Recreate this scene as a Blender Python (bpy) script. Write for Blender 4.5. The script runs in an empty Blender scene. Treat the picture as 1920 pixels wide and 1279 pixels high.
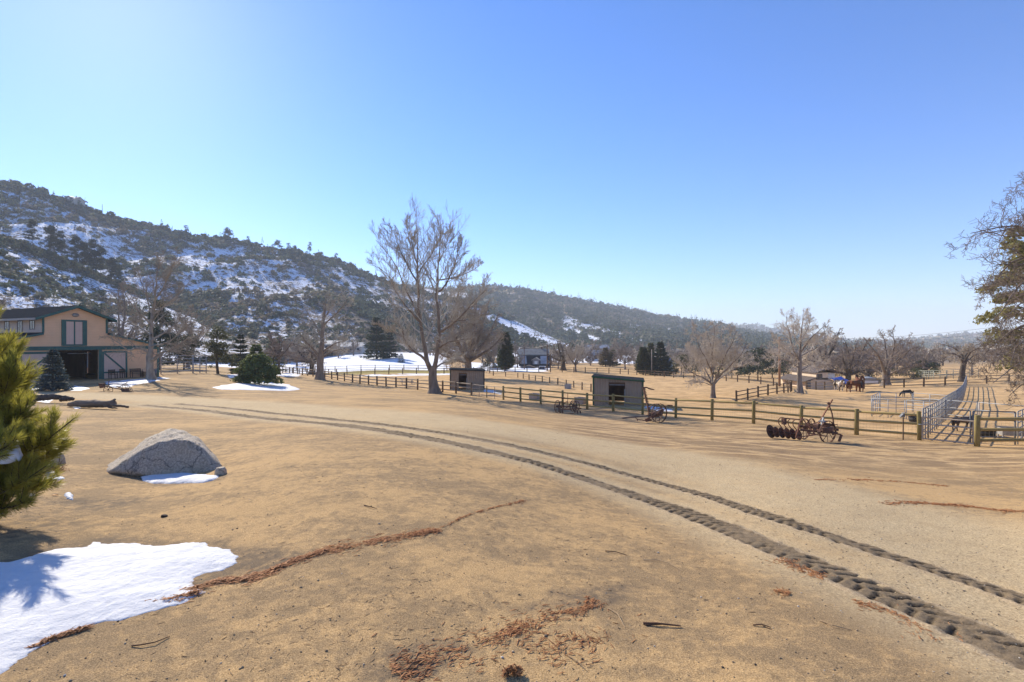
import bpy, bmesh, math, random
import numpy as np
from mathutils import Vector, Matrix

# ---------------------------------------------------------------- camera, sky, sun, exposure
SC = bpy.context.scene
COL = SC.collection
F = 1000.0                      # focal length in photograph pixels (1920 wide)
CAMZ = 2.3
cam_d = bpy.data.cameras.new("camera")
cam = bpy.data.objects.new("camera", cam_d)
COL.objects.link(cam)
cam_d.sensor_width = 36.0
cam_d.lens = 36.0 * F / 1920.0
cam_d.clip_start = 0.05
cam_d.clip_end = 20000
cam.location = (0, 0, CAMZ)
cam.rotation_euler = (math.radians(90), 0, 0)
SC.camera = cam

SUN_AZ, SUN_EL = math.radians(-37.5), math.radians(30.0)   # azimuth from +Y, negative to the left
SUN_DIR = Vector((math.sin(SUN_AZ) * math.cos(SUN_EL), math.cos(SUN_AZ) * math.cos(SUN_EL), math.sin(SUN_EL)))
world = bpy.data.worlds.new("World")
SC.world = world
world.use_nodes = True
wn = world.node_tree
sky = wn.nodes.new("ShaderNodeTexSky")
sky.sky_type = 'NISHITA'
sky.sun_disc = False
sky.sun_elevation = SUN_EL
sky.sun_rotation = SUN_AZ
sky.altitude = 1200
sky.air_density = 1.0
sky.dust_density = 0.3
sky.ozone_density = 3.0
bgn = wn.nodes["Background"]
hsv = wn.nodes.new("ShaderNodeHueSaturation")       # deep dry-air blue
hsv.inputs["Saturation"].default_value = 1.22
hsv.inputs["Hue"].default_value = 0.5
wn.links.new(sky.outputs[0], hsv.inputs["Color"])
tint = wn.nodes.new("ShaderNodeMix"); tint.data_type = 'RGBA'; tint.blend_type = 'MULTIPLY'
tint.inputs[0].default_value = 1.0; tint.inputs[7].default_value = (0.77, 0.81, 1.02, 1)
wn.links.new(hsv.outputs[0], tint.inputs[6])
wn.links.new(tint.outputs[2], bgn.inputs[0])
bgn.inputs[1].default_value = 0.135
sun_d = bpy.data.lights.new("sun", 'SUN')
sun_d.energy = 5.0
sun_d.angle = math.radians(0.55)
sun_d.color = (1.0, 0.90, 0.73)
sun = bpy.data.objects.new("sun", sun_d)
COL.objects.link(sun)
sun.rotation_euler = SUN_DIR.to_track_quat('Z', 'Y').to_euler()
SC.view_settings.view_transform = 'Standard'
SC.view_settings.look = 'None'
SC.view_settings.gamma = 1.0
SC.view_settings.use_curve_mapping = False
SC.view_settings.exposure = 0.75
SC.cycles.max_bounces = 6
SC.cycles.diffuse_bounces = 3
SC.cycles.transparent_max_bounces = 8
SC.cycles.volume_bounces = 1
SC.cycles.use_denoising = True

random.seed(7)
RNG = np.random.default_rng(11)

# ---------------------------------------------------------------- noise
def _hash(ix, iy, seed):
    h = (ix.astype(np.int64) * 374761393 + iy.astype(np.int64) * 668265263 + seed * 1442695041) & 0xFFFFFFFF
    h = ((h ^ (h >> 13)) * 1274126177) & 0xFFFFFFFF
    h = (h ^ (h >> 16)) & 0xFFFFFFFF
    return h.astype(np.float64) / 4294967295.0
def vnoise(x, y, seed=0):
    x = np.asarray(x, float); y = np.asarray(y, float)
    xi = np.floor(x); yi = np.floor(y)
    fx = x - xi; fy = y - yi
    fx = fx * fx * fx * (fx * (fx * 6 - 15) + 10); fy = fy * fy * fy * (fy * (fy * 6 - 15) + 10)
    a = _hash(xi, yi, seed); b = _hash(xi + 1, yi, seed); c = _hash(xi, yi + 1, seed); d = _hash(xi + 1, yi + 1, seed)
    return (a + (b - a) * fx) * (1 - fy) + (c + (d - c) * fx) * fy
def fbm(x, y, seed=0, octv=4, gain=0.5):
    x = np.asarray(x, float); y = np.asarray(y, float)
    s = 0; a = 1; t = 0
    for k in range(octv):
        c, n = math.cos(0.6 * k), math.sin(0.6 * k)
        s = s + a * (vnoise((x * c - y * n) * 2 ** k, (x * n + y * c) * 2 ** k, seed + 17 * k) * 2 - 1); t += a; a *= gain
    return s / t
def sstep(a, b, x):
    t = np.clip((np.asarray(x, float) - a) / (b - a), 0, 1)
    return t * t * (3 - 2 * t)

# ---------------------------------------------------------------- terrain height
# surveyed ground points: bearing (photo column), dip (photo row) and forward distance in metres
CTRL = [
 (1832,837,24.0),(1724,824,25.9),(1606,811,28.8),(1502,800,31.2),(1413,791,33.4),(1335,783,36.5),(1267,777,39.5),(1150,769,42),(1101,764,45),
 (1014,755,49.5),(944,747,54),(884,740,58),(830,734.5,62),(783,730,67),(724,725,73),(691,721,79),(622,711,91),(543,700,111),
 (298,705,60),(150,714,53),(20,722,47),(285,712,54),(385,700,68),(483,722,63),(405,701,76),(600,712,88),(815,738,60),
 (960,1279,3.55),(960,1000,6.7),(960,850,12.5),(900,800,18),(900,770,28),(480,1000,6.35),(480,1279,3.5),(480,880,9.8),
 (1500,950,9.5),(1900,1000,8.4),(1500,1279,3.65),(1900,1279,3.75),(1900,1100,5.9),(1900,900,15.2),(1400,850,18),(1150,800,27),(1250,900,12.2),
 (300,893,10.6),(200,768,25),(60,757,26),(100,733,40),(20,1100,5.0),(0,970,7.2),(480,800,17.5),(600,760,28),(450,745,35),(700,740,44),(500,735,52),(-100,800,16),(-100,735,38),
 (1520,826,24.4),(1230,792,33.5),(1065,776,38.5),
 (875,731,63.5),(1160,758,46.5),(1337,746,55),(1500,738,62),(1600,740,63),(1700,746,57),(1810,804,30),(1900,820,27),(1620,729,68),(1695,727,70),(1772,724,72),
 (1775,709,95),(1660,722,80),(1805,716,82),(1920,715,80),(1830,770,40),(1750,760,46),
 (1000,696,130),(1240,706,112),(1380,755,50),(1475,738,58),(970,708,100),(1090,731,67),(1380,716,90),(1440,722,84),
 (700,704,106),(850,702,106),(560,702,118),(700,684,140),(700,664,195),(850,690,140),(560,682,160),
 (1300,682,240),(1600,690,170),(1545,731,92),(1600,730,95),(1640,727,92),(1560,734,85),(1000,680,190),(1150,682,190),(1150,672,260),(1700,668,420),(1500,668,420),(1850,668,420),(1900,690,130),
 (1700,652,1500),(1200,652,1200),(1920,651,1500),(600,660,300),(300,672,150),(100,675,140),(450,676,160),(-200,690,120),(2100,700,110),(2100,860,18),(2100,1000,8),
 (960,648,3500),(0,655,1000),(1900,649,3500),
]
_c = np.array(CTRL, float)
_cx = (_c[:, 0] - 960) / F * _c[:, 2]; _cy = _c[:, 2]; _cz = CAMZ - (_c[:, 1] - 639.5) / F * _c[:, 2]
_extra = [(-1.5, 0.3, 0.02), (1.5, 0.3, -0.02), (0, 0.3, 0.0), (-0.6, 1.2, 0.03), (0.9, 1.2, 0.0)]
_cx = np.concatenate([_cx, [e[0] for e in _extra]]); _cy = np.concatenate([_cy, [e[1] for e in _extra]]); _cz = np.concatenate([_cz, [e[2] for e in _extra]])
def _uv(x, y):
    return np.arctan2(x, y) * 2.2, np.log(np.hypot(x, y) + 1.0)
_u, _v = _uv(_cx, _cy)
def _tps(r2):
    return 0.5 * r2 * np.log(r2 + 1e-12)
_n = len(_u)
_K = _tps((_u[:, None] - _u[None]) ** 2 + (_v[:, None] - _v[None]) ** 2) + np.eye(_n) * 2e-3
_P = np.stack([np.ones(_n), _u, _v], 1)
_A = np.zeros((_n + 3, _n + 3)); _A[:_n, :_n] = _K; _A[:_n, _n:] = _P; _A[_n:, :_n] = _P.T
_w = np.linalg.solve(_A, np.concatenate([_cz, [0, 0, 0]]))
NT, NR = 260, 420
_T = np.linspace(math.radians(-60), math.radians(60), NT) * 2.2
_R = np.linspace(0.0, math.log(7001), NR)
_LUT = np.zeros((NT, NR))
for _i in range(NT):
    _LUT[_i] = _tps((_T[_i] - _u[None]) ** 2 + (_R[:, None] - _v[None]) ** 2) @ _w[:_n] + _w[_n] + _w[_n + 1] * _T[_i] + _w[_n + 2] * _R
_LUT = np.where(_R[None] > math.log(2500), np.minimum(_LUT, _LUT[:, [int(math.log(2500) / _R[-1] * NR)]]), _LUT)
def _lut(th, lr):
    a = np.clip((th - _T[0]) / (_T[-1] - _T[0]) * (NT - 1), 0, NT - 1.001); b = np.clip(lr / _R[-1] * (NR - 1), 0, NR - 1.001)
    i = a.astype(int); j = b.astype(int); fa = a - i; fb = b - j
    return (_LUT[i, j] * (1 - fa) + _LUT[i + 1, j] * fa) * (1 - fb) + (_LUT[i, j + 1] * (1 - fa) + _LUT[i + 1, j + 1] * fa) * fb
def H(x, y):
    """smooth ground height in metres"""
    x = np.asarray(x, float); y = np.asarray(y, float)
    th = np.arctan2(x, y); lr = np.log(np.hypot(x, y) + 1.0)
    z = _lut(np.clip(th, -1.02, 1.02) * 2.2, lr)
    w = sstep(1.02, 2.4, np.abs(th))
    side = 0.5 * (_lut(np.full_like(th, 2.2), lr) + _lut(np.full_like(th, -2.2), lr))
    return z * (1 - w) + side * w
def Hr(x, y):
    """ground height with the small unevenness of the dirt"""
    x = np.asarray(x, float); y = np.asarray(y, float)
    r = np.hypot(x, y)
    z = H(x, y)
    z = z + 0.03 * fbm(x * 0.3, y * 0.3, 3, 3) * sstep(1, 6, r)
    z = z + 0.006 * fbm(x * 1.9, y * 1.9, 5, 3) + 0.006 * fbm(x * 7, y * 7, 9, 3) * (1 - sstep(14, 30, r))
    z = z + 0.35 * fbm(x * 0.03, y * 0.03, 13, 3) * sstep(130, 260, r)
    return z
def h(x, y):
    return float(Hr(np.array([x], float), np.array([y], float))[0])
def at(px, Y):
    """ground point on bearing px (photo column) at forward distance Y"""
    x = (px - 960) / F * Y
    return Vector((x, Y, h(x, Y)))
def P3(px, py, Y):
    return Vector(((px - 960) / F * Y, Y, CAMZ - (py - 639.5) / F * Y))
def hit(px, py):
    """where the sight line through a photo point meets the ground"""
    Y = np.exp(np.linspace(math.log(1.5), math.log(900), 2600))
    x = (px - 960) / F * Y
    d = CAMZ - (py - 639.5) / F * Y - H(x, Y)
    k = np.argmax(d < 0)
    if d[k] >= 0: k = len(Y) - 1
    y0, y1 = Y[k - 1], Y[k]
    t = d[k - 1] / (d[k - 1] - d[k] + 1e-9)
    yy = y0 + (y1 - y0) * t
    return at(px, yy)

# ---------------------------------------------------------------- object helpers
def tag(o, label=None, cat=None, group=None, kind=None):
    if label: o["label"] = label
    if cat: o["category"] = cat
    if group: o["group"] = group
    if kind: o["kind"] = kind
    return o
def thing(name, label, cat, loc=(0, 0, 0), rz=0.0, group=None):
    o = bpy.data.objects.new(name, None)
    o.empty_display_size = 0.3
    COL.objects.link(o)
    o.location = loc; o.rotation_euler = (0, 0, rz)
    return tag(o, label, cat, group)
def link(name, me, parent=None, loc=None, rot=None, scale=None):
    o = bpy.data.objects.new(name, me)
    COL.objects.link(o)
    if parent is not None: o.parent = parent
    if loc is not None: o.location = loc
    if rot is not None: o.rotation_euler = rot
    if scale is not None: o.scale = scale
    return o
def np_mesh(name, V, Fc, mat=None, smooth=False, k=None):
    """mesh from numpy arrays; Fc is (n,3) or (n,4)"""
    me = bpy.data.meshes.new(name)
    V = np.asarray(V, np.float32); Fc = np.asarray(Fc, np.int32)
    me.vertices.add(len(V)); me.vertices.foreach_set("co", V.ravel())
    m, s = Fc.shape
    me.loops.add(m * s); me.loops.foreach_set("vertex_index", Fc.ravel())
    me.polygons.add(m); me.polygons.foreach_set("loop_start", np.arange(m, dtype=np.int32) * s)
    try: me.polygons.foreach_set("loop_total", np.full(m, s, np.int32))
    except Exception: pass
    me.update(calc_edges=True)
    if smooth: me.polygons.foreach_set("use_smooth", np.ones(m, bool))
    if mat: me.materials.append(mat)
    return me
def attr(me, name, arr):
    a = me.attributes.new(name, 'FLOAT', 'POINT')
    a.data.foreach_set("value", np.asarray(arr, np.float32).ravel())
def dup(root, loc, rz=None, label=None, group=None, sc=None):
    r = root.copy(); COL.objects.link(r); r.location = loc
    if rz is not None: r.rotation_euler = (0, 0, rz)
    if sc is not None: r.scale = (sc, sc, sc) if not isinstance(sc, tuple) else sc
    if label: r["label"] = label
    if group: r["group"] = group
    for ch in list(root.children):
        c = ch.copy(); COL.objects.link(c); c.parent = r
        for g in list(ch.children):
            d = g.copy(); COL.objects.link(d); d.parent = c
    return r

class MB:
    """collects shapes into one mesh"""
    def __init__(s): s.v = []; s.f = []
    def add(s, V, Fc):
        b = len(s.v); s.v += [tuple(p) for p in V]; s.f += [tuple(i + b for i in q) for q in Fc]; return s
    def box(s, c, d, rz=0.0, M=None, bev=0.0):
        x, y, z = d[0] / 2, d[1] / 2, d[2] / 2
        if bev > 0:
            V = []
            for sx in (-1, 1):
                for sy in (-1, 1):
                    for sz in (-1, 1):
                        V += [(sx * (x - bev), sy * (y - bev), sz * z), (sx * (x - bev), sy * y, sz * (z - bev)), (sx * x, sy * (y - bev), sz * (z - bev))]
            bm = bmesh.new()
            for p in V: bm.verts.new(p)
            r = bmesh.ops.convex_hull(bm, input=list(bm.verts))
            bm.verts.index_update()
            Fc = [[v.index for v in f.verts] for f in bm.faces]; V = [tuple(v.co) for v in bm.verts]; bm.free()
        else:
            V = [(-x, -y, -z), (x, -y, -z), (x, y, -z), (-x, y, -z), (-x, -y, z), (x, -y, z), (x, y, z), (-x, y, z)]
            Fc = [(3, 2, 1, 0), (4, 5, 6, 7), (0, 1, 5, 4), (1, 2, 6, 5), (2, 3, 7, 6), (3, 0, 4, 7)]
        T = Matrix.Translation(c) @ (M.to_4x4() if M is not None else Matrix.Rotation(rz, 4, 'Z'))
        return s.add([T @ Vector(p) for p in V], Fc)
    def bar(s, a, b, w, t=None, up=(0, 0, 1)):
        """square bar from a to b"""
        a = Vector(a); b = Vector(b); t = t or w
        d = (b - a); L = d.length; d.normalize()
        u = Vector(up)
        if abs(d.dot(u)) > 0.98: u = Vector((1, 0, 0))
        x = d.cross(u).normalized(); y = x.cross(d)
        M = Matrix((x, d, y)).transposed()
        return s.box((a + b) / 2, (w, L, t), M=M)
    def tube(s, pts, r, n=8, cap=True):
        pts = [Vector(p) for p in pts]
        rs = r if isinstance(r, (list, tuple)) else [r] * len(pts)
        V = []; Fc = []
        prev = None
        for i, p in enumerate(pts):
            d = (pts[min(i + 1, len(pts) - 1)] - pts[max(i - 1, 0)]).normalized()
            ref = prev if prev is not None else (Vector((0, 0, 1)) if abs(d.z) < 0.9 else Vector((1, 0, 0)))
            x = d.cross(ref).normalized() if d.cross(ref).length > 1e-6 else Vector((1, 0, 0)); y = x.cross(d).normalized(); prev = y
            for k in range(n):
                a = 2 * math.pi * k / n
                V.append(p + (x * math.cos(a) + y * math.sin(a)) * rs[i])
        for i in range(len(pts) - 1):
            for k in range(n):
                k2 = (k + 1) % n
                Fc.append((i * n + k, i * n + k2, (i + 1) * n + k2, (i + 1) * n + k))
        if cap:
            Fc.append(tuple(range(n))[::-1]); Fc.append(tuple((len(pts) - 1) * n + k for k in range(n)))
        return s.add(V, Fc)
    def ring(s, c, R, w, t, axis=(1, 0, 0), n=24):
        """flat iron rim: radius R, width w along axis, thickness t"""
        ax = Vector(axis).normalized(); ref = Vector((0, 0, 1)) if abs(ax.z) < 0.9 else Vector((1, 0, 0))
        x = ax.cross(ref).normalized(); y = ax.cross(x); c = Vector(c)
        V = []; Fc = []
        for k in range(n):
            a = 2 * math.pi * k / n; e = x * math.cos(a) + y * math.sin(a)
            for rr, ww in ((R, -w / 2), (R, w / 2), (R - t, w / 2), (R - t, -w / 2)): V.append(c + e * rr + ax * ww)
        for k in range(n):
            k2 = (k + 1) % n
            for j in range(4):
                j2 = (j + 1) % 4
                Fc.append((k * 4 + j, k2 * 4 + j, k2 * 4 + j2, k * 4 + j2))
        return s.add(V, Fc)
    def poly(s, pts, d):
        """extrude a planar polygon by vector d"""
        n = len(pts); d = Vector(d); V = [Vector(p) for p in pts] + [Vector(p) + d for p in pts]
        Fc = [tuple(range(n))[::-1], tuple(range(n, 2 * n))] + [(i, (i + 1) % n, n + (i + 1) % n, n + i) for i in range(n)]
        return s.add(V, Fc)
    def lathe(s, prof, c=(0, 0, 0), n=16, M=None):
        V = []; Fc = []; c = Vector(c); m = len(prof)
        for k in range(n):
            a = 2 * math.pi * k / n
            for r, z in prof:
                p = Vector((r * math.cos(a), r * math.sin(a), z)); V.append(c + (M @ p if M is not None else p))
        for k in range(n):
            k2 = (k + 1) % n
            for j in range(m - 1): Fc.append((k * m + j, k2 * m + j, k2 * m + j + 1, k * m + j + 1))
        return s.add(V, Fc)
    def mesh(s, name, mat, smooth=False):
        me = bpy.data.meshes.new(name); me.from_pydata(s.v, [], s.f)
        bm = bmesh.new(); bm.from_mesh(me); bmesh.ops.recalc_face_normals(bm, faces=bm.faces); bm.to_mesh(me); bm.free()
        me.materials.append(mat)
        if smooth:
            me.polygons.foreach_set("use_smooth", [True] * len(me.polygons))
        return me
    def build(s, name, mat, parent=None, smooth=False, loc=None, rot=None):
        return link(name, s.mesh(name, mat, smooth), parent, loc, rot)

# ---------------------------------------------------------------- materials
MATS = {}
def nmat(name):
    m = bpy.data.materials.new(name); m.use_nodes = True
    nt = m.node_tree
    b = nt.nodes["Principled BSDF"]
    b.inputs["Specular IOR Level"].default_value = 0.25
    return m, nt, b
def node(nt, t, **kw):
    n = nt.nodes.new(t)
    for k, v in kw.items():
        if k.startswith("i_"):
            n.inputs[k[2:].replace("_", " ")].default_value = v
        else: setattr(n, k, v)
    return n
def ramp(nt, src, stops):
    r = nt.nodes.new("ShaderNodeValToRGB")
    while len(r.color_ramp.elements) < len(stops): r.color_ramp.elements.new(0.5)
    for e, (p, c) in zip(r.color_ramp.elements, stops):
        e.position = p; e.color = (*c, 1) if len(c) == 3 else c
    nt.links.new(src, r.inputs[0]); return r
def mix(nt, fac, a, b, blend='MIX'):
    m = nt.nodes.new("ShaderNodeMix"); m.data_type = 'RGBA'; m.blend_type = blend
    for sock, v in ((m.inputs[0], fac), (m.inputs[6], a), (m.inputs[7], b)):
        if hasattr(v, "is_linked"): nt.links.new(v, sock)
        elif isinstance(v, (int, float)): sock.default_value = v
        else: sock.default_value = (*v, 1)
    return m.outputs[2]
def fmath(nt, op, a, b=None, clamp=False):
    m = nt.nodes.new("ShaderNodeMath"); m.operation = op; m.use_clamp = clamp
    for i, v in enumerate((a, b)):
        if v is None: continue
        if hasattr(v, "is_linked"): nt.links.new(v, m.inputs[i])
        else: m.inputs[i].default_value = v
    return m.outputs[0]
def noise_n(nt, co, scale, detail=4, rough=0.55, dist=0.0):
    n = node(nt, "ShaderNodeTexNoise"); n.inputs["Scale"].default_value = scale; n.inputs["Detail"].default_value = detail
    n.inputs["Roughness"].default_value = rough; n.inputs["Distortion"].default_value = dist
    if co is not None: nt.links.new(co, n.inputs["Vector"])
    return n.outputs[0]
def coords(nt, kind="Object", scale=None):
    t = nt.nodes.new("ShaderNodeTexCoord")
    if scale is None: return t.outputs[kind]
    mp = nt.nodes.new("ShaderNodeMapping"); mp.inputs["Scale"].default_value = scale
    nt.links.new(t.outputs[kind], mp.inputs[0]); return mp.outputs[0]
def bump(nt, b, height, strength, dist=0.02):
    n = nt.nodes.new("ShaderNodeBump"); n.inputs["Strength"].default_value = strength; n.inputs["Distance"].default_value = dist
    nt.links.new(height, n.inputs["Height"]); nt.links.new(n.outputs[0], b.inputs["Normal"]); return n
def simple(name, c1, c2=None, scale=6.0, rough=0.8, metal=0.0, bmp=0.0, bscale=40, stretch=None, spec=None, dist=0.01, detail=5):
    """a colour that drifts between two tones, with optional grain"""
    if name in MATS: return MATS[name]
    m, nt, b = nmat(name)
    c2 = c2 or tuple(x * 0.75 for x in c1)
    co = coords(nt, "Object", stretch) if stretch else coords(nt)
    oi = nt.nodes.new("ShaderNodeObjectInfo")
    f = ramp(nt, noise_n(nt, co, scale, detail), [(0.35, (0, 0, 0)), (0.65, (1, 1, 1))]).outputs[0]
    c = mix(nt, f, c1, c2)
    hv = nt.nodes.new("ShaderNodeHueSaturation"); nt.links.new(c, hv.inputs["Color"])
    nt.links.new(fmath(nt, 'ADD', fmath(nt, 'MULTIPLY', oi.outputs["Random"], 0.22), 0.89), hv.inputs["Value"])
    nt.links.new(hv.outputs[0], b.inputs["Base Color"])
    b.inputs["Roughness"].default_value = rough; b.inputs["Metallic"].default_value = metal
    if spec is not None: b.inputs["Specular IOR Level"].default_value = spec
    if bmp > 0: bump(nt, b, noise_n(nt, co, bscale, 4), bmp, dist)
    MATS[name] = m
    return m
def leafy(name, c1, c2, trans=0.35, scale=1.5, tcol=None, rough=0.7):
    """foliage: diffuse plus light coming through"""
    if name in MATS: return MATS[name]
    m, nt, b = nmat(name)
    geo = nt.nodes.new("ShaderNodeNewGeometry")
    co = coords(nt)
    f = fmath(nt, 'ADD', fmath(nt, 'MULTIPLY', noise_n(nt, co, scale, 3), 0.7), fmath(nt, 'MULTIPLY', geo.outputs["Random Per Island"], 0.55))
    r = ramp(nt, f, [(0.3, c1), (0.85, c2)])
    nt.links.new(r.outputs[0], b.inputs["Base Color"]); b.inputs["Roughness"].default_value = rough
    tr = nt.nodes.new("ShaderNodeBsdfTranslucent")
    tc = mix(nt, 0.5, r.outputs[0], tcol or c2)
    nt.links.new(tc, tr.inputs[0])
    ms = nt.nodes.new("ShaderNodeMixShader"); ms.inputs[0].default_value = trans
    nt.links.new(b.outputs[0], ms.inputs[1]); nt.links.new(tr.outputs[0], ms.inputs[2])
    nt.links.new(ms.outputs[0], nt.nodes["Material Output"].inputs[0])
    MATS[name] = m
    return m
# ================================================================ ground
def poly_dist(x, y, pts):
    """distance to a polyline on the ground, and the signed side"""
    best = np.full(np.shape(x), 1e9)
    for (a, b) in zip(pts[:-1], pts[1:]):
        ax, ay, bx, by = a[0], a[1], b[0], b[1]
        dx, dy = bx - ax, by - ay; L = dx * dx + dy * dy + 1e-9
        t = np.clip(((x - ax) * dx + (y - ay) * dy) / L, 0, 1)
        best = np.minimum(best, np.hypot(x - ax - t * dx, y - ay - t * dy))
    return best
DRIVE = [hit(*p) for p in [(2100,1120),(1920,1060),(1700,985),(1500,925),(1300,870),(1160,842),(1000,812),(860,793),(700,778),(500,762),(300,748),(120,740),(-100,742)]]
LOW_TRACK = [(2330,1420),(2150,1335),(1990,1262),(1920,1228),(1853,1196),(1793,1172),(1735,1148),(1674,1124),(1615,1098),(1556,1074),(1496,1050),(1437,1027),(1358,991),(1259,951),(1160,919),(1105,900),(1055,883),(1005,867),(955,854),(917,846),(877,837),(815,825),(752,814),(690,804),(627,796),(565,790),(502,784),(440,777),(350,766),(250,758)]
UP_TRACK = [(2450,1300),(2200,1222),(1990,1148),(1920,1121),(1833,1093),(1754,1069),(1674,1044),(1595,1018),(1516,994),(1457,974),(1397,953),(1318,928),(1259,911),(1217,899),(1160,884),(1105,868),(1055,856),(1005,845),(955,834),(915,827),(880,821),(815,810),(752,801),(690,794),(627,786),(565,779),(502,773),(440,767),(375,760),(312,756)]
LOWP = [hit(*p) for p in LOW_TRACK]; UPP = [hit(*p) for p in UP_TRACK]

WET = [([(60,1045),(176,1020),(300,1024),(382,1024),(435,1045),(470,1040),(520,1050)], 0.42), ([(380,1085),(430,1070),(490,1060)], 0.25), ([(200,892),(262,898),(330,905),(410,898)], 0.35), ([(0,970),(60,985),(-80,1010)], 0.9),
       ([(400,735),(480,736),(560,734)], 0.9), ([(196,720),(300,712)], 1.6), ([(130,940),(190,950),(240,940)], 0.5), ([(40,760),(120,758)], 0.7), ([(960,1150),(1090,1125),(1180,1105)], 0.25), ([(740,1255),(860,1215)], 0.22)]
def make_ground():
    th = np.concatenate([np.linspace(-math.pi, math.radians(-50), 40)[:-1], np.linspace(math.radians(-50), math.radians(50), 610), np.linspace(math.radians(50), math.pi, 40)[1:-1]])
    r = np.concatenate([np.linspace(0.25, 2.2, 8), np.exp(np.linspace(math.log(2.3), math.log(130), 360)), np.exp(np.linspace(math.log(134), math.log(4000), 70))])
    TT, RR = np.meshgrid(th, r, indexing='ij')
    x = RR * np.sin(TT); y = RR * np.cos(TT)
    z = Hr(x, y)
    tk = np.minimum(poly_dist(x, y, LOWP), poly_dist(x, y, UPP))
    z = z - 0.05 * (1 - sstep(0.14, 0.27, tk)) * (y > 0)
    n = (len(th), len(r))
    idx = np.arange(n[0] * n[1]).reshape(n)
    nx = np.roll(idx, -1, 0)
    Fc = np.stack([idx[:, :-1], idx[:, 1:], nx[:, 1:], nx[:, :-1]], -1).reshape(-1, 4)
    V = np.stack([x, y, z], -1).reshape(-1, 3)
    c = len(V); V = np.vstack([V, [0, 0, h(0, 0.01)]])
    xf, yf = x.ravel(), y.ravel()
    # worn driveway, hoof-packed soil, paddock sand, snow cover, grass
    dr = poly_dist(xf, yf, DRIVE) + 0.55 * fbm(xf * 0.5, yf * 0.5, 21, 3)
    road = 1 - sstep(1.3, 3.4, dr)
    tr = np.minimum(poly_dist(xf, yf, LOWP), poly_dist(xf, yf, UPP))
    road = np.maximum(road, 0.85 * (1 - sstep(0.3, 1.2, tr)))
    px = xf / np.maximum(yf, 0.1) * F + 960; fr = yf > 0.5
    Y = yf
    # dark packed soil between the driveway and the fence
    dmp = sstep(950, 1120, px) * sstep(13, 19, Y) * (1 - road)
    side = (xf - 20.9) * 0.79 + (yf - 24.0) * 0.61           # signed distance from the post fence
    dmp *= 1 - sstep(-1.2, 0.6, side)
    dmp = np.where(fr, dmp, 0)
    field = sstep(-0.5, 1.5, side) * np.where(fr, 1, 0)
    near = 1 - sstep(9, 20, np.hypot(xf, yf))
    snow = np.zeros_like(xf)
    far = fr & (Y > 95)
    sn = sstep(118, 128, Y) * (1 - sstep(800, 880, px)) * sstep(520, 600, px)
    sn = np.maximum(sn, sstep(112, 125, Y) * (1 - sstep(560, 640, px)) * 0.62)
    sn = np.maximum(sn, sstep(124, 130, Y) * (1 - sstep(165, 185, Y)) * sstep(840, 900, px) * (1 - sstep(1010, 1060, px)) * 0.75)
    sn = np.maximum(sn, sstep(185, 200, Y) * (1 - sstep(330, 400, Y)) * sstep(880, 960, px) * (1 - sstep(1230, 1320, px)) * 0.62)
    sn = np.maximum(sn, sstep(100, 104, Y) * (1 - sstep(109, 113, Y)) * sstep(620, 700, px) * (1 - sstep(860, 900, px)) * 0.5)
    snow = np.where(far, sn, 0)
    grass = np.where(fr, sstep(109, 112, Y) * (1 - sstep(121, 131, Y)) * (1 - sstep(830, 900, px)) * sstep(560, 660, px), 0)
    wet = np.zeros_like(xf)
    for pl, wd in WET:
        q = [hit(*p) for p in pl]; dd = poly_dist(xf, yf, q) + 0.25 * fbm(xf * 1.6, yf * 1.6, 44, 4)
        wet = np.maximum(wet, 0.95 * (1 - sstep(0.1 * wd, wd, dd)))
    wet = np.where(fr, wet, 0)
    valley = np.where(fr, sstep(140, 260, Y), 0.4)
    me = np_mesh("ground", V, Fc, None, True)
    me2 = me
    for nm, a in (("road", road), ("packed", dmp), ("field", field), ("snow", snow), ("grass", grass), ("valley", valley), ("wet", wet)):
        attr(me2, nm, np.append(a, 0.0))
    bm = bmesh.new(); bm.from_mesh(me); bm.verts.ensure_lookup_table()
    cv = bm.verts[c]
    for i in range(n[0]):
        bm.faces.new((bm.verts[int(idx[i, 0])], bm.verts[int(nx[i, 0])], cv))
    bm.to_mesh(me); bm.free()
    # material
    m, nt, b = nmat("dirt")
    A = lambda s: node(nt, "ShaderNodeAttribute", attribute_name=s).outputs["Fac"]
    co = coords(nt)
    n_big = noise_n(nt, co, 0.35, 5, 0.6); n_mid = noise_n(nt, co, 1.7, 6, 0.62, 0.6); n_fine = noise_n(nt, co, 14, 5, 0.65); n_grain = noise_n(nt, co, 95, 3, 0.7)
    n_sp = noise_n(nt, co, 320, 2, 0.6)
    sand = mix(nt, ramp(nt, n_grain, [(0.36, (0, 0, 0)), (0.62, (1, 1, 1))]).outputs[0], (0.285, 0.180, 0.080), (0.63, 0.418, 0.200))
    crust = mix(nt, ramp(nt, n_grain, [(0.40, (0, 0, 0)), (0.66, (1, 1, 1))]).outputs[0], (0.19, 0.130, 0.070), (0.43, 0.295, 0.155))
    # streaks: water and wheels have combed the surface along the slope
    mp = nt.nodes.new("ShaderNodeMapping"); nt.links.new(co, mp.inputs[0]); mp.inputs["Rotation"].default_value = (0, 0, math.radians(28)); mp.inputs["Scale"].default_value = (0.5, 2.4, 1)
    st = noise_n(nt, mp.outputs[0], 0.75, 6, 0.62, 0.8)
    n_spot = noise_n(nt, co, 6.5, 6, 0.72, 0.5)
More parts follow.
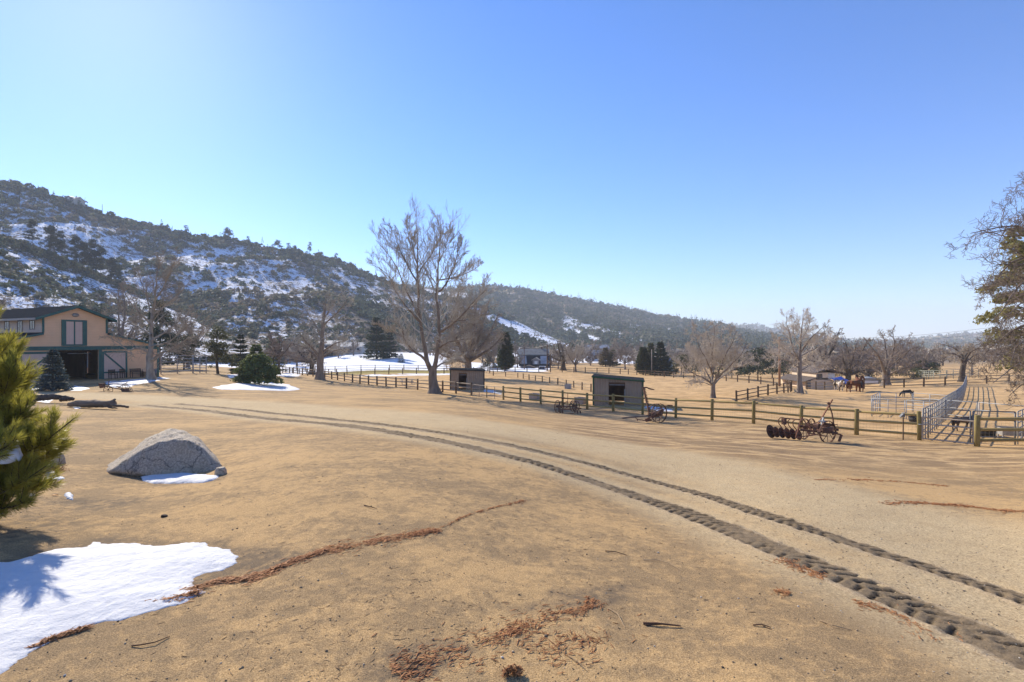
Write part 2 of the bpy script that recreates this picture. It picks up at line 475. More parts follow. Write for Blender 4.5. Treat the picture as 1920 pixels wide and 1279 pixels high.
    patch = fmath(nt, 'ADD', fmath(nt, 'MULTIPLY', st, 0.22), fmath(nt, 'ADD', fmath(nt, 'ADD', fmath(nt, 'MULTIPLY', n_mid, 0.22), fmath(nt, 'MULTIPLY', n_spot, 0.42)), fmath(nt, 'ADD', fmath(nt, 'MULTIPLY', n_fine, 0.18), fmath(nt, 'MULTIPLY', fmath(nt, 'SUBTRACT', n_big, 0.5), 0.5))))
    f1 = ramp(nt, patch, [(0.46, (0, 0, 0)), (0.57, (1, 1, 1))]).outputs[0]
    basec = mix(nt, f1, crust, sand)
    # driveway grit
    n_g2 = noise_n(nt, co, 42, 4, 0.75)
    grit = mix(nt, ramp(nt, n_g2, [(0.38, (0, 0, 0)), (0.62, (1, 1, 1))]).outputs[0], (0.30, 0.222, 0.125), (0.63, 0.485, 0.285))
    rd = fmath(nt, 'MULTIPLY', A("road"), fmath(nt, 'ADD', 0.45, fmath(nt, 'MULTIPLY', n_mid, 0.85), True), True)
    basec = mix(nt, rd, basec, grit)
    # packed soil with pale sand left in the rills
    mp2 = nt.nodes.new("ShaderNodeMapping"); nt.links.new(co, mp2.inputs[0]); mp2.inputs["Rotation"].default_value = (0, 0, math.radians(34)); mp2.inputs["Scale"].default_value = (0.42, 1.15, 1)
    vor = node(nt, "ShaderNodeTexVoronoi", feature='DISTANCE_TO_EDGE'); vor.inputs["Scale"].default_value = 0.62
    dn = nt.nodes.new("ShaderNodeTexNoise"); dn.inputs["Scale"].default_value = 1.0; dn.inputs["Detail"].default_value = 5; nt.links.new(mp2.outputs[0], dn.inputs["Vector"])
    vm = nt.nodes.new("ShaderNodeVectorMath"); vm.operation = 'MULTIPLY_ADD'; nt.links.new(dn.outputs["Color"], vm.inputs[0]); vm.inputs[1].default_value = (1.5, 1.5, 1.5); nt.links.new(mp2.outputs[0], vm.inputs[2])
    nt.links.new(vm.outputs[0], vor.inputs["Vector"])
    rill = ramp(nt, vor.outputs["Distance"], [(0.02, (1, 1, 1)), (0.16, (0, 0, 0))]).outputs[0]
    soil = mix(nt, n_fine, (0.15, 0.10, 0.057), (0.29, 0.195, 0.11))
    soil = mix(nt, fmath(nt, 'MULTIPLY', rill, 0.9), soil, (0.55, 0.375, 0.19))
    pk = fmath(nt, 'MULTIPLY', A("packed"), ramp(nt, fmath(nt, 'ADD', fmath(nt, 'MULTIPLY', n_big, 0.22), fmath(nt, 'ADD', fmath(nt, 'MULTIPLY', n_spot, 0.35), fmath(nt, 'MULTIPLY', n_mid, 0.43))), [(0.42, (0, 0, 0)), (0.55, (1, 1, 1))]).outputs[0], True)
    basec = mix(nt, pk, basec, soil)
    # paddocks
    n_f = noise_n(nt, co, 0.5, 6, 0.65, 1.0)
    pad = mix(nt, ramp(nt, n_f, [(0.35, (0, 0, 0)), (0.62, (1, 1, 1))]).outputs[0], (0.34, 0.218, 0.103), (0.595, 0.393, 0.192))
    basec = mix(nt, A("field"), basec, pad)
    n_v = noise_n(nt, co, 0.035, 7, 0.68, 0.6)
    val = ramp(nt, n_v, [(0.33, (0.095, 0.078, 0.056)), (0.46, (0.20, 0.15, 0.10)), (0.62, (0.37, 0.275, 0.165))]).outputs[0]
    basec = mix(nt, A("valley"), basec, val)
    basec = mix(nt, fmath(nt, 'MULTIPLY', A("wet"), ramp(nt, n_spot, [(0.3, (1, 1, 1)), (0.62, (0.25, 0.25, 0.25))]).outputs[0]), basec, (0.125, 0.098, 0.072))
    gr = mix(nt, n_mid, (0.20, 0.165, 0.04), (0.34, 0.27, 0.09))
    basec = mix(nt, A("grass"), basec, gr)
    sm = ramp(nt, fmath(nt, 'ADD', A("snow"), fmath(nt, 'MULTIPLY', fmath(nt, 'SUBTRACT', noise_n(nt, co, 0.11, 6, 0.7, 0.8), 0.5), 1.5)), [(0.46, (0, 0, 0)), (0.54, (1, 1, 1))]).outputs[0]
    sm = fmath(nt, 'MULTIPLY', sm, ramp(nt, A("snow"), [(0.05, (0, 0, 0)), (0.2, (1, 1, 1))]).outputs[0])
    basec = mix(nt, sm, basec, (0.80, 0.82, 0.85))
    nt.links.new(basec, b.inputs["Base Color"]); b.inputs["Roughness"].default_value = 0.95; b.inputs["Specular IOR Level"].default_value = 0.08
    hgt = fmath(nt, 'ADD', fmath(nt, 'MULTIPLY', n_grain, 0.013), fmath(nt, 'ADD', fmath(nt, 'MULTIPLY', n_fine, 0.012), fmath(nt, 'MULTIPLY', n_sp, 0.003)))
    hgt = fmath(nt, 'ADD', hgt, fmath(nt, 'MULTIPLY', st, 0.005))
    bump(nt, b, hgt, 0.6, 1.0)
    me.materials.append(m)
    o = link("ground", me)
    tag(o, kind="structure")
make_ground()

# ================================================================ hills
HILLS = {}
def hill_mat(name, soil_lo, soil_hi, snow_bias, nscale=0.03, snow_col=(0.80, 0.83, 0.88)):
    m, nt, b = nmat(name)
    co = coords(nt)
    A = lambda s: node(nt, "ShaderNodeAttribute", attribute_name=s).outputs["Fac"]
    n1 = noise_n(nt, co, nscale, 7, 0.68, 0.5); n2 = noise_n(nt, co, nscale * 6, 6, 0.7)
    so = mix(nt, ramp(nt, n2, [(0.35, (0, 0, 0)), (0.65, (1, 1, 1))]).outputs[0], soil_lo, soil_hi)
    s = fmath(nt, 'ADD', A("snow"), fmath(nt, 'ADD', fmath(nt, 'MULTIPLY', fmath(nt, 'SUBTRACT', n1, 0.5), 1.3), fmath(nt, 'ADD', fmath(nt, 'MULTIPLY', fmath(nt, 'SUBTRACT', n2, 0.5), 2.0), fmath(nt, 'MULTIPLY', fmath(nt, 'SUBTRACT', noise_n(nt, co, nscale * 26, 4, 0.7), 0.5), 1.7))))
    so = mix(nt, ramp(nt, A("straw"), [(0.3, (0, 0, 0)), (0.6, (1, 1, 1))]).outputs[0], so, (0.44, 0.31, 0.15))
    c = mix(nt, ramp(nt, s, [(0.45 - snow_bias, (0, 0, 0)), (0.55 - snow_bias, (1, 1, 1))]).outputs[0], so, snow_col)
    nt.links.new(c, b.inputs["Base Color"]); b.inputs["Roughness"].default_value = 0.95; b.inputs["Specular IOR Level"].default_value = 0.1
    bump(nt, b, n2, 0.6, 2.0)
    return m
def hill(name, ridge, foot, nu, nv, mat, seed, gully=0.07, back=1.45, p0=0.72, snow_fn=None, straw_fn=None):
    """ridge: (px, py, Y) along the skyline; foot: (px, py, Y) along the base"""
    rp = np.array(ridge, float); fp = np.array(foot, float)
    px = np.linspace(rp[0, 0], rp[-1, 0], nu)
    ry = np.interp(px, rp[:, 0], rp[:, 1]); rY = np.interp(px, rp[:, 0], rp[:, 2])
    fy = np.interp(px, fp[:, 0], fp[:, 1]); fY = np.interp(px, fp[:, 0], fp[:, 2])
    rz = CAMZ - (ry - 639.5) / F * rY; fz = CAMZ - (fy - 639.5) / F * fY
    v = np.linspace(-0.12, back, nv)
    PX, VV = np.meshgrid(px, v, indexing='ij')
    Y = fY[:, None] + (rY - fY)[:, None] * VV
    X = (PX - 960) / F * Y
    pr = np.where(VV < 0, VV, np.where(VV < 1, VV * (p0 + (1 - p0) * VV), 1 - (VV - 1) * 0.9))
    hgt = (rz - fz)[:, None]
    Z = fz[:, None] + hgt * pr
    amp = np.clip(VV, 0, 1) * np.clip(1 - VV, 0, 1) * 4
    sc = 1.0 / np.maximum((rY - fY).mean() * 0.35, 1)
    g = 1 - np.abs(fbm(X * sc, Y * sc * 0.45, seed, 4)) * 2
    Z = Z + (g - 0.55) * hgt * gully * amp + fbm(X * sc * 4, Y * sc * 4, seed + 5, 3) * hgt * 0.02 * np.clip(VV * 3, 0, 1)
    idx = np.arange(nu * nv).reshape(nu, nv)
    Fc = np.stack([idx[:-1, :-1], idx[1:, :-1], idx[1:, 1:], idx[:-1, 1:]], -1).reshape(-1, 4)
    V = np.stack([X, Y, Z], -1)
    me = np_mesh(name, V.reshape(-1, 3), Fc, mat, True)
    PY = 639.5 - (Z - CAMZ) / Y * F
    sn = snow_fn(PX, PY, VV) if snow_fn else np.zeros_like(PX)
    stw = straw_fn(PX, PY, VV) if straw_fn else np.zeros_like(PX)
    attr(me, "snow", sn); attr(me, "straw", stw)
    o = link(name, me); tag(o, kind="structure")
    HILLS[name] = dict(V=V, px=px, v=v, PX=PX, PY=PY, snow=sn, nu=nu, nv=nv)
def blob(PX, PY, pts, soft):
    """1 near a polyline given in bearing/height units, fading over soft"""
    return 1 - sstep(0.25 * soft, soft, poly_dist(PX, PY, pts))

m_a = hill_mat("snowy_slope", (0.10, 0.082, 0.065), (0.20, 0.155, 0.115), 0.0, 0.035)
m_b = hill_mat("brush_slope", (0.085, 0.078, 0.062), (0.21, 0.165, 0.115), 0.0, 0.02)
m_d = hill_mat("dry_slope", (0.13, 0.105, 0.085), (0.26, 0.20, 0.14), 0.0, 0.006)
hill("near_hill", [(-700,330,200),(-300,372,220),(-60,430,240),(0,440,250),(60,460,255),(130,492,262),(200,524,270),(260,546,275),(340,582,280),(430,616,280),(540,640,270),(640,652,250)],
     [(-700,662,110),(0,655,118),(300,655,135),(520,655,170),(640,655,200)], 200, 90, m_a, 3, 0.10,
     snow_fn=lambda PX, PY, V: 0.50 - 0.28 * sstep(0.80, 1.0, V) + 0.1 * sstep(0, 200, PX) - 0.26 * sstep(330, 480, PX))
hill("snowy_hill", [(-700,240,400),(-300,290,420),(-60,328,430),(0,338,440),(60,352,445),(110,372,450),(150,385,455),(200,402,465),(260,418,475),(300,428,485),(360,441,495),(410,449,505),(450,455,510),(500,464,520),(560,472,530),(600,482,540),(640,492,550),(680,510,560),(720,526,565),(760,540,565),(830,556,560),(900,573,540),(960,598,520),(1000,618,500),(1060,643,470),(1100,655,450)],
     [(-700,665,190),(0,660,200),(300,662,205),(520,660,200),(700,658,230),(900,656,300),(1100,656,330)], 330, 110, m_a, 9, 0.09,
     snow_fn=lambda PX, PY, V: 0.63 - 0.2 * sstep(0.94, 0.99, V) - 0.20 * (1 - sstep(0.12, 0.42, V)) * sstep(280, 380, PX) - 0.06 * sstep(380, 450, PX) - 0.15 * sstep(600, 700, PX) * (1 - sstep(880, 930, PX)) + 0.55 * blob(PX, PY, [(900,566),(950,595),(1000,622),(1060,645)], 22)
        + 0.12 * blob(PX, PY, [(440,560),(560,620),(700,640)], 40) - 0.3 * blob(PX, PY, [(560,470),(640,560),(720,620)], 30) - 0.22 * blob(PX, PY, [(200,410),(300,470),(330,560)], 45),
     straw_fn=lambda PX, PY, V: 0.8 * blob(PX, PY, [(485,466),(540,476)], 7) + 0.7 * blob(PX, PY, [(490,492),(520,497)], 5))
hill("brush_hill", [(560,520,1100),(700,530,1100),(780,536,1100),(830,541,1100),(880,536,1100),(930,535,1100),(985,541,1110),(1050,554,1130),(1120,568,1150),(1180,580,1170),(1240,592,1190),(1290,599,1200),(1340,605,1200),(1380,616,1200),(1450,628,1150),(1560,646,1050),(1650,655,900)],
     [(560,655,500),(900,655,430),(1100,653,440),(1300,655,460),(1500,657,500),(1650,660,600)], 260, 90, m_b, 21, 0.07,
     snow_fn=lambda PX, PY, V: 0.10 + 0.75 * blob(PX, PY, [(790,545),(830,555),(870,553)], 10) + 0.45 * blob(PX, PY, [(1060,600),(1140,622),(1200,640)], 12) + 0.65 * blob(PX, PY, [(1060,612),(1100,632),(1130,642)], 9) + 0.35 * blob(PX, PY, [(1180,612),(1260,622),(1290,630)], 9)+0.55 * blob(PX, PY, [(1380,645),(1420,650)], 4),
     straw_fn=lambda PX, PY, V: 0.75 * blob(PX, PY, [(935,548),(962,545)], 7) + 0.7 * blob(PX, PY, [(1030,562),(1060,575),(1075,590)], 8) + 0.5 * sstep(0.3, 0.6, fbm(PX * 0.03, PY * 0.06, 4, 3)) + 0.8 * sstep(1330, 1420, PX) * sstep(0.0, 0.25, fbm(PX * 0.02, PY * 0.1, 6, 3)))
hill("blue_hill", [(1250,608,2700),(1330,606,2700),(1385,610,2650),(1412,608,2650),(1440,614,2600),(1480,622,2600),(1530,632,2550),(1570,638,2500),(1640,641,2500),(1700,646,2400)],
     [(1250,650,1700),(1700,650,1700)], 90, 40, m_d, 31, 0.06, snow_fn=lambda a, b, c: 0 * a)
hill("dry_hill", [(1540,646,1900),(1600,642,1950),(1640,639,1950),(1670,638,1950),(1700,636,1950),(1735,633,1950),(1760,630,1950),(1800,627,1950),(1840,624,1950),(1920,620,1900),(2100,612,1800),(2500,620,1700)],
     [(1540,655,1000),(1920,655,900),(2500,655,850)], 120, 50, m_d, 37, 0.07, snow_fn=lambda a, b, c: 0 * a,
     straw_fn=lambda PX, PY, V: 0.6 * sstep(0.0, 0.3, fbm(PX * 0.03, PY * 0.1, 8, 3)))

def hill_points(name, n, rng, vlo=0.0, vhi=1.02, pxlo=None, pxhi=None, keep=None):
    q = HILLS[name]
    px = rng.uniform(pxlo if pxlo is not None else q["px"][0], pxhi if pxhi is not None else q["px"][-1], n)
    v = rng.uniform(vlo, vhi, n)
    a = (px - q["px"][0]) / (q["px"][-1] - q["px"][0]) * (q["nu"] - 1); b = (v - q["v"][0]) / (q["v"][-1] - q["v"][0]) * (q["nv"] - 1)
    a = np.clip(a, 0, q["nu"] - 1.001); b = np.clip(b, 0, q["nv"] - 1.001)
    i = a.astype(int); j = b.astype(int); fa = (a - i)[:, None]; fb = (b - j)[:, None]
    def L(A):
        return (A[i, j] * (1 - fa) + A[i + 1, j] * fa) * (1 - fb) + (A[i, j + 1] * (1 - fa) + A[i + 1, j + 1] * fa) * fb
    P = L(q["V"]); sn = L(q["snow"][..., None])[:, 0]; py = L(q["PY"][..., None])[:, 0]
    if keep is not None:
        k = keep(px, py, v, sn, P, rng); P = P[k]; px = px[k]; v = v[k]; sn = sn[k]; py = py[k]
    return P, px, py, v, sn
def hill_at(name, px, v):
    """point on a hill on bearing px, fraction v of the way up"""
    q = HILLS[name]
    i = int(np.argmin(np.abs(q["px"] - px))); 
    return Vector(np.array([np.interp(v, q["v"], q["V"][i, :, k]) for k in range(3)]))
def clumps(P, rx, rz, K, rng, lift=0.35, card=0.5, cone=False, flat=0.3):
    """leafy bushes as loose small faces filling a rough dome; returns vertices, triangles, owner"""
    n = len(P)
    ph = rng.uniform(0, 2 * np.pi, (n, K)); cz = rng.uniform(-0.35, 1, (n, K)) if not cone else rng.uniform(0, 1, (n, K)) ** 1.4
    rad = rng.uniform(0.55, 1.05, (n, K))
    lob = 1 + 0.28 * np.sin(ph * 2 + rng.uniform(0, 6, (n, 1))) + 0.2 * np.sin(ph * 5 + cz * 4 + rng.uniform(0, 6, (n, 1)))
    if cone:
        rr = (1 - cz) * rad * lob + 0.03; zz = cz * 2
    else:
        rr = np.sqrt(np.clip(1 - cz * cz, 0, 1)) * rad * lob; zz = (cz * rad + lift)
    c = np.stack([rr * np.cos(ph) * rx[:, None], rr * np.sin(ph) * rx[:, None], zz * rz[:, None]], -1) + P[:, None, :]
    nd = np.stack([np.cos(ph) * 0.8, np.sin(ph) * 0.8, (cz * 0.8 + flat) if not cone else np.full_like(cz, 0.5)], -1) + rng.normal(0, 0.55, (n, K, 3))
    nd /= np.linalg.norm(nd, axis=-1, keepdims=True)
    t = np.cross(nd, rng.normal(0, 1, (n, K, 3))); t /= np.linalg.norm(t, axis=-1, keepdims=True) + 1e-9
    bt = np.cross(nd, t)
    s = (np.minimum(rx, rz)[:, None] * card * rng.uniform(0.6, 1.35, (n, K)))[..., None]
    if cone: s = s * (1.15 - 0.75 * cz)[..., None]
    v0 = c + t * s; v1 = c - t * s * 0.55 + bt * s * 0.85; v2 = c - t * s * 0.55 - bt * s * 0.85
    V = np.stack([v0, v1, v2], 2).reshape(-1, 3)
    Fc = np.arange(len(V)).reshape(-1, 3)
    own = np.repeat(np.arange(n), K * 3)
    return V, Fc, own
def brush_mat(name, ra, trans=0.25):
    m, nt, b = nmat(name)
    t = node(nt, "ShaderNodeAttribute", attribute_name="tone").outputs["Fac"]
    geo = nt.nodes.new("ShaderNodeNewGeometry")
    c = ramp(nt, t, ra).outputs[0]
    hv = nt.nodes.new("ShaderNodeHueSaturation"); nt.links.new(c, hv.inputs["Color"])
    nt.links.new(fmath(nt, 'ADD', 0.65, fmath(nt, 'MULTIPLY', geo.outputs["Random Per Island"], 0.7)), hv.inputs["Value"])
    nt.links.new(hv.outputs[0], b.inputs["Base Color"]); b.inputs["Roughness"].default_value = 0.8
    tr = nt.nodes.new("ShaderNodeBsdfTranslucent"); nt.links.new(hv.outputs[0], tr.inputs[0])
    ms = nt.nodes.new("ShaderNodeMixShader"); ms.inputs[0].default_value = trans
    nt.links.new(b.outputs[0], ms.inputs[1]); nt.links.new(tr.outputs[0], ms.inputs[2]); nt.links.new(ms.outputs[0], nt.nodes["Material Output"].inputs[0])
    return m
m_brush = brush_mat("brush_leaves", [(0.0, (0.055, 0.075, 0.048)), (0.45, (0.10, 0.12, 0.068)), (0.62, (0.16, 0.15, 0.09)), (0.8, (0.175, 0.145, 0.10)), (1.0, (0.235, 0.185, 0.135))])
def brush(name, parts):
    Vs, Fs, Ts, o = [], [], [], 0
    for (V, Fc, own, tone) in parts:
        Vs.append(V); Fs.append(Fc + o); Ts.append(tone[own]); o += len(V)
    me = np_mesh(name, np.vstack(Vs), np.vstack(Fs), m_brush)
    attr(me, "tone", np.concatenate(Ts))
    return tag(link(name, me), kind="stuff")
def scatter_brush(name, hillname, n, rlo, rhi, K, seed, keep, toneshift=0.0, conifer=0.0, **kw):
    rng = np.random.default_rng(seed)
    P, px, py, v, sn = hill_points(hillname, n, rng, keep=keep, **kw)
    m = len(P); rx = rng.uniform(0, 1, m) ** 1.8 * (rhi - rlo) + rlo
    if hillname == 'snowy_hill': rx = rx * np.clip((P[:, 1] - 140) / 260, 0.3, 1.0)
    tone = np.clip(0.28 + 0.75 * fbm(P[:, 0] * 0.012, P[:, 1] * 0.012, seed, 3) + rng.normal(0, 0.17, m) + toneshift + (0.5 * sstep(330, 420, px) if hillname == 'near_hill' else 0), 0, 1)
    con = (rng.uniform(0, 1, m) < conifer) & (tone < 0.55)
    parts = []
    for msk, cone in ((~con, False), (con, True)):
        if msk.sum() == 0: continue
        r = rx[msk]
        V, Fc, own = clumps(P[msk], r if not cone else r * 0.8, r * rng.uniform(0.6, 0.95, len(r)) if not cone else r * 1.5, K, rng, cone=cone, card=0.5 if not cone else 0.42)
        parts.append((V, Fc, own, tone[msk] * (0.5 if cone else 1)))
    brush(name, parts)
_den = lambda s, lo, hi: (lambda px, py, v, sn, P, rng: (fbm(P[:, 0] * 0.02, P[:, 1] * 0.02, s, 4) + rng.normal(0, 0.18, len(px))) > np.interp(sn, [0.1, 0.45, 0.9], [lo, (lo + hi) / 2, hi + 0.5]))
scatter_brush("near_hill_shrubs", "near_hill", 5200, 0.5, 2.0, 34, 51, lambda px, py, v, sn, P, rng: _den(2, -0.45, 0.02)(px, py, v, sn, P, rng) & (rng.uniform(0, 1, len(px)) > 0.72 * sstep(320, 400, px)), 0.02, pxlo=-250, pxhi=600)
scatter_brush("near_ridge_shrubs", "near_hill", 800, 0.8, 1.9, 40, 52, lambda px, py, v, sn, P, rng: rng.uniform(0, 1, len(px)) > 0.15 + 0.7 * sstep(300, 380, px), 0.22, vlo=0.88, vhi=1.04, pxlo=-250, pxhi=560)
scatter_brush("snowy_hill_shrubs", "snowy_hill", 8600, 0.8, 3.7, 36, 53, _den(3, -0.40, 0.12), 0.06, 0.06, pxlo=-250, pxhi=1090)
scatter_brush("snowy_hill_scrub", "snowy_hill", 12000, 0.35, 1.1, 12, 63, lambda px, py, v, sn, P, rng: fbm(P[:, 0] * 0.04, P[:, 1] * 0.04, 8, 3) + rng.normal(0, 0.25, len(px)) > 0.05, 0.3, pxlo=-200, pxhi=1060)
scatter_brush("hill_foot_shrubs", "snowy_hill", 3400, 1.6, 5.0, 26, 71, lambda px, py, v, sn, P, rng: fbm(P[:, 0] * 0.03, P[:, 1] * 0.03, 18, 3) + rng.normal(0, 0.25, len(px)) > -0.12, 0.22, vlo=0.0, vhi=0.45, pxlo=330, pxhi=800)
scatter_brush("near_hill_scrub", "near_hill", 7000, 0.2, 0.6, 12, 64, lambda px, py, v, sn, P, rng: fbm(P[:, 0] * 0.05, P[:, 1] * 0.05, 8, 3) + rng.normal(0, 0.3, len(px)) > -0.1, 0.3, pxlo=-200, pxhi=560)
scatter_brush("snowy_ridge_shrubs", "snowy_hill", 1100, 1.4, 4.2, 44, 54, lambda px, py, v, sn, P, rng: rng.uniform(0, 1, len(px)) > 0.2, 0.06, 0.05, vlo=0.9, vhi=1.03, pxlo=-250, pxhi=960)
scatter_brush("brush_hill_shrubs", "brush_hill", 12500, 2.0, 5.6, 17, 55, _den(4, -0.5, 0.15), -0.08, 0.30, vhi=1.01, pxlo=640, pxhi=1640)
scatter_brush("blue_hill_shrubs", "blue_hill", 1400, 6, 14, 14, 56, lambda px, py, v, sn, P, rng: rng.uniform(0, 1, len(px)) > 0.2, -0.05)
scatter_brush("dry_hill_shrubs", "dry_hill", 2600, 4, 9, 14, 57, _den(6, -0.3, 0.2), 0.25)
# ================================================================ trees
def bark_mat(name, c1, c2, scale=3.0):
    return simple(name, c1, c2, scale, 0.9, bmp=0.5, bscale=14, stretch=(1, 1, 0.3), dist=0.03)
M_BARK_TAN = bark_mat("bark_tan", (0.27, 0.21, 0.155), (0.15, 0.115, 0.085))
M_BARK_PALE = bark_mat("bark_pale", (0.42, 0.36, 0.28), (0.22, 0.175, 0.135))
M_BARK_GREY = bark_mat("bark_grey", (0.26, 0.215, 0.175), (0.14, 0.11, 0.09))
M_BARK_DARK = bark_mat("bark_dark", (0.10, 0.075, 0.055), (0.055, 0.042, 0.032))
M_TWIG_TAN = simple("twig_tan", (0.50, 0.455, 0.38), (0.35, 0.31, 0.25), 0.8, 0.9)
M_TWIG_PALE = simple("twig_pale", (0.62, 0.545, 0.45), (0.46, 0.39, 0.31), 0.8, 0.9)
M_TWIG_GREY = simple("twig_grey", (0.34, 0.275, 0.22), (0.22, 0.17, 0.14), 0.8, 0.9)
M_TWIG_RUST = simple("twig_rust", (0.39, 0.33, 0.255), (0.28, 0.23, 0.175), 0.8, 0.9)

def tubes(paths, rad, sides):
    """paths (B,n,3), radii (B,n) -> vertices, quads"""
    B, n, _ = paths.shape
    t = np.gradient(paths, axis=1); t /= np.linalg.norm(t, axis=-1, keepdims=True) + 1e-9
    ref = np.where(np.abs(t[:, :1, 2:3]) < 0.8, np.array([0, 0, 1.0]), np.array([1.0, 0, 0]))
    x = np.cross(t, np.broadcast_to(ref, t.shape)); x /= np.linalg.norm(x, axis=-1, keepdims=True) + 1e-9
    y = np.cross(t, x)
    a = np.arange(sides) * 2 * np.pi / sides
    V = paths[:, :, None] + (x[:, :, None] * np.cos(a)[:, None] + y[:, :, None] * np.sin(a)[:, None]) * rad[:, :, None, None]
    idx = np.arange(B * n * sides).reshape(B, n, sides); nx = np.roll(idx, -1, 2)
    Fc = np.stack([idx[:, :-1], nx[:, :-1], nx[:, 1:], idx[:, 1:]], -1).reshape(-1, 4)
    return V.reshape(-1, 3), Fc
def resample(pts, n):
    p = np.array([tuple(q) for q in pts], float)
    if len(p) > 2:                       # smooth the hand-set joints
        q = [p[0]]
        for i in range(len(p) - 1):
            a = p[max(i - 1, 0)]; b = p[i]; c = p[i + 1]; d = p[min(i + 2, len(p) - 1)]
            for t in (0.25, 0.5, 0.75, 1.0):
                q.append(0.5 * (2 * b + (c - a) * t + (2 * a - 5 * b + 4 * c - d) * t * t + (3 * b - a - 3 * c + d) * t ** 3))
        p = np.array(q)
    s = np.concatenate([[0], np.cumsum(np.linalg.norm(np.diff(p, axis=0), axis=1))]); u = np.linspace(0, s[-1], n)
    return np.stack([np.interp(u, s, p[:, k]) for k in range(3)], 1)
def sprout(paths, rad, k, rng, tlo=0.2, thi=1.0, lmin=0.3, lmax=0.6, ang=(30, 60), up=0.15, wob=0.18, npts=5, rr=0.55, shrink=0.5, rmin=0.004, tip=0.35, absl=None):
    B, n, _ = paths.shape
    seg = np.linalg.norm(np.diff(paths, axis=1), axis=-1); L = seg.sum(1)
    par = np.repeat(np.arange(B), k); m = len(par)
    t = (np.tile(np.arange(k), B) + rng.uniform(0.05, 0.95, m)) / k * (thi - tlo) + tlo
    f = np.clip(t * (n - 1), 0, n - 1.001); i = f.astype(int); fr = (f - i)[:, None]
    p = paths[par, i] * (1 - fr) + paths[par, i + 1] * fr
    d = paths[par, i + 1] - paths[par, i]; d /= np.linalg.norm(d, axis=-1, keepdims=True) + 1e-9
    r0 = (rad[par, i] * (1 - fr[:, 0]) + rad[par, i + 1] * fr[:, 0]) * rr
    q = rng.normal(0, 1, (m, 3)); q -= (q * d).sum(-1, keepdims=True) * d; q /= np.linalg.norm(q, axis=-1, keepdims=True) + 1e-9
    a = np.radians(rng.uniform(ang[0], ang[1], m))[:, None]
    dr = d * np.cos(a) + q * np.sin(a); dr[:, 2] += up; dr /= np.linalg.norm(dr, axis=-1, keepdims=True)
    ln = (L[par] if absl is None else absl) * rng.uniform(lmin, lmax, m) * (1 - shrink * t)
    out = np.zeros((m, npts, 3)); out[:, 0] = p
    for s in range(1, npts):
        dr = dr + rng.normal(0, wob, (m, 3)); dr[:, 2] += up * 0.35; dr /= np.linalg.norm(dr, axis=-1, keepdims=True)
        out[:, s] = out[:, s - 1] + dr * (ln / (npts - 1))[:, None]
    r0 = np.minimum(r0, ln * 0.012 + rmin)
    rd = np.maximum(r0[:, None] * np.linspace(1, tip, npts)[None], rmin)
    return out, rd
def join(lst):
    Vs, Fs, o = [], [], 0
    for V, Fc in lst:
        Vs.append(V); Fs.append(Fc + o); o += len(V)
    return np.vstack(Vs), np.vstack(Fs)
STYLE = dict(
    upright=dict(k=(13, 6, 6), ang=((28, 48), (22, 42), (20, 45)), up=(0.2, 0.12, 0.06), l=((0.30, 0.52), (0.38, 0.62), (0.45, 0.8)), wob=0.09),
    round=dict(k=(9, 8, 6), ang=((30, 60), (30, 60), (30, 65)), up=(0.12, 0.08, 0.04), l=((0.35, 0.6), (0.32, 0.6), (0.35, 0.65)), wob=0.16),
    gnarl=dict(k=(9, 7, 6), ang=((35, 75), (35, 75), (30, 80)), up=(0.06, 0.04, 0.0), l=((0.32, 0.6), (0.35, 0.65), (0.35, 0.7)), wob=0.34),
    droop=dict(k=(10, 8, 6), ang=((35, 70), (30, 60), (30, 60)), up=(-0.02, -0.06, -0.08), l=((0.35, 0.65), (0.35, 0.65), (0.35, 0.65)), wob=0.22),
)
def bare_tree(name, label, cat, base, limbs, style, bark, twig, seed, group=None, rmin=0.012, levels=3, sides=(9, 5, 3, 3), kmul=1.0, flare=True, pull=1.0, kbig=1.0, rk=1.0, tipn=2):
    """limbs: (points, r_start, r_end); the first is the trunk. Points relative to base."""
    rng = np.random.default_rng(seed); st = STYLE[style]
    root = thing(name, label, cat, base, 0, group)
    lim = []
    main_p, main_r = [], []
    for i, (pts, r0, r1) in enumerate(limbs):
        n = 12
        p = resample(pts, n)
        if i and pull < 1: p = resample(p[:max(4, int(round(n * pull)))], n)
        p[1:-1] += rng.normal(0, 0.02, (n - 2, 3)) * np.linalg.norm(p[-1] - p[0]) * 0.25
        if i: r0 *= rk
        r = np.linspace(0, 1, n) ** 0.75 * (r1 - r0) + r0 if i else r0 + (r1 - r0) * np.linspace(0, 1, n) ** 0.6
        if i == 0 and flare:
            r = r * (1 + 0.75 * np.exp(-np.linspace(0, 1, n) * 7)); p[0, 2] -= 0.25
        main_p.append(p); main_r.append(r)
    V, Fc = tubes(np.array(main_p), np.array(main_r), sides[0])
    me = np_mesh("trunk", V, Fc, bark, True); link("trunk", me, root)
    P = np.array(main_p[1:]); R = np.array(main_r[1:])
    tw = []
    for lv in range(levels):
        k = max(2, int(round(st["k"][lv] * (kmul if lv == levels - 1 else 1))))
        if lv < levels - 1: k = int(round(k * kbig))
        P, R = sprout(P, R, k, rng, 0.12 if lv else 0.2, 1.0, st["l"][lv][0], st["l"][lv][1], st["ang"][lv], st["up"][lv], st["wob"], (6, 5, tipn)[lv], 0.6, (0.55 if style == 'upright' else 0.75) if lv == 0 else 0.35, rmin)
        tw.append(tubes(P, R, sides[lv + 1]))
    V, Fc = join(tw)
    link("crown", np_mesh("crown", V, Fc, twig, False), root)
    return root
def px_limbs(base, Y, spec):
    out = []
    for pts, r0, r1 in spec:
        out.append(([P3(p[0], p[1], Y + (p[2] if len(p) > 2 else 0)) - base for p in pts], r0, r1))
    return out
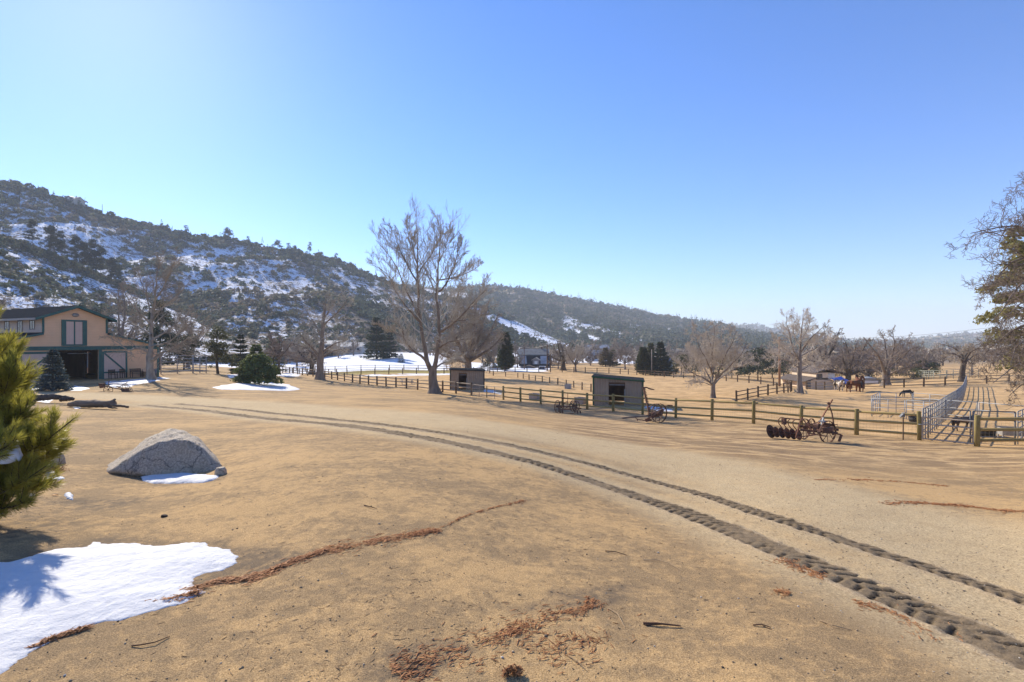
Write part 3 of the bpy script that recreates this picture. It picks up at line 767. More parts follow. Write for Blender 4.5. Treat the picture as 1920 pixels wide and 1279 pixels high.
def px_tree(name, label, px, Y, spec, style, bark, twig, seed, **kw):
    b = at(px, Y)
    return bare_tree(name, label, "tree", b, px_limbs(b, Y, spec), style, bark, twig, seed, **kw)
def auto_limbs(hgt, wid, rng, n=8, fork=0.25, r=None, spread=1.0):
    """a trunk and a fan of main limbs filling a crown of the given height and width"""
    r = r or hgt * 0.03
    f = Vector((rng.normal(0, 0.1) * r, rng.normal(0, 0.1) * r, hgt * fork))
    limbs = [([(0, 0, 0), f * 0.5, f, f + Vector((0, 0, hgt * 0.12))], r, r * 0.7)]
    for k in range(n):
        a = 2 * math.pi * (k + rng.uniform(-0.3, 0.3)) / n
        e = rng.uniform(0.15, 1.0)
        R = wid / 2 * math.sqrt(max(0, 1 - (e - 0.25) ** 2 * 1.2)) * rng.uniform(0.65, 0.95) * spread
        z1 = hgt * (fork + (1 - fork) * e * 0.9)
        tip = Vector((R * math.cos(a), R * math.sin(a), z1))
        s = f * rng.uniform(0.75, 1.0)
        mid = s.lerp(tip, 0.5) + Vector((math.cos(a), math.sin(a), 0)) * R * 0.12
        limbs.append(([s, mid, tip], r * 0.5, r * 0.12))
    top = Vector((rng.normal(0, 0.05) * wid, rng.normal(0, 0.05) * wid, hgt * 0.88))
    limbs.append(([f * 0.9, f.lerp(top, 0.5) + Vector((wid * 0.04, 0, 0)), top], r * 0.65, r * 0.12))
    return limbs
def gen_tree(name, label, px, Y, hgt, wid, style, bark, twig, seed, n=8, fork=0.25, r=None, **kw):
    return bare_tree(name, label, "tree", at(px, Y), auto_limbs(hgt, wid, np.random.default_rng(seed + 900), n, fork, r), style, bark, twig, seed, **dict(dict(tipn=2), **kw))

# tall bare tree in the middle
px_tree("bare_tree", "tallest bare tree, with two forked leaders, in front of the post fence", 815, 60, [
  ([(815,738),(812,718),(811,700),(812,688)], 0.58, 0.44),
  ([(811,702),(802,677,.4),(792,620,.8),(787,582,.8),(784,532,.6),(784,482,.4),(781,432,.2),(780,395,0)], 0.36, 0.03),
  ([(812,700),(817,670,-.4),(824,620,-.8),(819,545,-1),(822,507,-1),(825,477,-1),(826,432,-.8),(827,404,-.6)], 0.34, 0.03),
  ([(819,548,-1),(832,540,-1.6),(847,510,-2),(857,477,-2.4),(872,440,-2.8)], 0.15, 0.025),
  ([(826,622,-.8),(857,600,-2),(880,575,-2.6),(905,550,-3),(922,530,-3.2)], 0.19, 0.03),
  ([(832,618,-1),(845,600,0),(858,560,1),(862,545,1.4),(884,536,2)], 0.13, 0.03),
  ([(785,512,.5),(800,490,1.4),(810,475,2),(818,445,2.6),(820,420,3)], 0.12, 0.02),
  ([(783,533,.6),(772,512,1.6),(760,490,2.2),(745,457,3),(735,420,3.4)], 0.14, 0.02),
  ([(787,600,.8),(775,570,1.8),(760,540,2.6),(737,490,3.2),(710,457,3.6),(694,437,3.8)], 0.17, 0.02),
  ([(787,603,.8),(757,570,-.6),(740,540,-1.4),(727,515,-2),(705,500,-2.6),(690,490,-3)], 0.15, 0.02),
  ([(808,690),(795,672,-.6),(780,662,-1.2),(767,650,-1.6),(757,632,-2),(750,610,-2.4),(727,595,-3)], 0.24, 0.04),
  ([(757,632,-2),(735,622,-2.6),(715,612,-3.2),(700,604,-3.6)], 0.08, 0.02),
  ([(823,652,-.6),(840,642,-2),(862,638,-3),(890,635,-4)], 0.13, 0.02),
  ([(816,690),(828,682,1),(845,677,2),(872,673,3)], 0.15, 0.03),
  ([(821,525,-1),(855,520,.6),(880,510,1.4),(907,492,2.2)], 0.11, 0.02),
  ([(784,500,.4),(774,465,-1),(768,430,-2),(765,408,-2.6)], 0.09, 0.02),
  ([(824,490,-1),(838,455,.6),(845,425,1.6)], 0.08, 0.02),
  ([(857,600,-2),(885,600,-2),(912,585,-2)], 0.08, 0.02),
 ], "upright", M_BARK_TAN, M_TWIG_TAN, 5, rmin=0.014, kmul=1.0, pull=0.89, kbig=1.15, rk=0.85)
# bare tree in front of the barn
px_tree("bare_tree", "pale barked bare tree with spreading limbs in front of the barn", 283, 53.5, [
  ([(283,713),(281,690),(281,672),(282,660)], 0.34, 0.30),
  ([(282,664),(283,640,.3),(285,600,.4),(290,560,.3),(296,510),(300,468)], 0.25, 0.02),
  ([(280,662),(262,653,-1),(247,655,-2),(238,657,-2.5),(228,646,-3),(200,630,-3.6),(188,624,-4)], 0.13, 0.02),
  ([(284,676),(298,663,-1),(320,655,-2),(343,641,-3),(365,620,-4)], 0.14, 0.02),
  ([(284,680),(303,664,1),(322,654,2),(352,648,3)], 0.12, 0.02),
  ([(283,640),(310,622,1),(340,600,2),(372,572,3)], 0.12, 0.02),
  ([(285,612),(265,590,-1),(240,560,-2),(224,520,-2.4)], 0.11, 0.02),
  ([(286,598),(276,560,1),(262,520,2),(250,492,2.4)], 0.10, 0.02),
  ([(289,565),(310,532,-1),(325,495,-2),(340,472,-2.4)], 0.10, 0.02),
  ([(284,628),(258,612,1.4),(220,598,2.6),(196,580,3)], 0.10, 0.02),
  ([(286,590),(315,570,1.5),(345,540,2.6),(362,520,3)], 0.09, 0.02),
  ([(284,650),(318,640,-2),(350,612,-3),(380,600,-4)], 0.10, 0.02),
 ], "round", M_BARK_PALE, M_TWIG_RUST, 6, rmin=0.009, kmul=1.0, pull=0.95, kbig=1.1)
# topped tree by the far end of the fence
px_tree("bare_tree", "topped bare tree with thick cut leader at the far end of the post fence", 600, 88, [
  ([(600,713),(600,690),(601,675),(602,664)], 0.62, 0.52),
  ([(602,668),(604,635),(606,605),(607,585),(608,568)], 0.45, 0.20),
  ([(600,672),(588,655,-1),(575,643,-2),(560,622,-3)], 0.25, 0.04),
  ([(599,676),(578,655,1),(562,648,2),(540,640,3)], 0.22, 0.04),
  ([(604,660),(622,648,-1),(640,640,-2),(655,640,-3)], 0.18, 0.03),
  ([(604,670),(622,660,1),(638,655,2),(650,662,3)], 0.16, 0.03),
  ([(606,610),(630,588,-1),(650,566,-2),(659,554,-2)], 0.16, 0.03),
  ([(607,600),(620,577,1),(632,560,1.6),(642,546,2)], 0.13, 0.03),
  ([(604,640),(592,610,1),(578,590,2),(572,580,2)], 0.13, 0.03),
  ([(606,590),(609,570,.5),(615,548,1)], 0.1, 0.03),
 ], "droop", M_BARK_TAN, M_TWIG_TAN, 8, rmin=0.018)
# round pale tree behind the fence
px_tree("bare_tree", "round low forked pale bare tree beside the right hand shed", 1337, 55, [
  ([(1337,747),(1337,732),(1337,722),(1338,717)], 0.24, 0.21),
  ([(1336,722),(1325,712,-.6),(1300,700,-1.6),(1284,688,-2.4),(1276,676,-3)], 0.11, 0.015),
  ([(1337,720),(1335,705,.4),(1335,672,.8),(1332,642,1),(1322,610,1.2)], 0.13, 0.015),
  ([(1338,720),(1345,705,-.6),(1357,672,-1.2),(1370,647,-1.8),(1382,620,-2.2)], 0.12, 0.015),
  ([(1338,722),(1350,710,.8),(1380,690,2),(1412,676,2.8)], 0.11, 0.015),
  ([(1336,720),(1330,708,1),(1310,672,2),(1292,640,2.6)], 0.11, 0.015),
  ([(1337,700),(1345,670,1.8),(1352,640,2.6),(1356,610,3)], 0.10, 0.015),
  ([(1336,702),(1322,670,-1.8),(1308,640,-2.6),(1305,615,-3)], 0.10, 0.015),
  ([(1338,716),(1365,690,-1.6),(1390,665,-2.6),(1400,640,-3)], 0.10, 0.015),
  ([(1337,724),(1318,717,1),(1296,714,2)], 0.06, 0.015),
  ([(1336,690),(1337,650,-1),(1340,612,-1.4)], 0.09, 0.015),
 ], "round", M_BARK_GREY, M_TWIG_PALE, 9, rmin=0.010, kmul=1.5, pull=0.98, kbig=1.2)
# taller pale tree right of it
px_tree("bare_tree", "slender bare tree with straight dark trunk and white upper limbs", 1500, 62, [
  ([(1500,738),(1499,715),(1499,695),(1499,680)], 0.30, 0.24),
  ([(1499,684),(1500,672),(1501,635),(1504,605),(1507,582)], 0.20, 0.015),
  ([(1499,676),(1487,655,-1),(1482,630,-1.4),(1475,605,-1.8),(1476,588,-2)], 0.12, 0.015),
  ([(1498,672),(1472,655,1),(1455,640,1.6),(1446,628,2)], 0.10, 0.015),
  ([(1501,660),(1515,640,-1),(1530,625,-1.6),(1552,606,-2)], 0.12, 0.015),
  ([(1500,696),(1515,687,1),(1532,680,2),(1548,682,3)], 0.10, 0.015),
  ([(1499,692),(1480,677,-1),(1460,672,-2),(1448,670,-3)], 0.09, 0.015),
  ([(1501,640),(1515,615,1.4),(1520,590,2)], 0.08, 0.015),
  ([(1500,650),(1488,625,1.6),(1490,596,2.2)], 0.08, 0.015),
  ([(1500,668),(1525,655,2),(1550,645,3),(1562,635,3.4)], 0.09, 0.015),
 ], "round", M_BARK_GREY, M_TWIG_PALE, 10, rmin=0.010, kmul=1.3, pull=0.98, kbig=1.2)
# oak by the back fence
px_tree("oak_tree", "wide gnarled leafless oak behind the back rail fence", 1660, 80, [
  ([(1661,723),(1661,712),(1661,704),(1661,698)], 0.55, 0.50),
  ([(1661,704),(1654,684,-1),(1644,663,-2),(1630,647,-3),(1618,632,-3.4)], 0.28, 0.03),
  ([(1661,702),(1663,677,.6),(1661,654,1.2),(1657,635,1.6),(1651,622,2)], 0.28, 0.03),
  ([(1662,703),(1673,665,-.8),(1677,642,-1.6),(1672,618,-2)], 0.26, 0.03),
  ([(1663,704),(1682,672,1.5),(1691,654,2.4),(1701,634,3)], 0.24, 0.03),
  ([(1660,706),(1650,697,1.5),(1635,690,3),(1617,680,4)], 0.2, 0.03),
  ([(1663,707),(1678,697,-1.5),(1701,687,-3),(1724,676,-4)], 0.2, 0.03),
  ([(1661,690),(1645,675,2.5),(1630,668,4),(1612,660,5)], 0.16, 0.03),
  ([(1664,690),(1690,670,-2.5),(1708,655,-4),(1720,650,-5)], 0.16, 0.03),
 ], "gnarl", M_BARK_GREY, M_TWIG_GREY, 12, rmin=0.018)
px_tree("oak_tree", "small dark trunked oak leaning left on the mound beside the pipe corral", 1805, 82, [
  ([(1804,716),(1804,700),(1806,686),(1808,677)], 0.42, 0.34),
  ([(1807,682),(1799,668,-.6),(1785,663,-1.4),(1770,663,-2)], 0.2, 0.03),
  ([(1807,678),(1801,663,1),(1785,651,1.8),(1768,646,2.4)], 0.2, 0.03),
  ([(1808,678),(1820,661,-1),(1832,654,-1.8),(1850,642,-2.6)], 0.2, 0.03),
  ([(1808,678),(1816,655,1.2),(1822,645,2)], 0.16, 0.03),
  ([(1808,680),(1825,668,2),(1842,662,3)], 0.14, 0.03),
  ([(1806,680),(1795,672,2.4),(1778,672,3.6)], 0.12, 0.03),
 ], "gnarl", M_BARK_DARK, M_TWIG_RUST, 13, rmin=0.018)
# overhanging oak at the right edge
px_tree("oak_tree", "big leafless oak overhanging the pens from the right edge", 2075, 25, [
  ([(2075,845),(2070,740),(2062,640),(2060,580)], 0.42, 0.33),
  ([(2062,600),(2010,500),(1950,440,-.4),(1920,427,-.6),(1872,426,-.8),(1843,435,-.9),(1814,438,-1),(1782,434,-1)], 0.15, 0.012),
  ([(2062,620),(2000,540),(1950,490,.6),(1920,483,.8),(1886,494,1),(1868,530,1.2),(1845,552,1.4),(1812,560,1.5)], 0.14, 0.012),
  ([(2062,640),(2000,560,-1),(1940,520,-1.4),(1893,559,-1.8),(1872,599,-2),(1845,606,-2),(1818,606,-2)], 0.13, 0.012),
  ([(2062,660),(2000,610),(1920,610,.5),(1872,640,1),(1842,668,1.2),(1822,682,1.3)], 0.13, 0.012),
  ([(2064,680),(2000,660,-.8),(1920,678,-1),(1886,696,-1.2),(1858,722,-1.3),(1846,738,-1.4)], 0.12, 0.012),
  ([(2064,690),(1990,690,1),(1930,712,1.4),(1898,738,1.6),(1880,752,1.6)], 0.11, 0.012),
  ([(2060,590),(2010,430,1),(1960,340,1.4),(1920,329,1.6),(1896,352,1.8),(1886,372,1.8)], 0.12, 0.012),
  ([(2062,600),(1990,520,2),(1925,560,2.6),(1890,590,2.8),(1862,640,3)], 0.11, 0.012),
  ([(2062,650),(1980,600,-2),(1915,640,-2.6),(1895,680,-2.8),(1900,722,-2.8)], 0.10, 0.012),
  ([(2060,590),(2000,460,-1.4),(1940,400,-2),(1905,400,-2.2),(1880,408,-2.4)], 0.09, 0.012),
  ([(2064,690),(1990,700,-1.6),(1925,690,-2),(1880,670,-2.4),(1856,648,-2.6)], 0.09, 0.012),
 ], "gnarl", M_BARK_GREY, simple("twig_oak", (0.23, 0.18, 0.14), (0.13, 0.10, 0.08), 0.8, 0.9), 14, rmin=0.0075, kmul=1.1, pull=0.94, kbig=1.3)

# background bare trees: (name, label, px, Y, height, width, style, bark, twig, seed, n, fork)
gen_tree("bare_tree", "broad brown twigged tree with drooping branches behind the left shed", 878, 96, 15.5, 17.5, "droop", M_BARK_TAN, M_TWIG_RUST, 31, n=12, fork=0.2, r=0.75, rmin=0.02, kmul=1.5)
gen_tree("bare_tree", "round tan bare tree beside the far arena fence right of the utility pole", 1079, 128, 8.2, 8.6, "round", M_BARK_GREY, M_TWIG_PALE, 32, n=9, fork=0.22, rmin=0.02, kmul=1.3)
gen_tree("oak_tree", "dark trunked bare oak just left of the round tan tree by the arena", 1056, 136, 8.5, 9.5, "gnarl", M_BARK_DARK, M_TWIG_RUST, 33, n=8, fork=0.3, r=0.65, rmin=0.024)
gen_tree("bare_tree", "grey bare tree between the small conifers beyond the arena", 1172, 150, 7.6, 8, "round", M_BARK_GREY, M_TWIG_GREY, 34, n=8, fork=0.25, rmin=0.026)
gen_tree("bare_tree", "thin bare tree with dark leaning trunk beside the round green bush", 523, 97, 8.5, 7, "droop", M_BARK_DARK, M_TWIG_GREY, 35, n=7, fork=0.4, rmin=0.018)
gen_tree("oak_tree", "squat dark bare oak behind the topped tree on the snow", 585, 118, 8.5, 12, "gnarl", M_BARK_DARK, M_TWIG_GREY, 36, n=9, fork=0.3, r=0.6, rmin=0.024)
gen_tree("oak_tree", "tangled bare oak with black limbs behind the blue tarp roof", 1590, 108, 9.6, 14, "gnarl", M_BARK_DARK, M_TWIG_GREY, 37, n=10, fork=0.22, r=0.55, rmin=0.024, kmul=1.3)
gen_tree("oak_tree", "bare oak with dark crooked limbs above the stucco barn roof", 1545, 118, 13.5, 12, "gnarl", M_BARK_DARK, M_TWIG_GREY, 38, n=9, fork=0.3, r=0.5, rmin=0.024, kmul=1.2)
gen_tree("oak_tree", "low spreading bare oak left of the oak by the back fence", 1628, 112, 8.0, 13, "gnarl", M_BARK_GREY, M_TWIG_GREY, 39, n=9, fork=0.2, r=0.45, rmin=0.024, kmul=1.3)
gen_tree("oak_tree", "low spreading bare oak right of the oak by the back fence", 1722, 112, 6.6, 11, "gnarl", M_BARK_GREY, M_TWIG_GREY, 40, n=9, fork=0.2, r=0.4, rmin=0.024, kmul=1.3)
gen_tree("bare_tree", "thin bare tree just right of the leaning oak on the mound", 1822, 100, 6.4, 6, "gnarl", M_BARK_GREY, M_TWIG_RUST, 41, n=7, fork=0.35, rmin=0.02)
gen_tree("bare_tree", "reddish bare tree at the left edge behind the barn roof", -28, 105, 15, 12, "round", M_BARK_GREY, M_TWIG_RUST, 42, n=8, fork=0.2, rmin=0.02)
gen_tree("bare_tree", "grey bare tree close behind the barn beside its right eave", 225, 84, 14.5, 12, "round", M_BARK_GREY, M_TWIG_RUST, 43, n=9, fork=0.25, rmin=0.018, kmul=1.2)
gen_tree("bare_tree", "bare tree behind the pipe gate on the right of the barn", 352, 100, 11, 11, "round", M_BARK_GREY, M_TWIG_RUST, 44, n=9, fork=0.25, rmin=0.02)
# bare scrub that fills the valley behind the paddocks
def valley_trees():
    rng = np.random.default_rng(77)
    protos = []
    kinds = [("round", M_BARK_GREY, M_TWIG_GREY), ("gnarl", M_BARK_GREY, M_TWIG_RUST), ("round", M_BARK_GREY, M_TWIG_PALE), ("gnarl", M_BARK_DARK, M_TWIG_GREY)]
    for i, (s, b, t) in enumerate(kinds):
        protos.append(bare_tree("valley_tree", "one of the small leafless trees scattered over the valley floor behind the paddocks", "tree", (0, 0, 0),
                      auto_limbs(7.0, 8.0, np.random.default_rng(i), 7, 0.2, 0.25), s, b, t, 300 + i, "bare trees on the valley floor", rmin=0.035, sides=(6, 3, 3, 3), tipn=2, kmul=0.7))
    spots = []
    for (px, Y, sc) in [(1105,170,.9),(1128,205,1.),(1200,175,.85),(1268,190,1.),(1290,160,.9),(1310,150,.8),(1410,170,1.1),(1432,150,1.),(1455,180,1.1),(1470,140,.9),(1520,165,1.),(1565,150,1.),(1585,180,1.1),(1610,150,.9),
                        (1640,160,1.),(1680,150,.9),(1700,170,1.),(1735,140,.85),(1745,165,1.),(1765,180,1.),(1860,150,.9),(1885,165,1.),(1910,140,.9),(990,210,1.2),(965,190,1.),(1015,230,1.3),(1040,200,1.1),(1060,220,1.2),
                        (905,180,1.1),(925,230,1.3),(880,220,1.1),(840,230,1.2),(660,190,1.),(690,215,.9),(635,170,.9),(560,150,1.),(540,170,.9),(505,150,.8),(1340,230,1.1),(1380,210,1.2),(1500,260,1.2),(1550,280,1.2),
                        (1600,300,1.2),(1650,260,1.1),(1690,320,1.2),(1730,280,1.1),(1790,300,1.2),(1830,260,1.1),(1150,280,1.3),(1210,300,1.3),(1250,260,1.2),(968,146,.75),(1046,146,.8),(1062,175,1.1),(1090,190,1.2),(1112,240,1.4),(1140,200,1.1),(1160,225,1.4),(1185,195,1.1),(1196,250,1.5),(1232,210,1.2),(1262,230,1.4),(1285,205,1.1),(1300,240,1.4),(1325,180,1.1),(1352,190,1.2),(1395,200,1.2),(1425,210,1.3),(1448,230,1.4),(1478,210,1.2),(1522,220,1.3),(1480,180,1.1),(1660,200,1.2),(1715,210,1.2),(1752,220,1.3),(1845,220,1.2),(1895,230,1.3),(800,210,1.3),(770,230,1.3),(735,225,1.2),(930,170,1.0)]:
        spots.append((px + rng.uniform(-4, 4), Y * rng.uniform(0.95, 1.05), sc * rng.uniform(0.85, 1.15)))
    used = set(); labs = set()
    LOOK = ("grey", "rusty brown", "pale", "dark limbed")
    LAND = [(560, "behind the ragged pine"), (640, "behind the topped tree"), (720, "by the layered cedar"), (900, "behind the left shed"), (975, "beside the tall cypress"), (1045, "around the grey house"), (1120, "near the round tan tree"), (1195, "behind the young conifers"), (1300, "behind the cypress trio"), (1400, "behind the round pale tree"), (1475, "near the reddish pole"), (1560, "behind the slender bare tree"), (1645, "behind the stucco barn"), (1720, "behind the wide oak"), (1800, "left of the leaning oak"), (2100, "behind the pipe corral")]
    for i, (px, Y, sc) in enumerate(spots):
        k = i % 4
        o = protos[k] if k not in used else dup(protos[k], (0, 0, 0))
        used.add(k)
        land = next((t for (lim, t) in LAND if px < lim), LAND[-1][1])
        lb = "%s bare tree on the valley floor %s" % (LOOK[k], land)
        for w in ("", ", nearer of two", ", farthest back", ", low and small", ", wide crowned", ", half hidden", ", standing apart", ", second row back", ", with a flat top"):
            if lb + w not in labs: lb = lb + w; break
        labs.add(lb); o["label"] = lb
        o.location = at(px, Y); o.scale = (sc, sc, sc * rng.uniform(0.85, 1.1)); o.rotation_euler = (0, 0, rng.uniform(0, 6.28))
valley_trees()

# ---------------------------------------------------------------- evergreens
M_PINE = leafy("pine_needles", (0.045, 0.075, 0.025), (0.12, 0.16, 0.045), 0.35, 0.8, (0.15, 0.16, 0.03))
M_SPRUCE = leafy("blue_spruce_needles", (0.035, 0.055, 0.055), (0.10, 0.135, 0.13), 0.2, 1.5)
M_CEDAR = leafy("cedar_foliage", (0.028, 0.042, 0.022), (0.075, 0.085, 0.035), 0.25, 0.7)
M_OLIVE = leafy("olive_foliage", (0.055, 0.06, 0.028), (0.12, 0.12, 0.05), 0.3, 0.7)
M_DARKG = leafy("dark_conifer_foliage", (0.018, 0.032, 0.022), (0.05, 0.07, 0.04), 0.2, 0.7)
M_RUSTC = leafy("rusty_conifer_foliage", (0.05, 0.055, 0.025), (0.16, 0.11, 0.045), 0.3, 0.5)
def cards(c, d, size, rng, asp=0.45):
    """slim leaf sprays at points c pointing along d"""
    n = len(c)
    d = d / (np.linalg.norm(d, axis=-1, keepdims=True) + 1e-9)
    s = np.cross(d, rng.normal(0, 1, (n, 3))); s /= np.linalg.norm(s, axis=-1, keepdims=True) + 1e-9
    L = (size * rng.uniform(0.6, 1.3, n))[:, None]
    V = np.stack([c - s * L * asp * 0.5, c + s * L * asp * 0.5, c + d * L], 1).reshape(-1, 3)
    return V, np.arange(n * 3).reshape(-1, 3)
def conifer(name, label, base, hgt, rad, mat, seed, group=None, bark=None, tiers=16, nb=11, dens=26, spray=0.3, droop=0.25, z0=0.06, taper=0.85, scruff=0.2, rt=None, cat="tree"):
    """whorled evergreen: branches in tiers, each hung with small sprays"""
    rng = np.random.default_rng(seed)
    root = thing(name, label, cat, base, 0, group)
    rt = rt or hgt * 0.022
    V, Fc = tubes(np.array([[(0, 0, -0.15), (0, 0, hgt * 0.4), (0, 0, hgt * 0.97)]]), np.array([[rt * 1.3, rt * 0.8, rt * 0.12]]), 8)
    br, brr = [], []
    cs, ds = [], []
    for i in range(tiers):
        f = (i + rng.uniform(0, 0.6)) / tiers
        z = hgt * (z0 + (1 - z0) * f)
        R = rad * (1 - f) ** taper * rng.uniform(1 - scruff, 1 + scruff * 0.6) + 0.04 * rad
        for k in range(nb):
            a = 2 * math.pi * (k + rng.uniform(-0.4, 0.4)) / nb + i * 0.7
            r = R * rng.uniform(1 - scruff, 1.05)
            u = np.array([math.cos(a), math.sin(a), 0]); up = 0.35 * f
            t = np.linspace(0, 1, 5)[:, None]
            p = np.array([0, 0, z]) + u * r * t + np.array([0, 0, 1]) * (r * (up * t - droop * t * t * (1 - f) + 0.18 * t ** 3))
            br.append(p); brr.append(np.linspace(rt * 0.28, rt * 0.05, 5) * (1 - 0.6 * f))
            m = max(4, int(dens * (0.35 + r / rad * 0.8)))
            q = rng.uniform(0.12, 1.0, m) ** 0.8; j = np.clip((q * 4).astype(int), 0, 3); fr = (q * 4 - j)[:, None]
            c = p[j] * (1 - fr) + p[j + 1] * fr
            side = np.array([-math.sin(a), math.cos(a), 0])
            c = c + side * (rng.normal(0, 0.16, m) * r * (1 - 0.5 * q))[:, None] + np.array([0, 0, 1]) * rng.normal(0, 0.05, m)[:, None] * r
            cs.append(c); ds.append(u * 0.9 + side * rng.normal(0, 0.6, (m, 1)) + np.array([0, 0, 1]) * rng.normal(0.1, 0.4, (m, 1)))
    V2, F2 = tubes(np.array(br), np.array(brr), 3)
    Va, Fa = join([(V, Fc), (V2, F2)])
    link("trunk", np_mesh("trunk", Va, Fa, bark or M_BARK_DARK, True), root)
    c = np.vstack(cs); d = np.vstack(ds)
    V, Fc = cards(c, d, spray, rng)
    link("crown", np_mesh("crown", V, Fc, mat), root)
    return root
def lobed(name, label, base, lobes, mat, seed, K=150, card=0.16, trunk=None, group=None, cat="tree", bark=None):
    """evergreen of leafy lobes: (x, y, z, rx, rz) each; trunk: list of polylines with radii"""
    rng = np.random.default_rng(seed)
    root = thing(name, label, cat, base, 0, group)
    P = np.array([l[:3] for l in lobes], float); rx = np.array([l[3] for l in lobes]); rz = np.array([l[4] for l in lobes])
    V, Fc, _ = clumps(P, rx, rz, K, rng, lift=0.0, card=card)
    link("crown", np_mesh("crown", V, Fc, mat), root)
    tr = trunk or [([(0, 0, -0.15), (0, 0, max(l[2] for l in lobes) * 0.7)], 0.15, 0.05)]
    mp = np.array([resample(t[0], 8) for t in tr]); mr = np.array([np.linspace(t[1], t[2], 8) for t in tr])
    V, Fc = tubes(mp, mr, 7)
    link("trunk", np_mesh("trunk", V, Fc, bark or M_BARK_DARK, True), root)
    return root
def rand_lobes(rng, n, w, z0, z1, r, prof):
    out = []
    for _ in range(n):
        z = rng.uniform(z0, z1); f = (z - z0) / (z1 - z0); R = w / 2 * prof(f)
        a = rng.uniform(0, 6.28); q = math.sqrt(rng.uniform(0.1, 1)) * R
        s = r * rng.uniform(0.7, 1.3)
        out.append((q * math.cos(a), q * math.sin(a), z, s, s * 0.7))
    return out
# young blue spruce by the barn door
conifer("spruce_tree", "young blue grey spruce in front of the open barn door", at(99, 40), 3.15, 1.2, M_SPRUCE, 61, tiers=17, nb=13, dens=44, spray=0.17, droop=0.35, z0=0.05, taper=0.8, scruff=0.22)
# mugo-like bush
rb = np.random.default_rng(62)
lobed("evergreen_bush", "dense round dark green bush above the snow patch left of the fence", at(484, 63),
      [(2.25 * max(0, 1 - max(f, 0) ** 2.6) ** 0.5 * math.cos(a) * q, 1.9 * math.sqrt(max(0, 1 - f * f)) * math.sin(a) * q, 0.5 + 2.75 * f, rb.uniform(0.42, 0.68), rb.uniform(0.36, 0.56)) for f, a, q in [(rb.uniform(-0.08, 1.0), rb.uniform(0, 6.28), rb.uniform(0.6, 1.05)) for _ in range(130)]],
      M_PINE, 62, K=120, card=0.26, cat="bush", trunk=[([(0, 0, -.1), (0.1, 0, 0.9), (0.1, 0, 2.2)], 0.18, 0.05)])
def pine_lobes(rng, hgt, wid, n, r, z0=0.25):
    return rand_lobes(rng, n, wid, hgt * z0, hgt * 0.97, r, lambda f: (1 - f * 0.75) * (0.8 + 0.2 * math.sin(f * 9)))
r6 = np.random.default_rng(63)
lobed("pine_tree", "ragged dark pine with open layered boughs right of the pipe gate", at(406, 75), pine_lobes(r6, 6.6, 6.2, 46, 0.75, 0.12), M_OLIVE, 63, K=110, card=0.2, trunk=[([(0.2,0,-.1),(0,0,2.5),(0.1,0,6.2)], 0.2, 0.05), ([(0,0,1.8),(-1.6,0.4,2.6),(-2.6,0.6,2.9)], 0.08, 0.03), ([(0,0,2.6),(1.5,-0.4,3.2),(2.4,-0.6,3.4)], 0.08, 0.03)])
conifer("pine_tree", "short bright green pine just behind the round bush", at(480, 74), 4.75, 1.35, M_PINE, 64, tiers=11, nb=9, dens=46, spray=0.36, droop=0.1, z0=0.2, taper=0.55)
conifer("fir_tree", "grey green fir left of the round bush", at(451, 84), 6.4, 1.8, M_DARKG, 65, tiers=14, nb=10, dens=30, spray=0.38)
lobed("cedar_tree", "broad dark cedar behind the bare tree at the corner of the barn", at(300, 82), pine_lobes(np.random.default_rng(66), 10.5, 9.5, 64, 1.0, 0.1), M_DARKG, 66, K=110, card=0.2)
lobed("cedar_tree", "low dark evergreen mass behind the pipe gate", at(345, 90), pine_lobes(np.random.default_rng(67), 6.0, 9.5, 44, 1.0, 0.1), M_DARKG, 67, K=110, card=0.2)
conifer("pine_tree", "slim grey green pine left of the thin bare tree", at(513, 112), 7.4, 2.6, M_OLIVE, 68, tiers=11, nb=8, dens=26, spray=0.5)
conifer("cedar_tree", "large layered dark cedar at the foot of the snowy hill", at(706, 165), 13.0, 4.6, M_DARKG, 69, tiers=16, nb=12, dens=34, spray=0.75, droop=0.3)
conifer("cedar_tree", "smaller dark cedar right of the large layered one", at(730, 170), 9.5, 3.2, M_DARKG, 70, tiers=13, nb=10, dens=30, spray=0.7, droop=0.3)
conifer("spruce_tree", "tiny blue spruce standing alone on the open snow", at(752, 150), 2.6, 1.1, M_SPRUCE, 71, tiers=9, nb=8, dens=16, spray=0.3)
conifer("cypress_tree", "tall narrow dark cypress left of the grey roofed house", at(948, 132), 9.4, 2.3, M_CEDAR, 72, tiers=24, nb=12, dens=26, spray=0.6, droop=-0.5, z0=0.02, taper=0.6, scruff=0.12)
lobed("evergreen_tree", "low dark evergreen between the broad brown tree and the cypress", at(915, 128), pine_lobes(np.random.default_rng(73), 4.6, 4.2, 26, 0.7, 0.1), M_DARKG, 73, K=70, card=0.24)
conifer("cypress_tree", "leftmost narrow cypress beside the thin pole beyond the arena", at(1206, 120), 6.2, 1.7, M_CEDAR, 74, tiers=20, nb=12, dens=24, spray=0.5, droop=-0.5, z0=0.02, taper=0.55, scruff=0.1)
conifer("cypress_tree", "thin light green cypress between two darker ones", at(1220, 126), 7.3, 1.1, M_OLIVE, 75, tiers=20, nb=10, dens=22, spray=0.5, droop=-0.5, z0=0.02, taper=0.5, scruff=0.1)
conifer("fir_tree", "wide based dark green conifer right of the two narrow cypresses", at(1238, 119), 7.6, 3.6, M_DARKG, 76, tiers=17, nb=12, dens=34, spray=0.55, droop=0.1, z0=0.03, taper=1.25)
conifer("fir_tree", "rust tinged young conifer beyond the sand arena", at(1135, 165), 6.0, 2.2, M_RUSTC, 77, tiers=11, nb=9, dens=24, spray=0.6, droop=0.0)
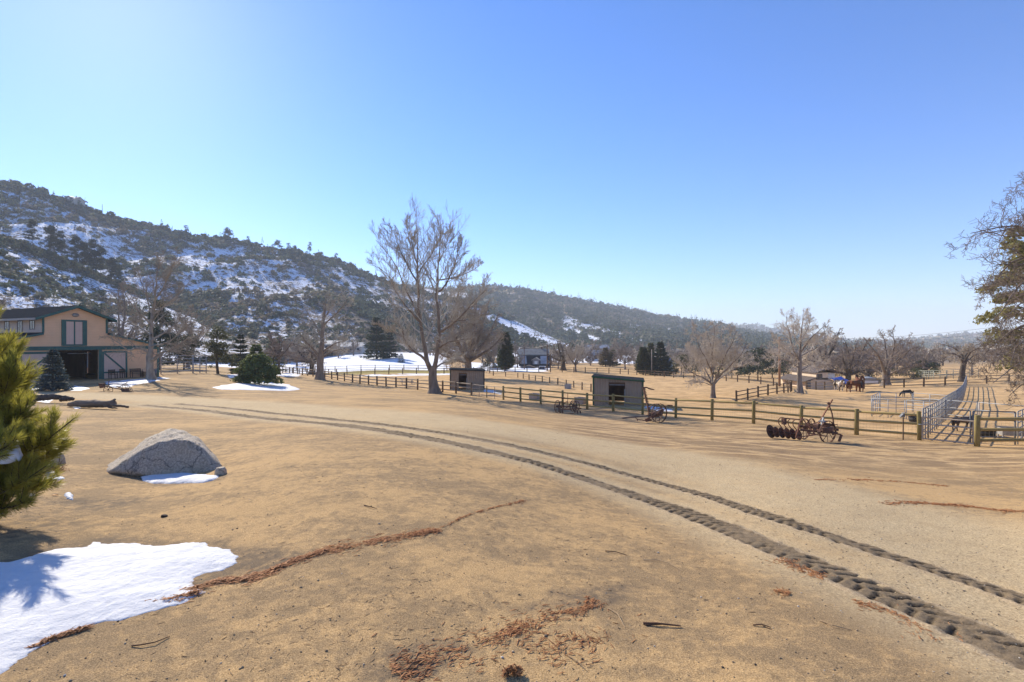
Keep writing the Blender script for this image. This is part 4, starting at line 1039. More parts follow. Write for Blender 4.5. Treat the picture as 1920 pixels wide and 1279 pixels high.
conifer("fir_tree", "olive young conifer right of the rust tinged one", at(1149, 165), 5.2, 2.0, M_OLIVE, 78, tiers=11, nb=9, dens=24, spray=0.6, droop=0.0)
lobed("evergreen_tree", "rounded dark evergreen with a short trunk behind the arena fence", at(1421, 112), rand_lobes(np.random.default_rng(79), 46, 6.6, 1.6, 6.3, 0.95, lambda f: math.sqrt(max(0.05, 1 - (f - 0.25) ** 2 * 1.5))), M_DARKG, 79, K=100, card=0.2)
lobed("evergreen_tree", "broad dark evergreen left of the wooden utility pole", at(1448, 128), rand_lobes(np.random.default_rng(80), 40, 8, 0.8, 5.6, 1.0, lambda f: math.sqrt(max(0.05, 1 - f * f))), M_CEDAR, 80, K=80, card=0.22)
lobed("evergreen_tree", "low olive evergreen behind the round pale tree", at(1278, 122), rand_lobes(np.random.default_rng(81), 40, 9, 0.6, 4.4, 1.0, lambda f: math.sqrt(max(0.05, 1 - f * f))), M_OLIVE, 81, K=80, card=0.22)
lobed("evergreen_tree", "dark evergreen mass right behind the round pale tree", at(1372, 118), rand_lobes(np.random.default_rng(82), 40, 8, 0.5, 4.2, 1.0, lambda f: math.sqrt(max(0.05, 1 - f * f))), M_CEDAR, 82, K=80, card=0.22)
lobed("evergreen_bush", "low green bush below the pipe corral behind the oak", at(1712, 104), rand_lobes(np.random.default_rng(83), 30, 8, 0.3, 1.9, 0.8, lambda f: 1.0), M_OLIVE, 83, K=80, card=0.22, cat="bush")
lobed("evergreen_bush", "darker green bush at the left end of the pipe corral", at(1737, 110), rand_lobes(np.random.default_rng(84), 24, 5, 0.3, 2.8, 0.8, lambda f: 1.0 - 0.5 * f), M_CEDAR, 84, K=80, card=0.22, cat="bush")
lobed("evergreen_tree", "dark evergreen behind the silver dome trailer", at(1595, 120), rand_lobes(np.random.default_rng(85), 30, 8, 0.5, 4.0, 0.9, lambda f: 1.0 - 0.4 * f), M_CEDAR, 85, K=80, card=0.22)
# pine behind the overhanging oak
rp = np.random.default_rng(86)
pb = at(1945, 34)
lobed("pine_tree", "tall golden green pine behind the overhanging oak at the right edge", pb,
      [((px - 1945) / F * 34 + 0, rp.uniform(-1.2, 1.2), CAMZ - (py - 639.5) / F * 34 - pb.z, rp.uniform(0.55, 0.95), rp.uniform(0.4, 0.65)) for px, py in
       [(1912,440),(1905,470),(1925,455),(1890,500),(1915,500),(1938,480),(1885,520),(1905,530),(1930,525),(1872,565),(1890,560),(1915,560),(1940,560),(1865,590),(1882,600),(1905,590),(1930,595),(1858,545),(1895,625),(1918,630),(1940,625),(1880,640),(1905,655),(1935,660),(1960,470),(1975,520),(1980,580),(1970,640),(1890,672),(1925,690)]],
      leafy("golden_pine_needles", (0.095, 0.11, 0.045), (0.29, 0.26, 0.10), 0.5, 1.2, (0.38, 0.33, 0.10)), 86, K=210, card=0.22,
      trunk=[([(0, 0, -0.2), (0.1, 0, 5), (0, 0, 10.5)], 0.3, 0.08)])
# hillside pines and skyline trees
def hill_trees():
    rng = np.random.default_rng(91)
    mk = lambda s, hg, w: lobed("hillside_pine", "x", (0, 0, 0), pine_lobes(np.random.default_rng(s), hg, w, 40, w * 0.15, 0.3), M_DARKG, s, K=90, card=0.28, cat="tree")
    protos = [mk(201, 17, 9), mk(202, 15, 10), mk(203, 18, 8)]
    for i, (px, v, sc, lab) in enumerate([
        (58, .97, .95, "lone pine on the snowy slope nearest the left edge"), (96, .98, 1.1, "dark pine second from the left in the row across the slope"), (118, .97, .95, "pine rising between two taller ones in the slope row"),
        (140, .96, 1.1, "flat topped pine in the middle of the slope row"), (156, .95, 1.1, "broad pine right of the flat topped one on the slope"), (175, .96, 1.2, "bent trunk pine above the barn roof ridge"),
        (190, .93, 1.15, "tall forked pine directly above the barn eave"), (208, .96, 1., "small pine at the right end of the slope row"), (222, .9, .8, "shrubby low pine below the right end of the slope row")]):
        o = protos[i % 3] if i < 3 else dup(protos[i % 3], (0, 0, 0))
        o["label"] = lab; o["group"] = "pines in a row on the snowy slope"
        q = hill_at("near_hill", px, v); o.location = (q.x, q.y, q.z - 0.6); s = sc * 0.86
        o.scale = (s, s, s); o.rotation_euler = (0, 0, rng.uniform(0, 6))
    mk2 = lambda s, hg, w: lobed("ridge_tree", "x", (0, 0, 0), pine_lobes(np.random.default_rng(s), hg, w, 22, w * 0.17, 0.2), M_DARKG, s, K=40, card=0.32, cat="tree")
    p2 = [mk2(211, 9, 6.5), mk2(212, 8, 8)]
    for i, (px, sc, lab) in enumerate([
        (353, 1.1, "broad tree on the ridge right of the second ridge pole"), (429, 1.6, "tallest round pine on the ridge right of the third ridge pole"), (465, 1., "spreading tree on the ridge beside the mast"), (522, 1.35, "leafless looking oak on the skyline left of the dark pines"),
        (540, 1.1, "dark tree on the skyline right of the skyline oak"), (553, 1., "small tree in the skyline gap"), (580, 1.5, "columnar pine on the skyline above the open straw slope"), (600, .9, "rounded bush tree just below the columnar pine"),
        (630, 1., "small dark tree far down the skyline"), (657, .8, "little lone tree above the bend of the skyline")]):
        o = p2[i % 2] if i < 2 else dup(p2[i % 2], (0, 0, 0))
        o["label"] = lab; o["group"] = "trees along the ridge line"
        q = hill_at("snowy_hill", px, 0.995); o.location = (q.x, q.y, q.z - 0.8); o.scale = (sc * (0.75 if px == 580 else 1), sc * (0.75 if px == 580 else 1), sc); o.rotation_euler = (0, 0, rng.uniform(0, 6))
hill_trees()
# ================================================================ buildings
def siding_mat(name, col, pitch, axis='Z', dark=0.72, depth=0.012):
    if name in MATS: return MATS[name]
    m, nt, b = nmat(name)
    co = coords(nt); sp = nt.nodes.new("ShaderNodeSeparateXYZ"); nt.links.new(co, sp.inputs[0])
    f = fmath(nt, 'FRACT', fmath(nt, 'DIVIDE', sp.outputs[axis], pitch))
    c = mix(nt, noise_n(nt, co, 1.3, 5), tuple(x * 0.86 for x in col), tuple(min(1, x * 1.1) for x in col))
    c = mix(nt, ramp(nt, f, [(0.0, (1, 1, 1)), (0.14, (0, 0, 0))]).outputs[0], c, tuple(x * dark for x in col))
    nt.links.new(c, b.inputs["Base Color"]); b.inputs["Roughness"].default_value = 0.75
    bump(nt, b, fmath(nt, 'PINGPONG', fmath(nt, 'DIVIDE', sp.outputs[axis], pitch), 1.0), 0.7, depth)
    MATS[name] = m; return m
M_PEACH = siding_mat("peach_siding", (0.78, 0.49, 0.29), 0.16)
M_CREAM = siding_mat("cream_siding", (0.56, 0.46, 0.37), 0.16)
M_PLANK = siding_mat("pink_planks", (0.60, 0.44, 0.36), 0.2, 'X', 0.8)
M_GREEN = simple("green_trim", (0.035, 0.105, 0.095), (0.05, 0.13, 0.115), 3, 0.6)
M_ROOFD = simple("dark_shingles", (0.022, 0.026, 0.03), (0.04, 0.044, 0.05), 5, 0.95, bmp=0.3, bscale=18, spec=0.0)
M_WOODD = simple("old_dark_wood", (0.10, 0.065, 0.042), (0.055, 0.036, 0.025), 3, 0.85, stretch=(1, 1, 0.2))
M_WOODL = simple("stall_boards", (0.44, 0.25, 0.13), (0.33, 0.18, 0.09), 3, 0.7, stretch=(1, 1, 0.2))
M_GLASS = simple("window_glass", (0.03, 0.035, 0.045), (0.05, 0.06, 0.08), 2, 0.08, spec=0.6)
M_WHITEP = simple("white_paint", (0.72, 0.72, 0.70), (0.60, 0.60, 0.58), 3, 0.5)
M_STEEL = simple("galvanized_steel", (0.34, 0.355, 0.37), (0.26, 0.27, 0.285), 6, 0.55, metal=0.35)
M_STEELP = simple("pale_pipe", (0.33, 0.32, 0.30), (0.24, 0.23, 0.215), 6, 0.55, metal=0.15)
M_DARKST = simple("dark_pipe", (0.10, 0.105, 0.115), (0.16, 0.165, 0.17), 6, 0.5, metal=0.3)
M_TANST = simple("tan_pipe", (0.46, 0.38, 0.28), (0.34, 0.27, 0.20), 5, 0.6)
M_SNOW = None
def snow_mat():
    m, nt, b = nmat("snow")
    co = coords(nt); n1 = noise_n(nt, co, 3, 5, 0.6); n2 = noise_n(nt, co, 60, 4, 0.75)
    nt.links.new(mix(nt, ramp(nt, noise_n(nt, co, 22, 5, 0.8), [(0.63, (0, 0, 0)), (0.72, (0.7, 0.7, 0.7))]).outputs[0], mix(nt, n1, (0.56, 0.57, 0.59), (0.68, 0.685, 0.70)), (0.36, 0.30, 0.24)), b.inputs["Base Color"])
    b.inputs["Roughness"].default_value = 0.7; b.inputs["Specular IOR Level"].default_value = 0.15
    b.inputs["Subsurface Weight"].default_value = 0.15; b.inputs["Subsurface Radius"].default_value = (0.03, 0.035, 0.04)
    bump(nt, b, fmath(nt, 'ADD', fmath(nt, 'MULTIPLY', n1, 0.05), fmath(nt, 'MULTIPLY', n2, 0.012)), 0.8, 1.0)
    return m
M_SNOW = snow_mat()

def barn():
    C = at(150, 53); C.z = -1.68
    C = Vector((-43.3, 53, -1.68))
    root = thing("barn", "peach sided barn with green trim, raised centre bay and open sliding door", "barn", C, math.radians(62.9))
    W, U, LN = 7.85, 2.75, 15.0           # half width, half width of raised bay, length
    eo, ei = 3.42, 4.62                    # outer and inner edge heights of the side roofs
    ue, pk = 6.2, 7.30                     # raised bay eave and peak
    t = 0.12
    # front walls
    fl = MB()
    fl.poly([(-W, 0, -0.4), (-4.4, 0, -0.4), (-4.4, 0, 3.07), (-W, 0, 3.07)], (0, t, 0))
    fl.poly([(1.92, 0, -0.4), (W, 0, -0.4), (W, 0, 3.07), (1.92, 0, 3.07)], (0, t, 0))
    fl.poly([(-4.4, 0, -0.4), (-1.75, 0, -0.4), (-1.75, 0, 3.07), (-4.4, 0, 3.07)], (0, t, 0))
    fl.poly([(-W, 0, 3.071), (W, 0, 3.071), (W, 0, eo), (U, 0, ei), (U, 0, ue), (0, 0, pk), (-U, 0, ue), (-U, 0, ei), (-W, 0, eo)], (0, t, 0))
    fl.build("front_wall", M_PEACH, root)
    for s in (-1, 1):
        MB().box((s * (W - t / 2), LN / 2 + 0.07, eo / 2 - 0.2), (t, LN, eo + 0.35)).build("side_wall", M_PEACH, root)
        MB().box((s * (U - t / 2), LN / 2 + 0.07, (ei + ue) / 2), (t, LN - 0.02, ue - ei + 0.5)).build("upper_side_wall", M_CREAM, root)
        # side roofs
        sl = MB()
        a = Vector((s * (U + 0.003), -0.35, ei + 0.02)); bq = Vector((s * (W + 0.45), -0.35, eo - 0.10))
        sl.poly([a, bq, bq + Vector((0, 0, 0.16)), a + Vector((0, 0, 0.16))], (0, LN + 0.7, 0))
        r = sl.build("side_roof", M_ROOFD, root)
        q = MB(); q.poly([a + Vector((0, -0.05, -0.06)), bq + Vector((0, -0.05, -0.06)), bq + Vector((0, -0.05, 0.13)), a + Vector((0, -0.05, 0.13))], (0, 0.048, 0)); q.build("fascia", M_GREEN, r)
        # top roof
        sl = MB(); a = Vector((0, -0.45, pk + 0.06)); bq = Vector((s * (U + 0.65), -0.45, ue - 0.17))
        sl.poly([a, bq, bq + Vector((0, 0, 0.17)), a + Vector((0, 0, 0.17))], (0, LN + 0.9, 0))
        r = sl.build("top_roof", M_ROOFD, root)
        q = MB(); q.poly([a + Vector((0, -0.05, -0.1)), bq + Vector((0, -0.05, -0.1)), bq + Vector((0, -0.05, 0.15)), a + Vector((0, -0.05, 0.15))], (0, 0.048, 0)); q.build("fascia", M_GREEN, r)
        MB().box((s * (U + 0.66), LN / 2, ue - 0.13), (0.06, LN + 0.85, 0.2)).build("gutter", M_STEELP if s < 0 else M_GREEN, r)
        MB().box((s * (W - 0.1), -0.025, eo / 2 - 0.3), (0.22, 0.05, eo + 0.4)).build("corner_trim", M_GREEN, root)
        MB().box((s * (U - 0.08), -0.025, (ei + ue) / 2 + 0.1), (0.18, 0.05, ue - ei - 0.1)).build("corner_trim", M_GREEN, root)
    MB().box((0, -0.05, 3.27), (2 * W - 0.5, 0.1, 0.38)).build("header_beam", M_GREEN, root)
    MB().box((2.05, -0.09, 1.35), (0.26, 0.08, 3.45)).build("door_post", M_GREEN, root)
    MB().box((-1.82, -0.09, 1.35), (0.2, 0.08, 3.45)).build("door_post", M_GREEN, root)
    # loft door
    lf = MB()
    for x, w in ((-1.05, 0.36), (0.70, 0.36)): lf.box((x, -0.05, 4.78), (w, 0.1, 2.56))
    lf.box((-0.175, -0.05, 5.98), (1.386, 0.1, 0.16)); lf.box((-0.175, -0.05, 3.575), (1.386, 0.1, 0.15))
    d = lf.build("loft_door", M_GREEN, root)
    for x in (-0.54, 0.19): MB().box((x, -0.03, 4.775), (0.62, 0.05, 2.24)).build("door_leaf", M_PLANK, d)
    MB().box((-0.175, -0.045, 4.775), (0.11, 0.09, 2.24)).build("centre_stile", M_GREEN, d)
    # sliding doors
    for s, x0, x1 in ((1, 2.2, 4.55), (-1, -4.45, -1.95)):
        dd = MB().box(((x0 + x1) / 2, -0.09, 1.42), (x1 - x0 - 0.3, 0.05, 2.7)).build("sliding_door", M_PLANK, root)
        for nm, c, dm in (("stile", (x0 + 0.08, -0.13, 1.4), (0.16, 0.05, 3.0)), ("stile", (x1 - 0.08, -0.13, 1.4), (0.16, 0.05, 3.0)),
                          ("rail", ((x0 + x1) / 2, -0.128, 2.86), (x1 - x0 - 0.32, 0.046, 0.2)), ("rail", ((x0 + x1) / 2, -0.128, 0.72), (x1 - x0 - 0.32, 0.046, 0.14)), ("rail", ((x0 + x1) / 2, -0.128, 0.0), (x1 - x0 - 0.32, 0.046, 0.2))):
            MB().box(c, dm).build(nm, M_GREEN, dd)
        xa, xb = (x0 + 0.2, x1 - 0.2) if s > 0 else (x1 - 0.2, x0 + 0.2)
        MB().bar((xa, -0.142, 2.72), (xb, -0.142, 0.82), 0.15, 0.03, up=(0, 1, 0)).build("brace", M_GREEN, dd)
    # windows in the raised bay
    for y, w, hh, zc in ((1.9, 0.95, 0.85, 5.55), (4.4, 0.9, 1.3, 5.35), (7.2, 0.9, 0.85, 5.55)):
        wm = MB()
        for dy in (-w / 2, w / 2): wm.box((-U - 0.02, y + dy, zc), (0.06, 0.08, hh + 0.08))
        for dz in (-hh / 2, hh / 2): wm.box((-U - 0.02, y, zc + dz), (0.06, w - 0.08, 0.08))
        wm.box((-U - 0.02, y, zc), (0.05, 0.05, hh - 0.08))
        f = wm.build("window", M_DARKST, root)
        MB().box((-U - 0.008, y, zc), (0.02, w - 0.06, hh - 0.06)).build("pane", M_GLASS, f)
    # lamp over the loft door
    lm = MB(); lm.lathe([(0.0, 0.10), (0.16, 0.09), (0.25, 0.02), (0.25, -0.03), (0.0, -0.04)], (-0.1, -0.08, 6.55), 14, Matrix.Rotation(math.radians(90), 3, 'X') @ Matrix.Diagonal((1.2, 0.75, 1)).to_3x3())
    l = lm.build("gable_lamp", M_STEELP, root, True)
    # inside
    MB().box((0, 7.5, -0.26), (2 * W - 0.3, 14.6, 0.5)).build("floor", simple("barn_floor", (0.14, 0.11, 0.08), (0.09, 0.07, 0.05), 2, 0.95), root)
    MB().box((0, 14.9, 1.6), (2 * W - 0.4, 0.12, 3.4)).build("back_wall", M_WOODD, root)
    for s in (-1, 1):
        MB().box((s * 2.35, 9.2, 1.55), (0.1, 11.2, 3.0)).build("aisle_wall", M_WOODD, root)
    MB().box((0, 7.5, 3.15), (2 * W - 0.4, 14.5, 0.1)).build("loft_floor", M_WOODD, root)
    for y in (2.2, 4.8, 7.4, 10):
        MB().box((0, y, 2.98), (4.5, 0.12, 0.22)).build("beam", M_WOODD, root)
    for y0, xx in ((3.0, -1.55), (3.6, -0.75)):
        st = MB()
        for k in range(5): st.box((xx - 0.36 + k * 0.18, y0, 0.95), (0.17, 0.05, 1.5 - 0.02 * (k % 2)))
        st.box((xx, y0 - 0.045, 1.62), (0.92, 0.04, 0.1)); st.box((xx, y0 - 0.045, 0.3), (0.92, 0.04, 0.1))
        st.build("stall_gate", M_WOODL, root)
    for x in (-0.2, 0.9): MB().box((x, 6.0, 1.4), (0.14, 0.14, 2.9)).build("post", M_WOODD, root)
    pp = MB(); pp.tube([(-0.2, 1.2, 2.72), (1.8, 1.2, 2.72)], 0.045, 8); pp.tube([(1.5, 1.2, 2.7), (1.5, 1.2, 1.25)], 0.045, 8); pp.build("pipe", M_STEEL, root)
    return root, C
BARN, BC = barn()
def barn_local(x, y):
    a = math.radians(62.9); wx = BC.x + x * math.cos(a) - y * math.sin(a); wy = BC.y + x * math.sin(a) + y * math.cos(a)
    return Vector((wx, wy, h(wx, wy)))
BR = math.radians(62.9)
def chair(name, label, loc, rz, w=0.6, bench=False, mat=None):
    root = thing(name, label, "bench" if bench else "chair", loc, rz); mat = mat or M_WOODD
    st = MB()
    for k in range(4): st.box((0, -0.19 + k * 0.125, 0.45), (w, 0.11, 0.03))
    st.build("seat", mat, root)
    bk = MB()
    for k in range(3): bk.box((0, 0.235 + k * 0.03, 0.6 + k * 0.14), (w, 0.025, 0.11))
    bk.build("backrest", mat, root)
    for sx in (-1, 1):
        MB().box((sx * (w / 2 - 0.04), -0.2, 0.3), (0.05, 0.05, 0.66)).build("leg", mat, root)
        MB().bar((sx * (w / 2 - 0.04), 0.2, 0.0), (sx * (w / 2 - 0.04), 0.31, 0.95), 0.05).build("leg", mat, root)
        MB().box((sx * (w / 2 - 0.04), 0.02, 0.645), (0.07, 0.5, 0.03)).build("armrest", mat, root)
    return root
chair("chair", "dark wooden chair against the right sliding barn door", barn_local(2.9, -0.75), BR, 0.65)
chair("chair", "slim dark chair by the edge of the sliding barn door", barn_local(3.9, -0.7), BR, 0.5)
chair("bench", "dark wooden bench on the snow against the barn siding", barn_local(5.15, -0.75), BR, 1.1, True)
def firewood():
    root = thing("firewood_rack", "small rack of split firewood beside the bench at the barn wall", "firewood rack", barn_local(6.25, -0.7), BR)
    f = MB()
    for s in (-1, 1): f.bar((s * 0.42, 0, 0), (s * 0.5, 0, 0.85), 0.04); f.bar((s * 0.42, 0.3, 0), (s * 0.5, 0.3, 0.85), 0.04)
    f.bar((-0.42, 0, 0.1), (0.42, 0, 0.1), 0.04); f.bar((-0.42, 0.3, 0.1), (0.42, 0.3, 0.1), 0.04)
    f.build("frame", M_DARKST, root)
    r = random.Random(4)
    me = MB().tube([(0, -0.2, 0), (0, 0.45, 0)], 0.065, 7).mesh("log", simple("cut_firewood", (0.42, 0.27, 0.14), (0.25, 0.15, 0.08), 6, 0.9))
    for k in range(18):
        link("log", me, root, (-0.36 + 0.145 * (k % 6) + r.uniform(-.02, .02), r.uniform(-.05, .05), 0.2 + 0.14 * (k // 6) + r.uniform(-.02, .05)))
firewood()
def bin_(name, label, cat, loc, r, hgt, mat, rz=0):
    root = thing(name, label, cat, loc, rz)
    MB().lathe([(0, 0.02), (r * 0.88, 0), (r, hgt), (r * 0.94, hgt), (r * 0.84, 0.05), (0, 0.05)], n=18).build("body", mat, root, True)
    MB().ring((0, 0, hgt), r * 1.05, 0.03, r * 0.1, (0, 0, 1), 18).build("rim", mat, root)
    return root
bin_("barrel", "dark barrel at the corner of the barn behind the tree trunk", "barrel", barn_local(7.0, -0.6), 0.28, 0.8, M_DARKST)

# run-in sheds
M_RIB = simple("tan_metal_panel", (0.37, 0.275, 0.19), (0.31, 0.225, 0.155), 1.2, 0.55, spec=0.3)
M_SHEDIN = simple("shed_plywood", (0.21, 0.115, 0.06), (0.13, 0.07, 0.04), 2, 0.85)
M_SHGREEN = simple("shed_green_trim", (0.035, 0.11, 0.05), (0.05, 0.09, 0.05), 3, 0.6)
def ribbed(mb, x0, x1, z0, zt0, zt1, y=0.0, pitch=0.23):
    """corrugated sheet from x0 to x1 with a sloping top"""
    xs = []; x = x0
    while x < x1 - 1e-6:
        for dx, yy in ((0, 0), (pitch * 0.58, 0), (pitch * 0.66, -0.045), (pitch * 0.88, -0.045), (pitch * 0.96, 0)):
            if x + dx < x1: xs.append((x + dx, y + yy))
        x += pitch
    xs.append((x1, y))
    V, Fc = [], []
    for (xx, yy) in xs:
        zt = zt0 + (zt1 - zt0) * (xx - x0) / (x1 - x0); V += [(xx, yy, z0), (xx, yy, zt)]
    for i in range(len(xs) - 1): Fc.append((2 * i, 2 * i + 2, 2 * i + 3, 2 * i + 1))
    mb.add(V, Fc)
def run_shed(label, A, B, hl, hr, dep, o0, o1, hdr, trim):
    d = Vector((B.x - A.x, B.y - A.y, 0)); W = d.length
    z = min(A.z, B.z)
    root = thing("run_in_shed", label, "shed", (A.x, A.y, z), math.atan2(d.y, d.x))
    top = lambda x: hl + (hr - hl) * x / W
    a, b = o0 * W, o1 * W
    m = MB(); ribbed(m, 0.06, a, 0.02, top(0), top(a)); m.build("wall_panel", M_RIB, root)
    m = MB(); ribbed(m, b, W - 0.06, 0.02, top(b), top(W)); m.build("wall_panel", M_RIB, root)
    m = MB(); ribbed(m, a, b, hdr, top(a), top(b), 0.03); m.build("header_panel", M_RIB, root)
    MB().box(((a + b) / 2, 0.02, hdr - 0.06), (b - a, 0.08, 0.12)).build("lintel", M_SHEDIN, root)
    MB().box(((a + b) / 2, -0.03, hdr - 0.22), (b - a - 0.12, 0.05, 0.06)).build("door_track", M_STEELP, root)
    MB().box((b - 0.03, -0.04, hdr * 0.36), (0.07, 0.05, hdr * 0.72)).build("door_stop", M_STEELP, root)
    for x0, hh in ((0.02, hl), (W - 0.02, hr)):
        MB().box((x0, dep / 2, hh / 2), (0.03, dep - 0.14, hh)).build("side_wall", M_RIB, root)
    MB().box((W / 2, dep, top(W / 2) / 2), (W - 0.1, 0.04, min(hl, hr) - 0.05)).build("back_wall", M_SHEDIN, root)
    MB().box((W / 2, dep / 2, -0.02), (W - 0.1, dep - 0.1, 0.05)).build("floor", simple("shed_floor", (0.2, 0.14, 0.09), (0.12, 0.085, 0.055), 2, 0.95), root)
    r = MB().poly([(-0.12, -0.2, hl + 0.0), (W + 0.12, -0.2, hr + 0.0), (W + 0.12, -0.2, hr + 0.07), (-0.12, -0.2, hl + 0.07)], (0, dep + 0.4, 0)).build("roof", M_ROOFD, root)
    MB().poly([(-0.12, -0.22, hl - 0.06), (W + 0.12, -0.22, hr - 0.06), (W + 0.12, -0.22, hr + 0.075), (-0.12, -0.22, hl + 0.075)], (0, 0.018, 0)).build("roof_trim", trim, r)
    MB().box((0.02, -0.05, hl / 2), (0.12, 0.08, hl - 0.1)).build("corner_trim", trim, root)
    MB().box((W - 0.02, -0.05, hr / 2), (0.12, 0.08, hr - 0.1)).build("corner_trim", trim, root)
    return root
run_shed("tan ribbed metal shed with open doorway and green corner behind the mower", at(1112, 46.2), at(1206, 45.3), 2.5, 2.18, 3.2, 0.315, 0.645, 2.05, M_SHGREEN)
run_shed("tan ribbed metal shed just right of the tallest bare tree trunk", at(844, 64), at(908, 64.3), 2.5, 2.3, 3.4, 0.25, 0.49, 2.05, M_ROOFD)

# stucco barn with the blue tarp
M_STUCCO = simple("stucco", (0.76, 0.60, 0.43), (0.68, 0.52, 0.37), 0.8, 0.9)
M_ROOFB = simple("brown_shingles", (0.13, 0.10, 0.085), (0.09, 0.07, 0.06), 2, 0.9, bmp=0.4, bscale=12)
M_TARP = simple("blue_tarp", (0.03, 0.16, 0.62), (0.025, 0.12, 0.5), 1.5, 0.4)
def stucco_barn():
    Y = 93; A = at(1517, Y); base = CAMZ - (727 - 639.5) / F * Y
    root = thing("stucco_barn", "pale stucco barn with raised window bay and blue tarp on its side roof", "barn", (A.x, A.y, base), 0)
    k = Y / F
    lx = lambda px: (px - 1517) * k
    lz = lambda py: (727 - py) * k
    MB().poly([(lx(1513), 0, -0.5), (lx(1572), 0, -0.5), (lx(1572), 0, lz(719)), (lx(1553), 0, lz(709)), (lx(1531), 0, lz(709)), (lx(1513), 0, lz(717))], (0, 9, 0)).build("wall", M_STUCCO, root)
    up = MB().box(((lx(1530) + lx(1553)) / 2, 4, (lz(712) + lz(699)) / 2), (lx(1553) - lx(1530), 8, lz(699) - lz(712))).build("upper_wall", M_STUCCO, root)
    up2 = MB().box(((lx(1553) + lx(1568)) / 2 + 0.003, 4.2, (lz(711) + lz(700)) / 2), (lx(1568) - lx(1553), 7.6, lz(700) - lz(711))).build("upper_wall", M_WHITEP, root)
    w = MB().box((lx(1537), -0.02, lz(706)), (0.9, 0.06, 0.95)).build("window", M_DARKST, root)
    MB().box((lx(1537), -0.06, lz(706)), (0.74, 0.03, 0.8)).build("pane", M_GLASS, w)
    dr = MB().box((lx(1515) , -0.05, 0.55), (0.9, 0.05, 1.5)).build("doorway", M_DARKST, root)
    r = MB()
    r.poly([(lx(1527), -0.4, lz(700)), (lx(1549), -0.4, lz(692)), (lx(1570), -0.4, lz(700)), (lx(1570), -0.4, lz(698.5)), (lx(1549), -0.4, lz(690.5)), (lx(1527), -0.4, lz(698.5))], (0, 9, 0)); r.build("top_roof", M_ROOFB, root)
    MB().poly([(lx(1532), -0.4, lz(708)), (lx(1504), -0.4, lz(717)), (lx(1504), -0.4, lz(715.5)), (lx(1532), -0.4, lz(706.5))], (0, 9.4, 0)).build("side_roof", M_ROOFB, root)
    tp = []
    for i in range(9):
        for j in range(7):
            f = i / 8; g = j / 6
            n_ = P3(1557 + (1589.5 - 1557) * f, 710 + (721 - 710) * f, Y - 0.8); fa = P3(1576 + (1602 - 1576) * f, 705.5 + (717 - 705.5) * f, Y + 5)
            p = n_.lerp(fa, g) - Vector((A.x, A.y, base)); tp.append((p.x, p.y, p.z - 0.10 * math.sin(math.pi * f) + 0.04 * math.sin(i * 2 + j)))
    b = MB().add(tp, [(i * 7 + j, (i + 1) * 7 + j, (i + 1) * 7 + j + 1, i * 7 + j + 1) for i in range(8) for j in range(6)])
    b.build("tarp_roof", M_TARP, root, True)
    for px in (1590, 1599): MB().box((lx(px), 0.25, 0.3), (0.12, 0.12, lz(720) * 2 + 0.2)).build("post", M_WOODD, root)
    MB().box((lx(1584), 3, 0.45), (2.4, 2.2, 1.0)).build("stall_wall", M_WOODD, root)
stucco_barn()
def dome_trailer():
    Y = 90; A = at(1631, Y); base = CAMZ - (723.5 - 639.5) / F * Y
    root = thing("stock_trailer", "silver round topped trailer behind the back rail fence", "trailer", (A.x, A.y, base), math.radians(-28))
    prof = [(-1.25, 0.35)] + [(-1.25 * math.cos(a), 0.75 + 0.62 * math.sin(a)) for a in np.linspace(0, math.pi, 9)] + [(1.25, 0.35)]
    sh = MB().poly([(x, 0, z) for x, z in prof], (0, 3.6, 0)); sh.build("shell", M_STEEL, root)
    MB().box((0, -0.02, 0.62), (2.3, 0.05, 0.5)).build("front_panel", M_WHITEP, root)
    for y in (1.2, 2.2):
        w = MB().ring((-1.28, y, 0.28), 0.3, 0.18, 0.12, (1, 0, 0), 14).build("wheel", M_DARKST, root)
dome_trailer()

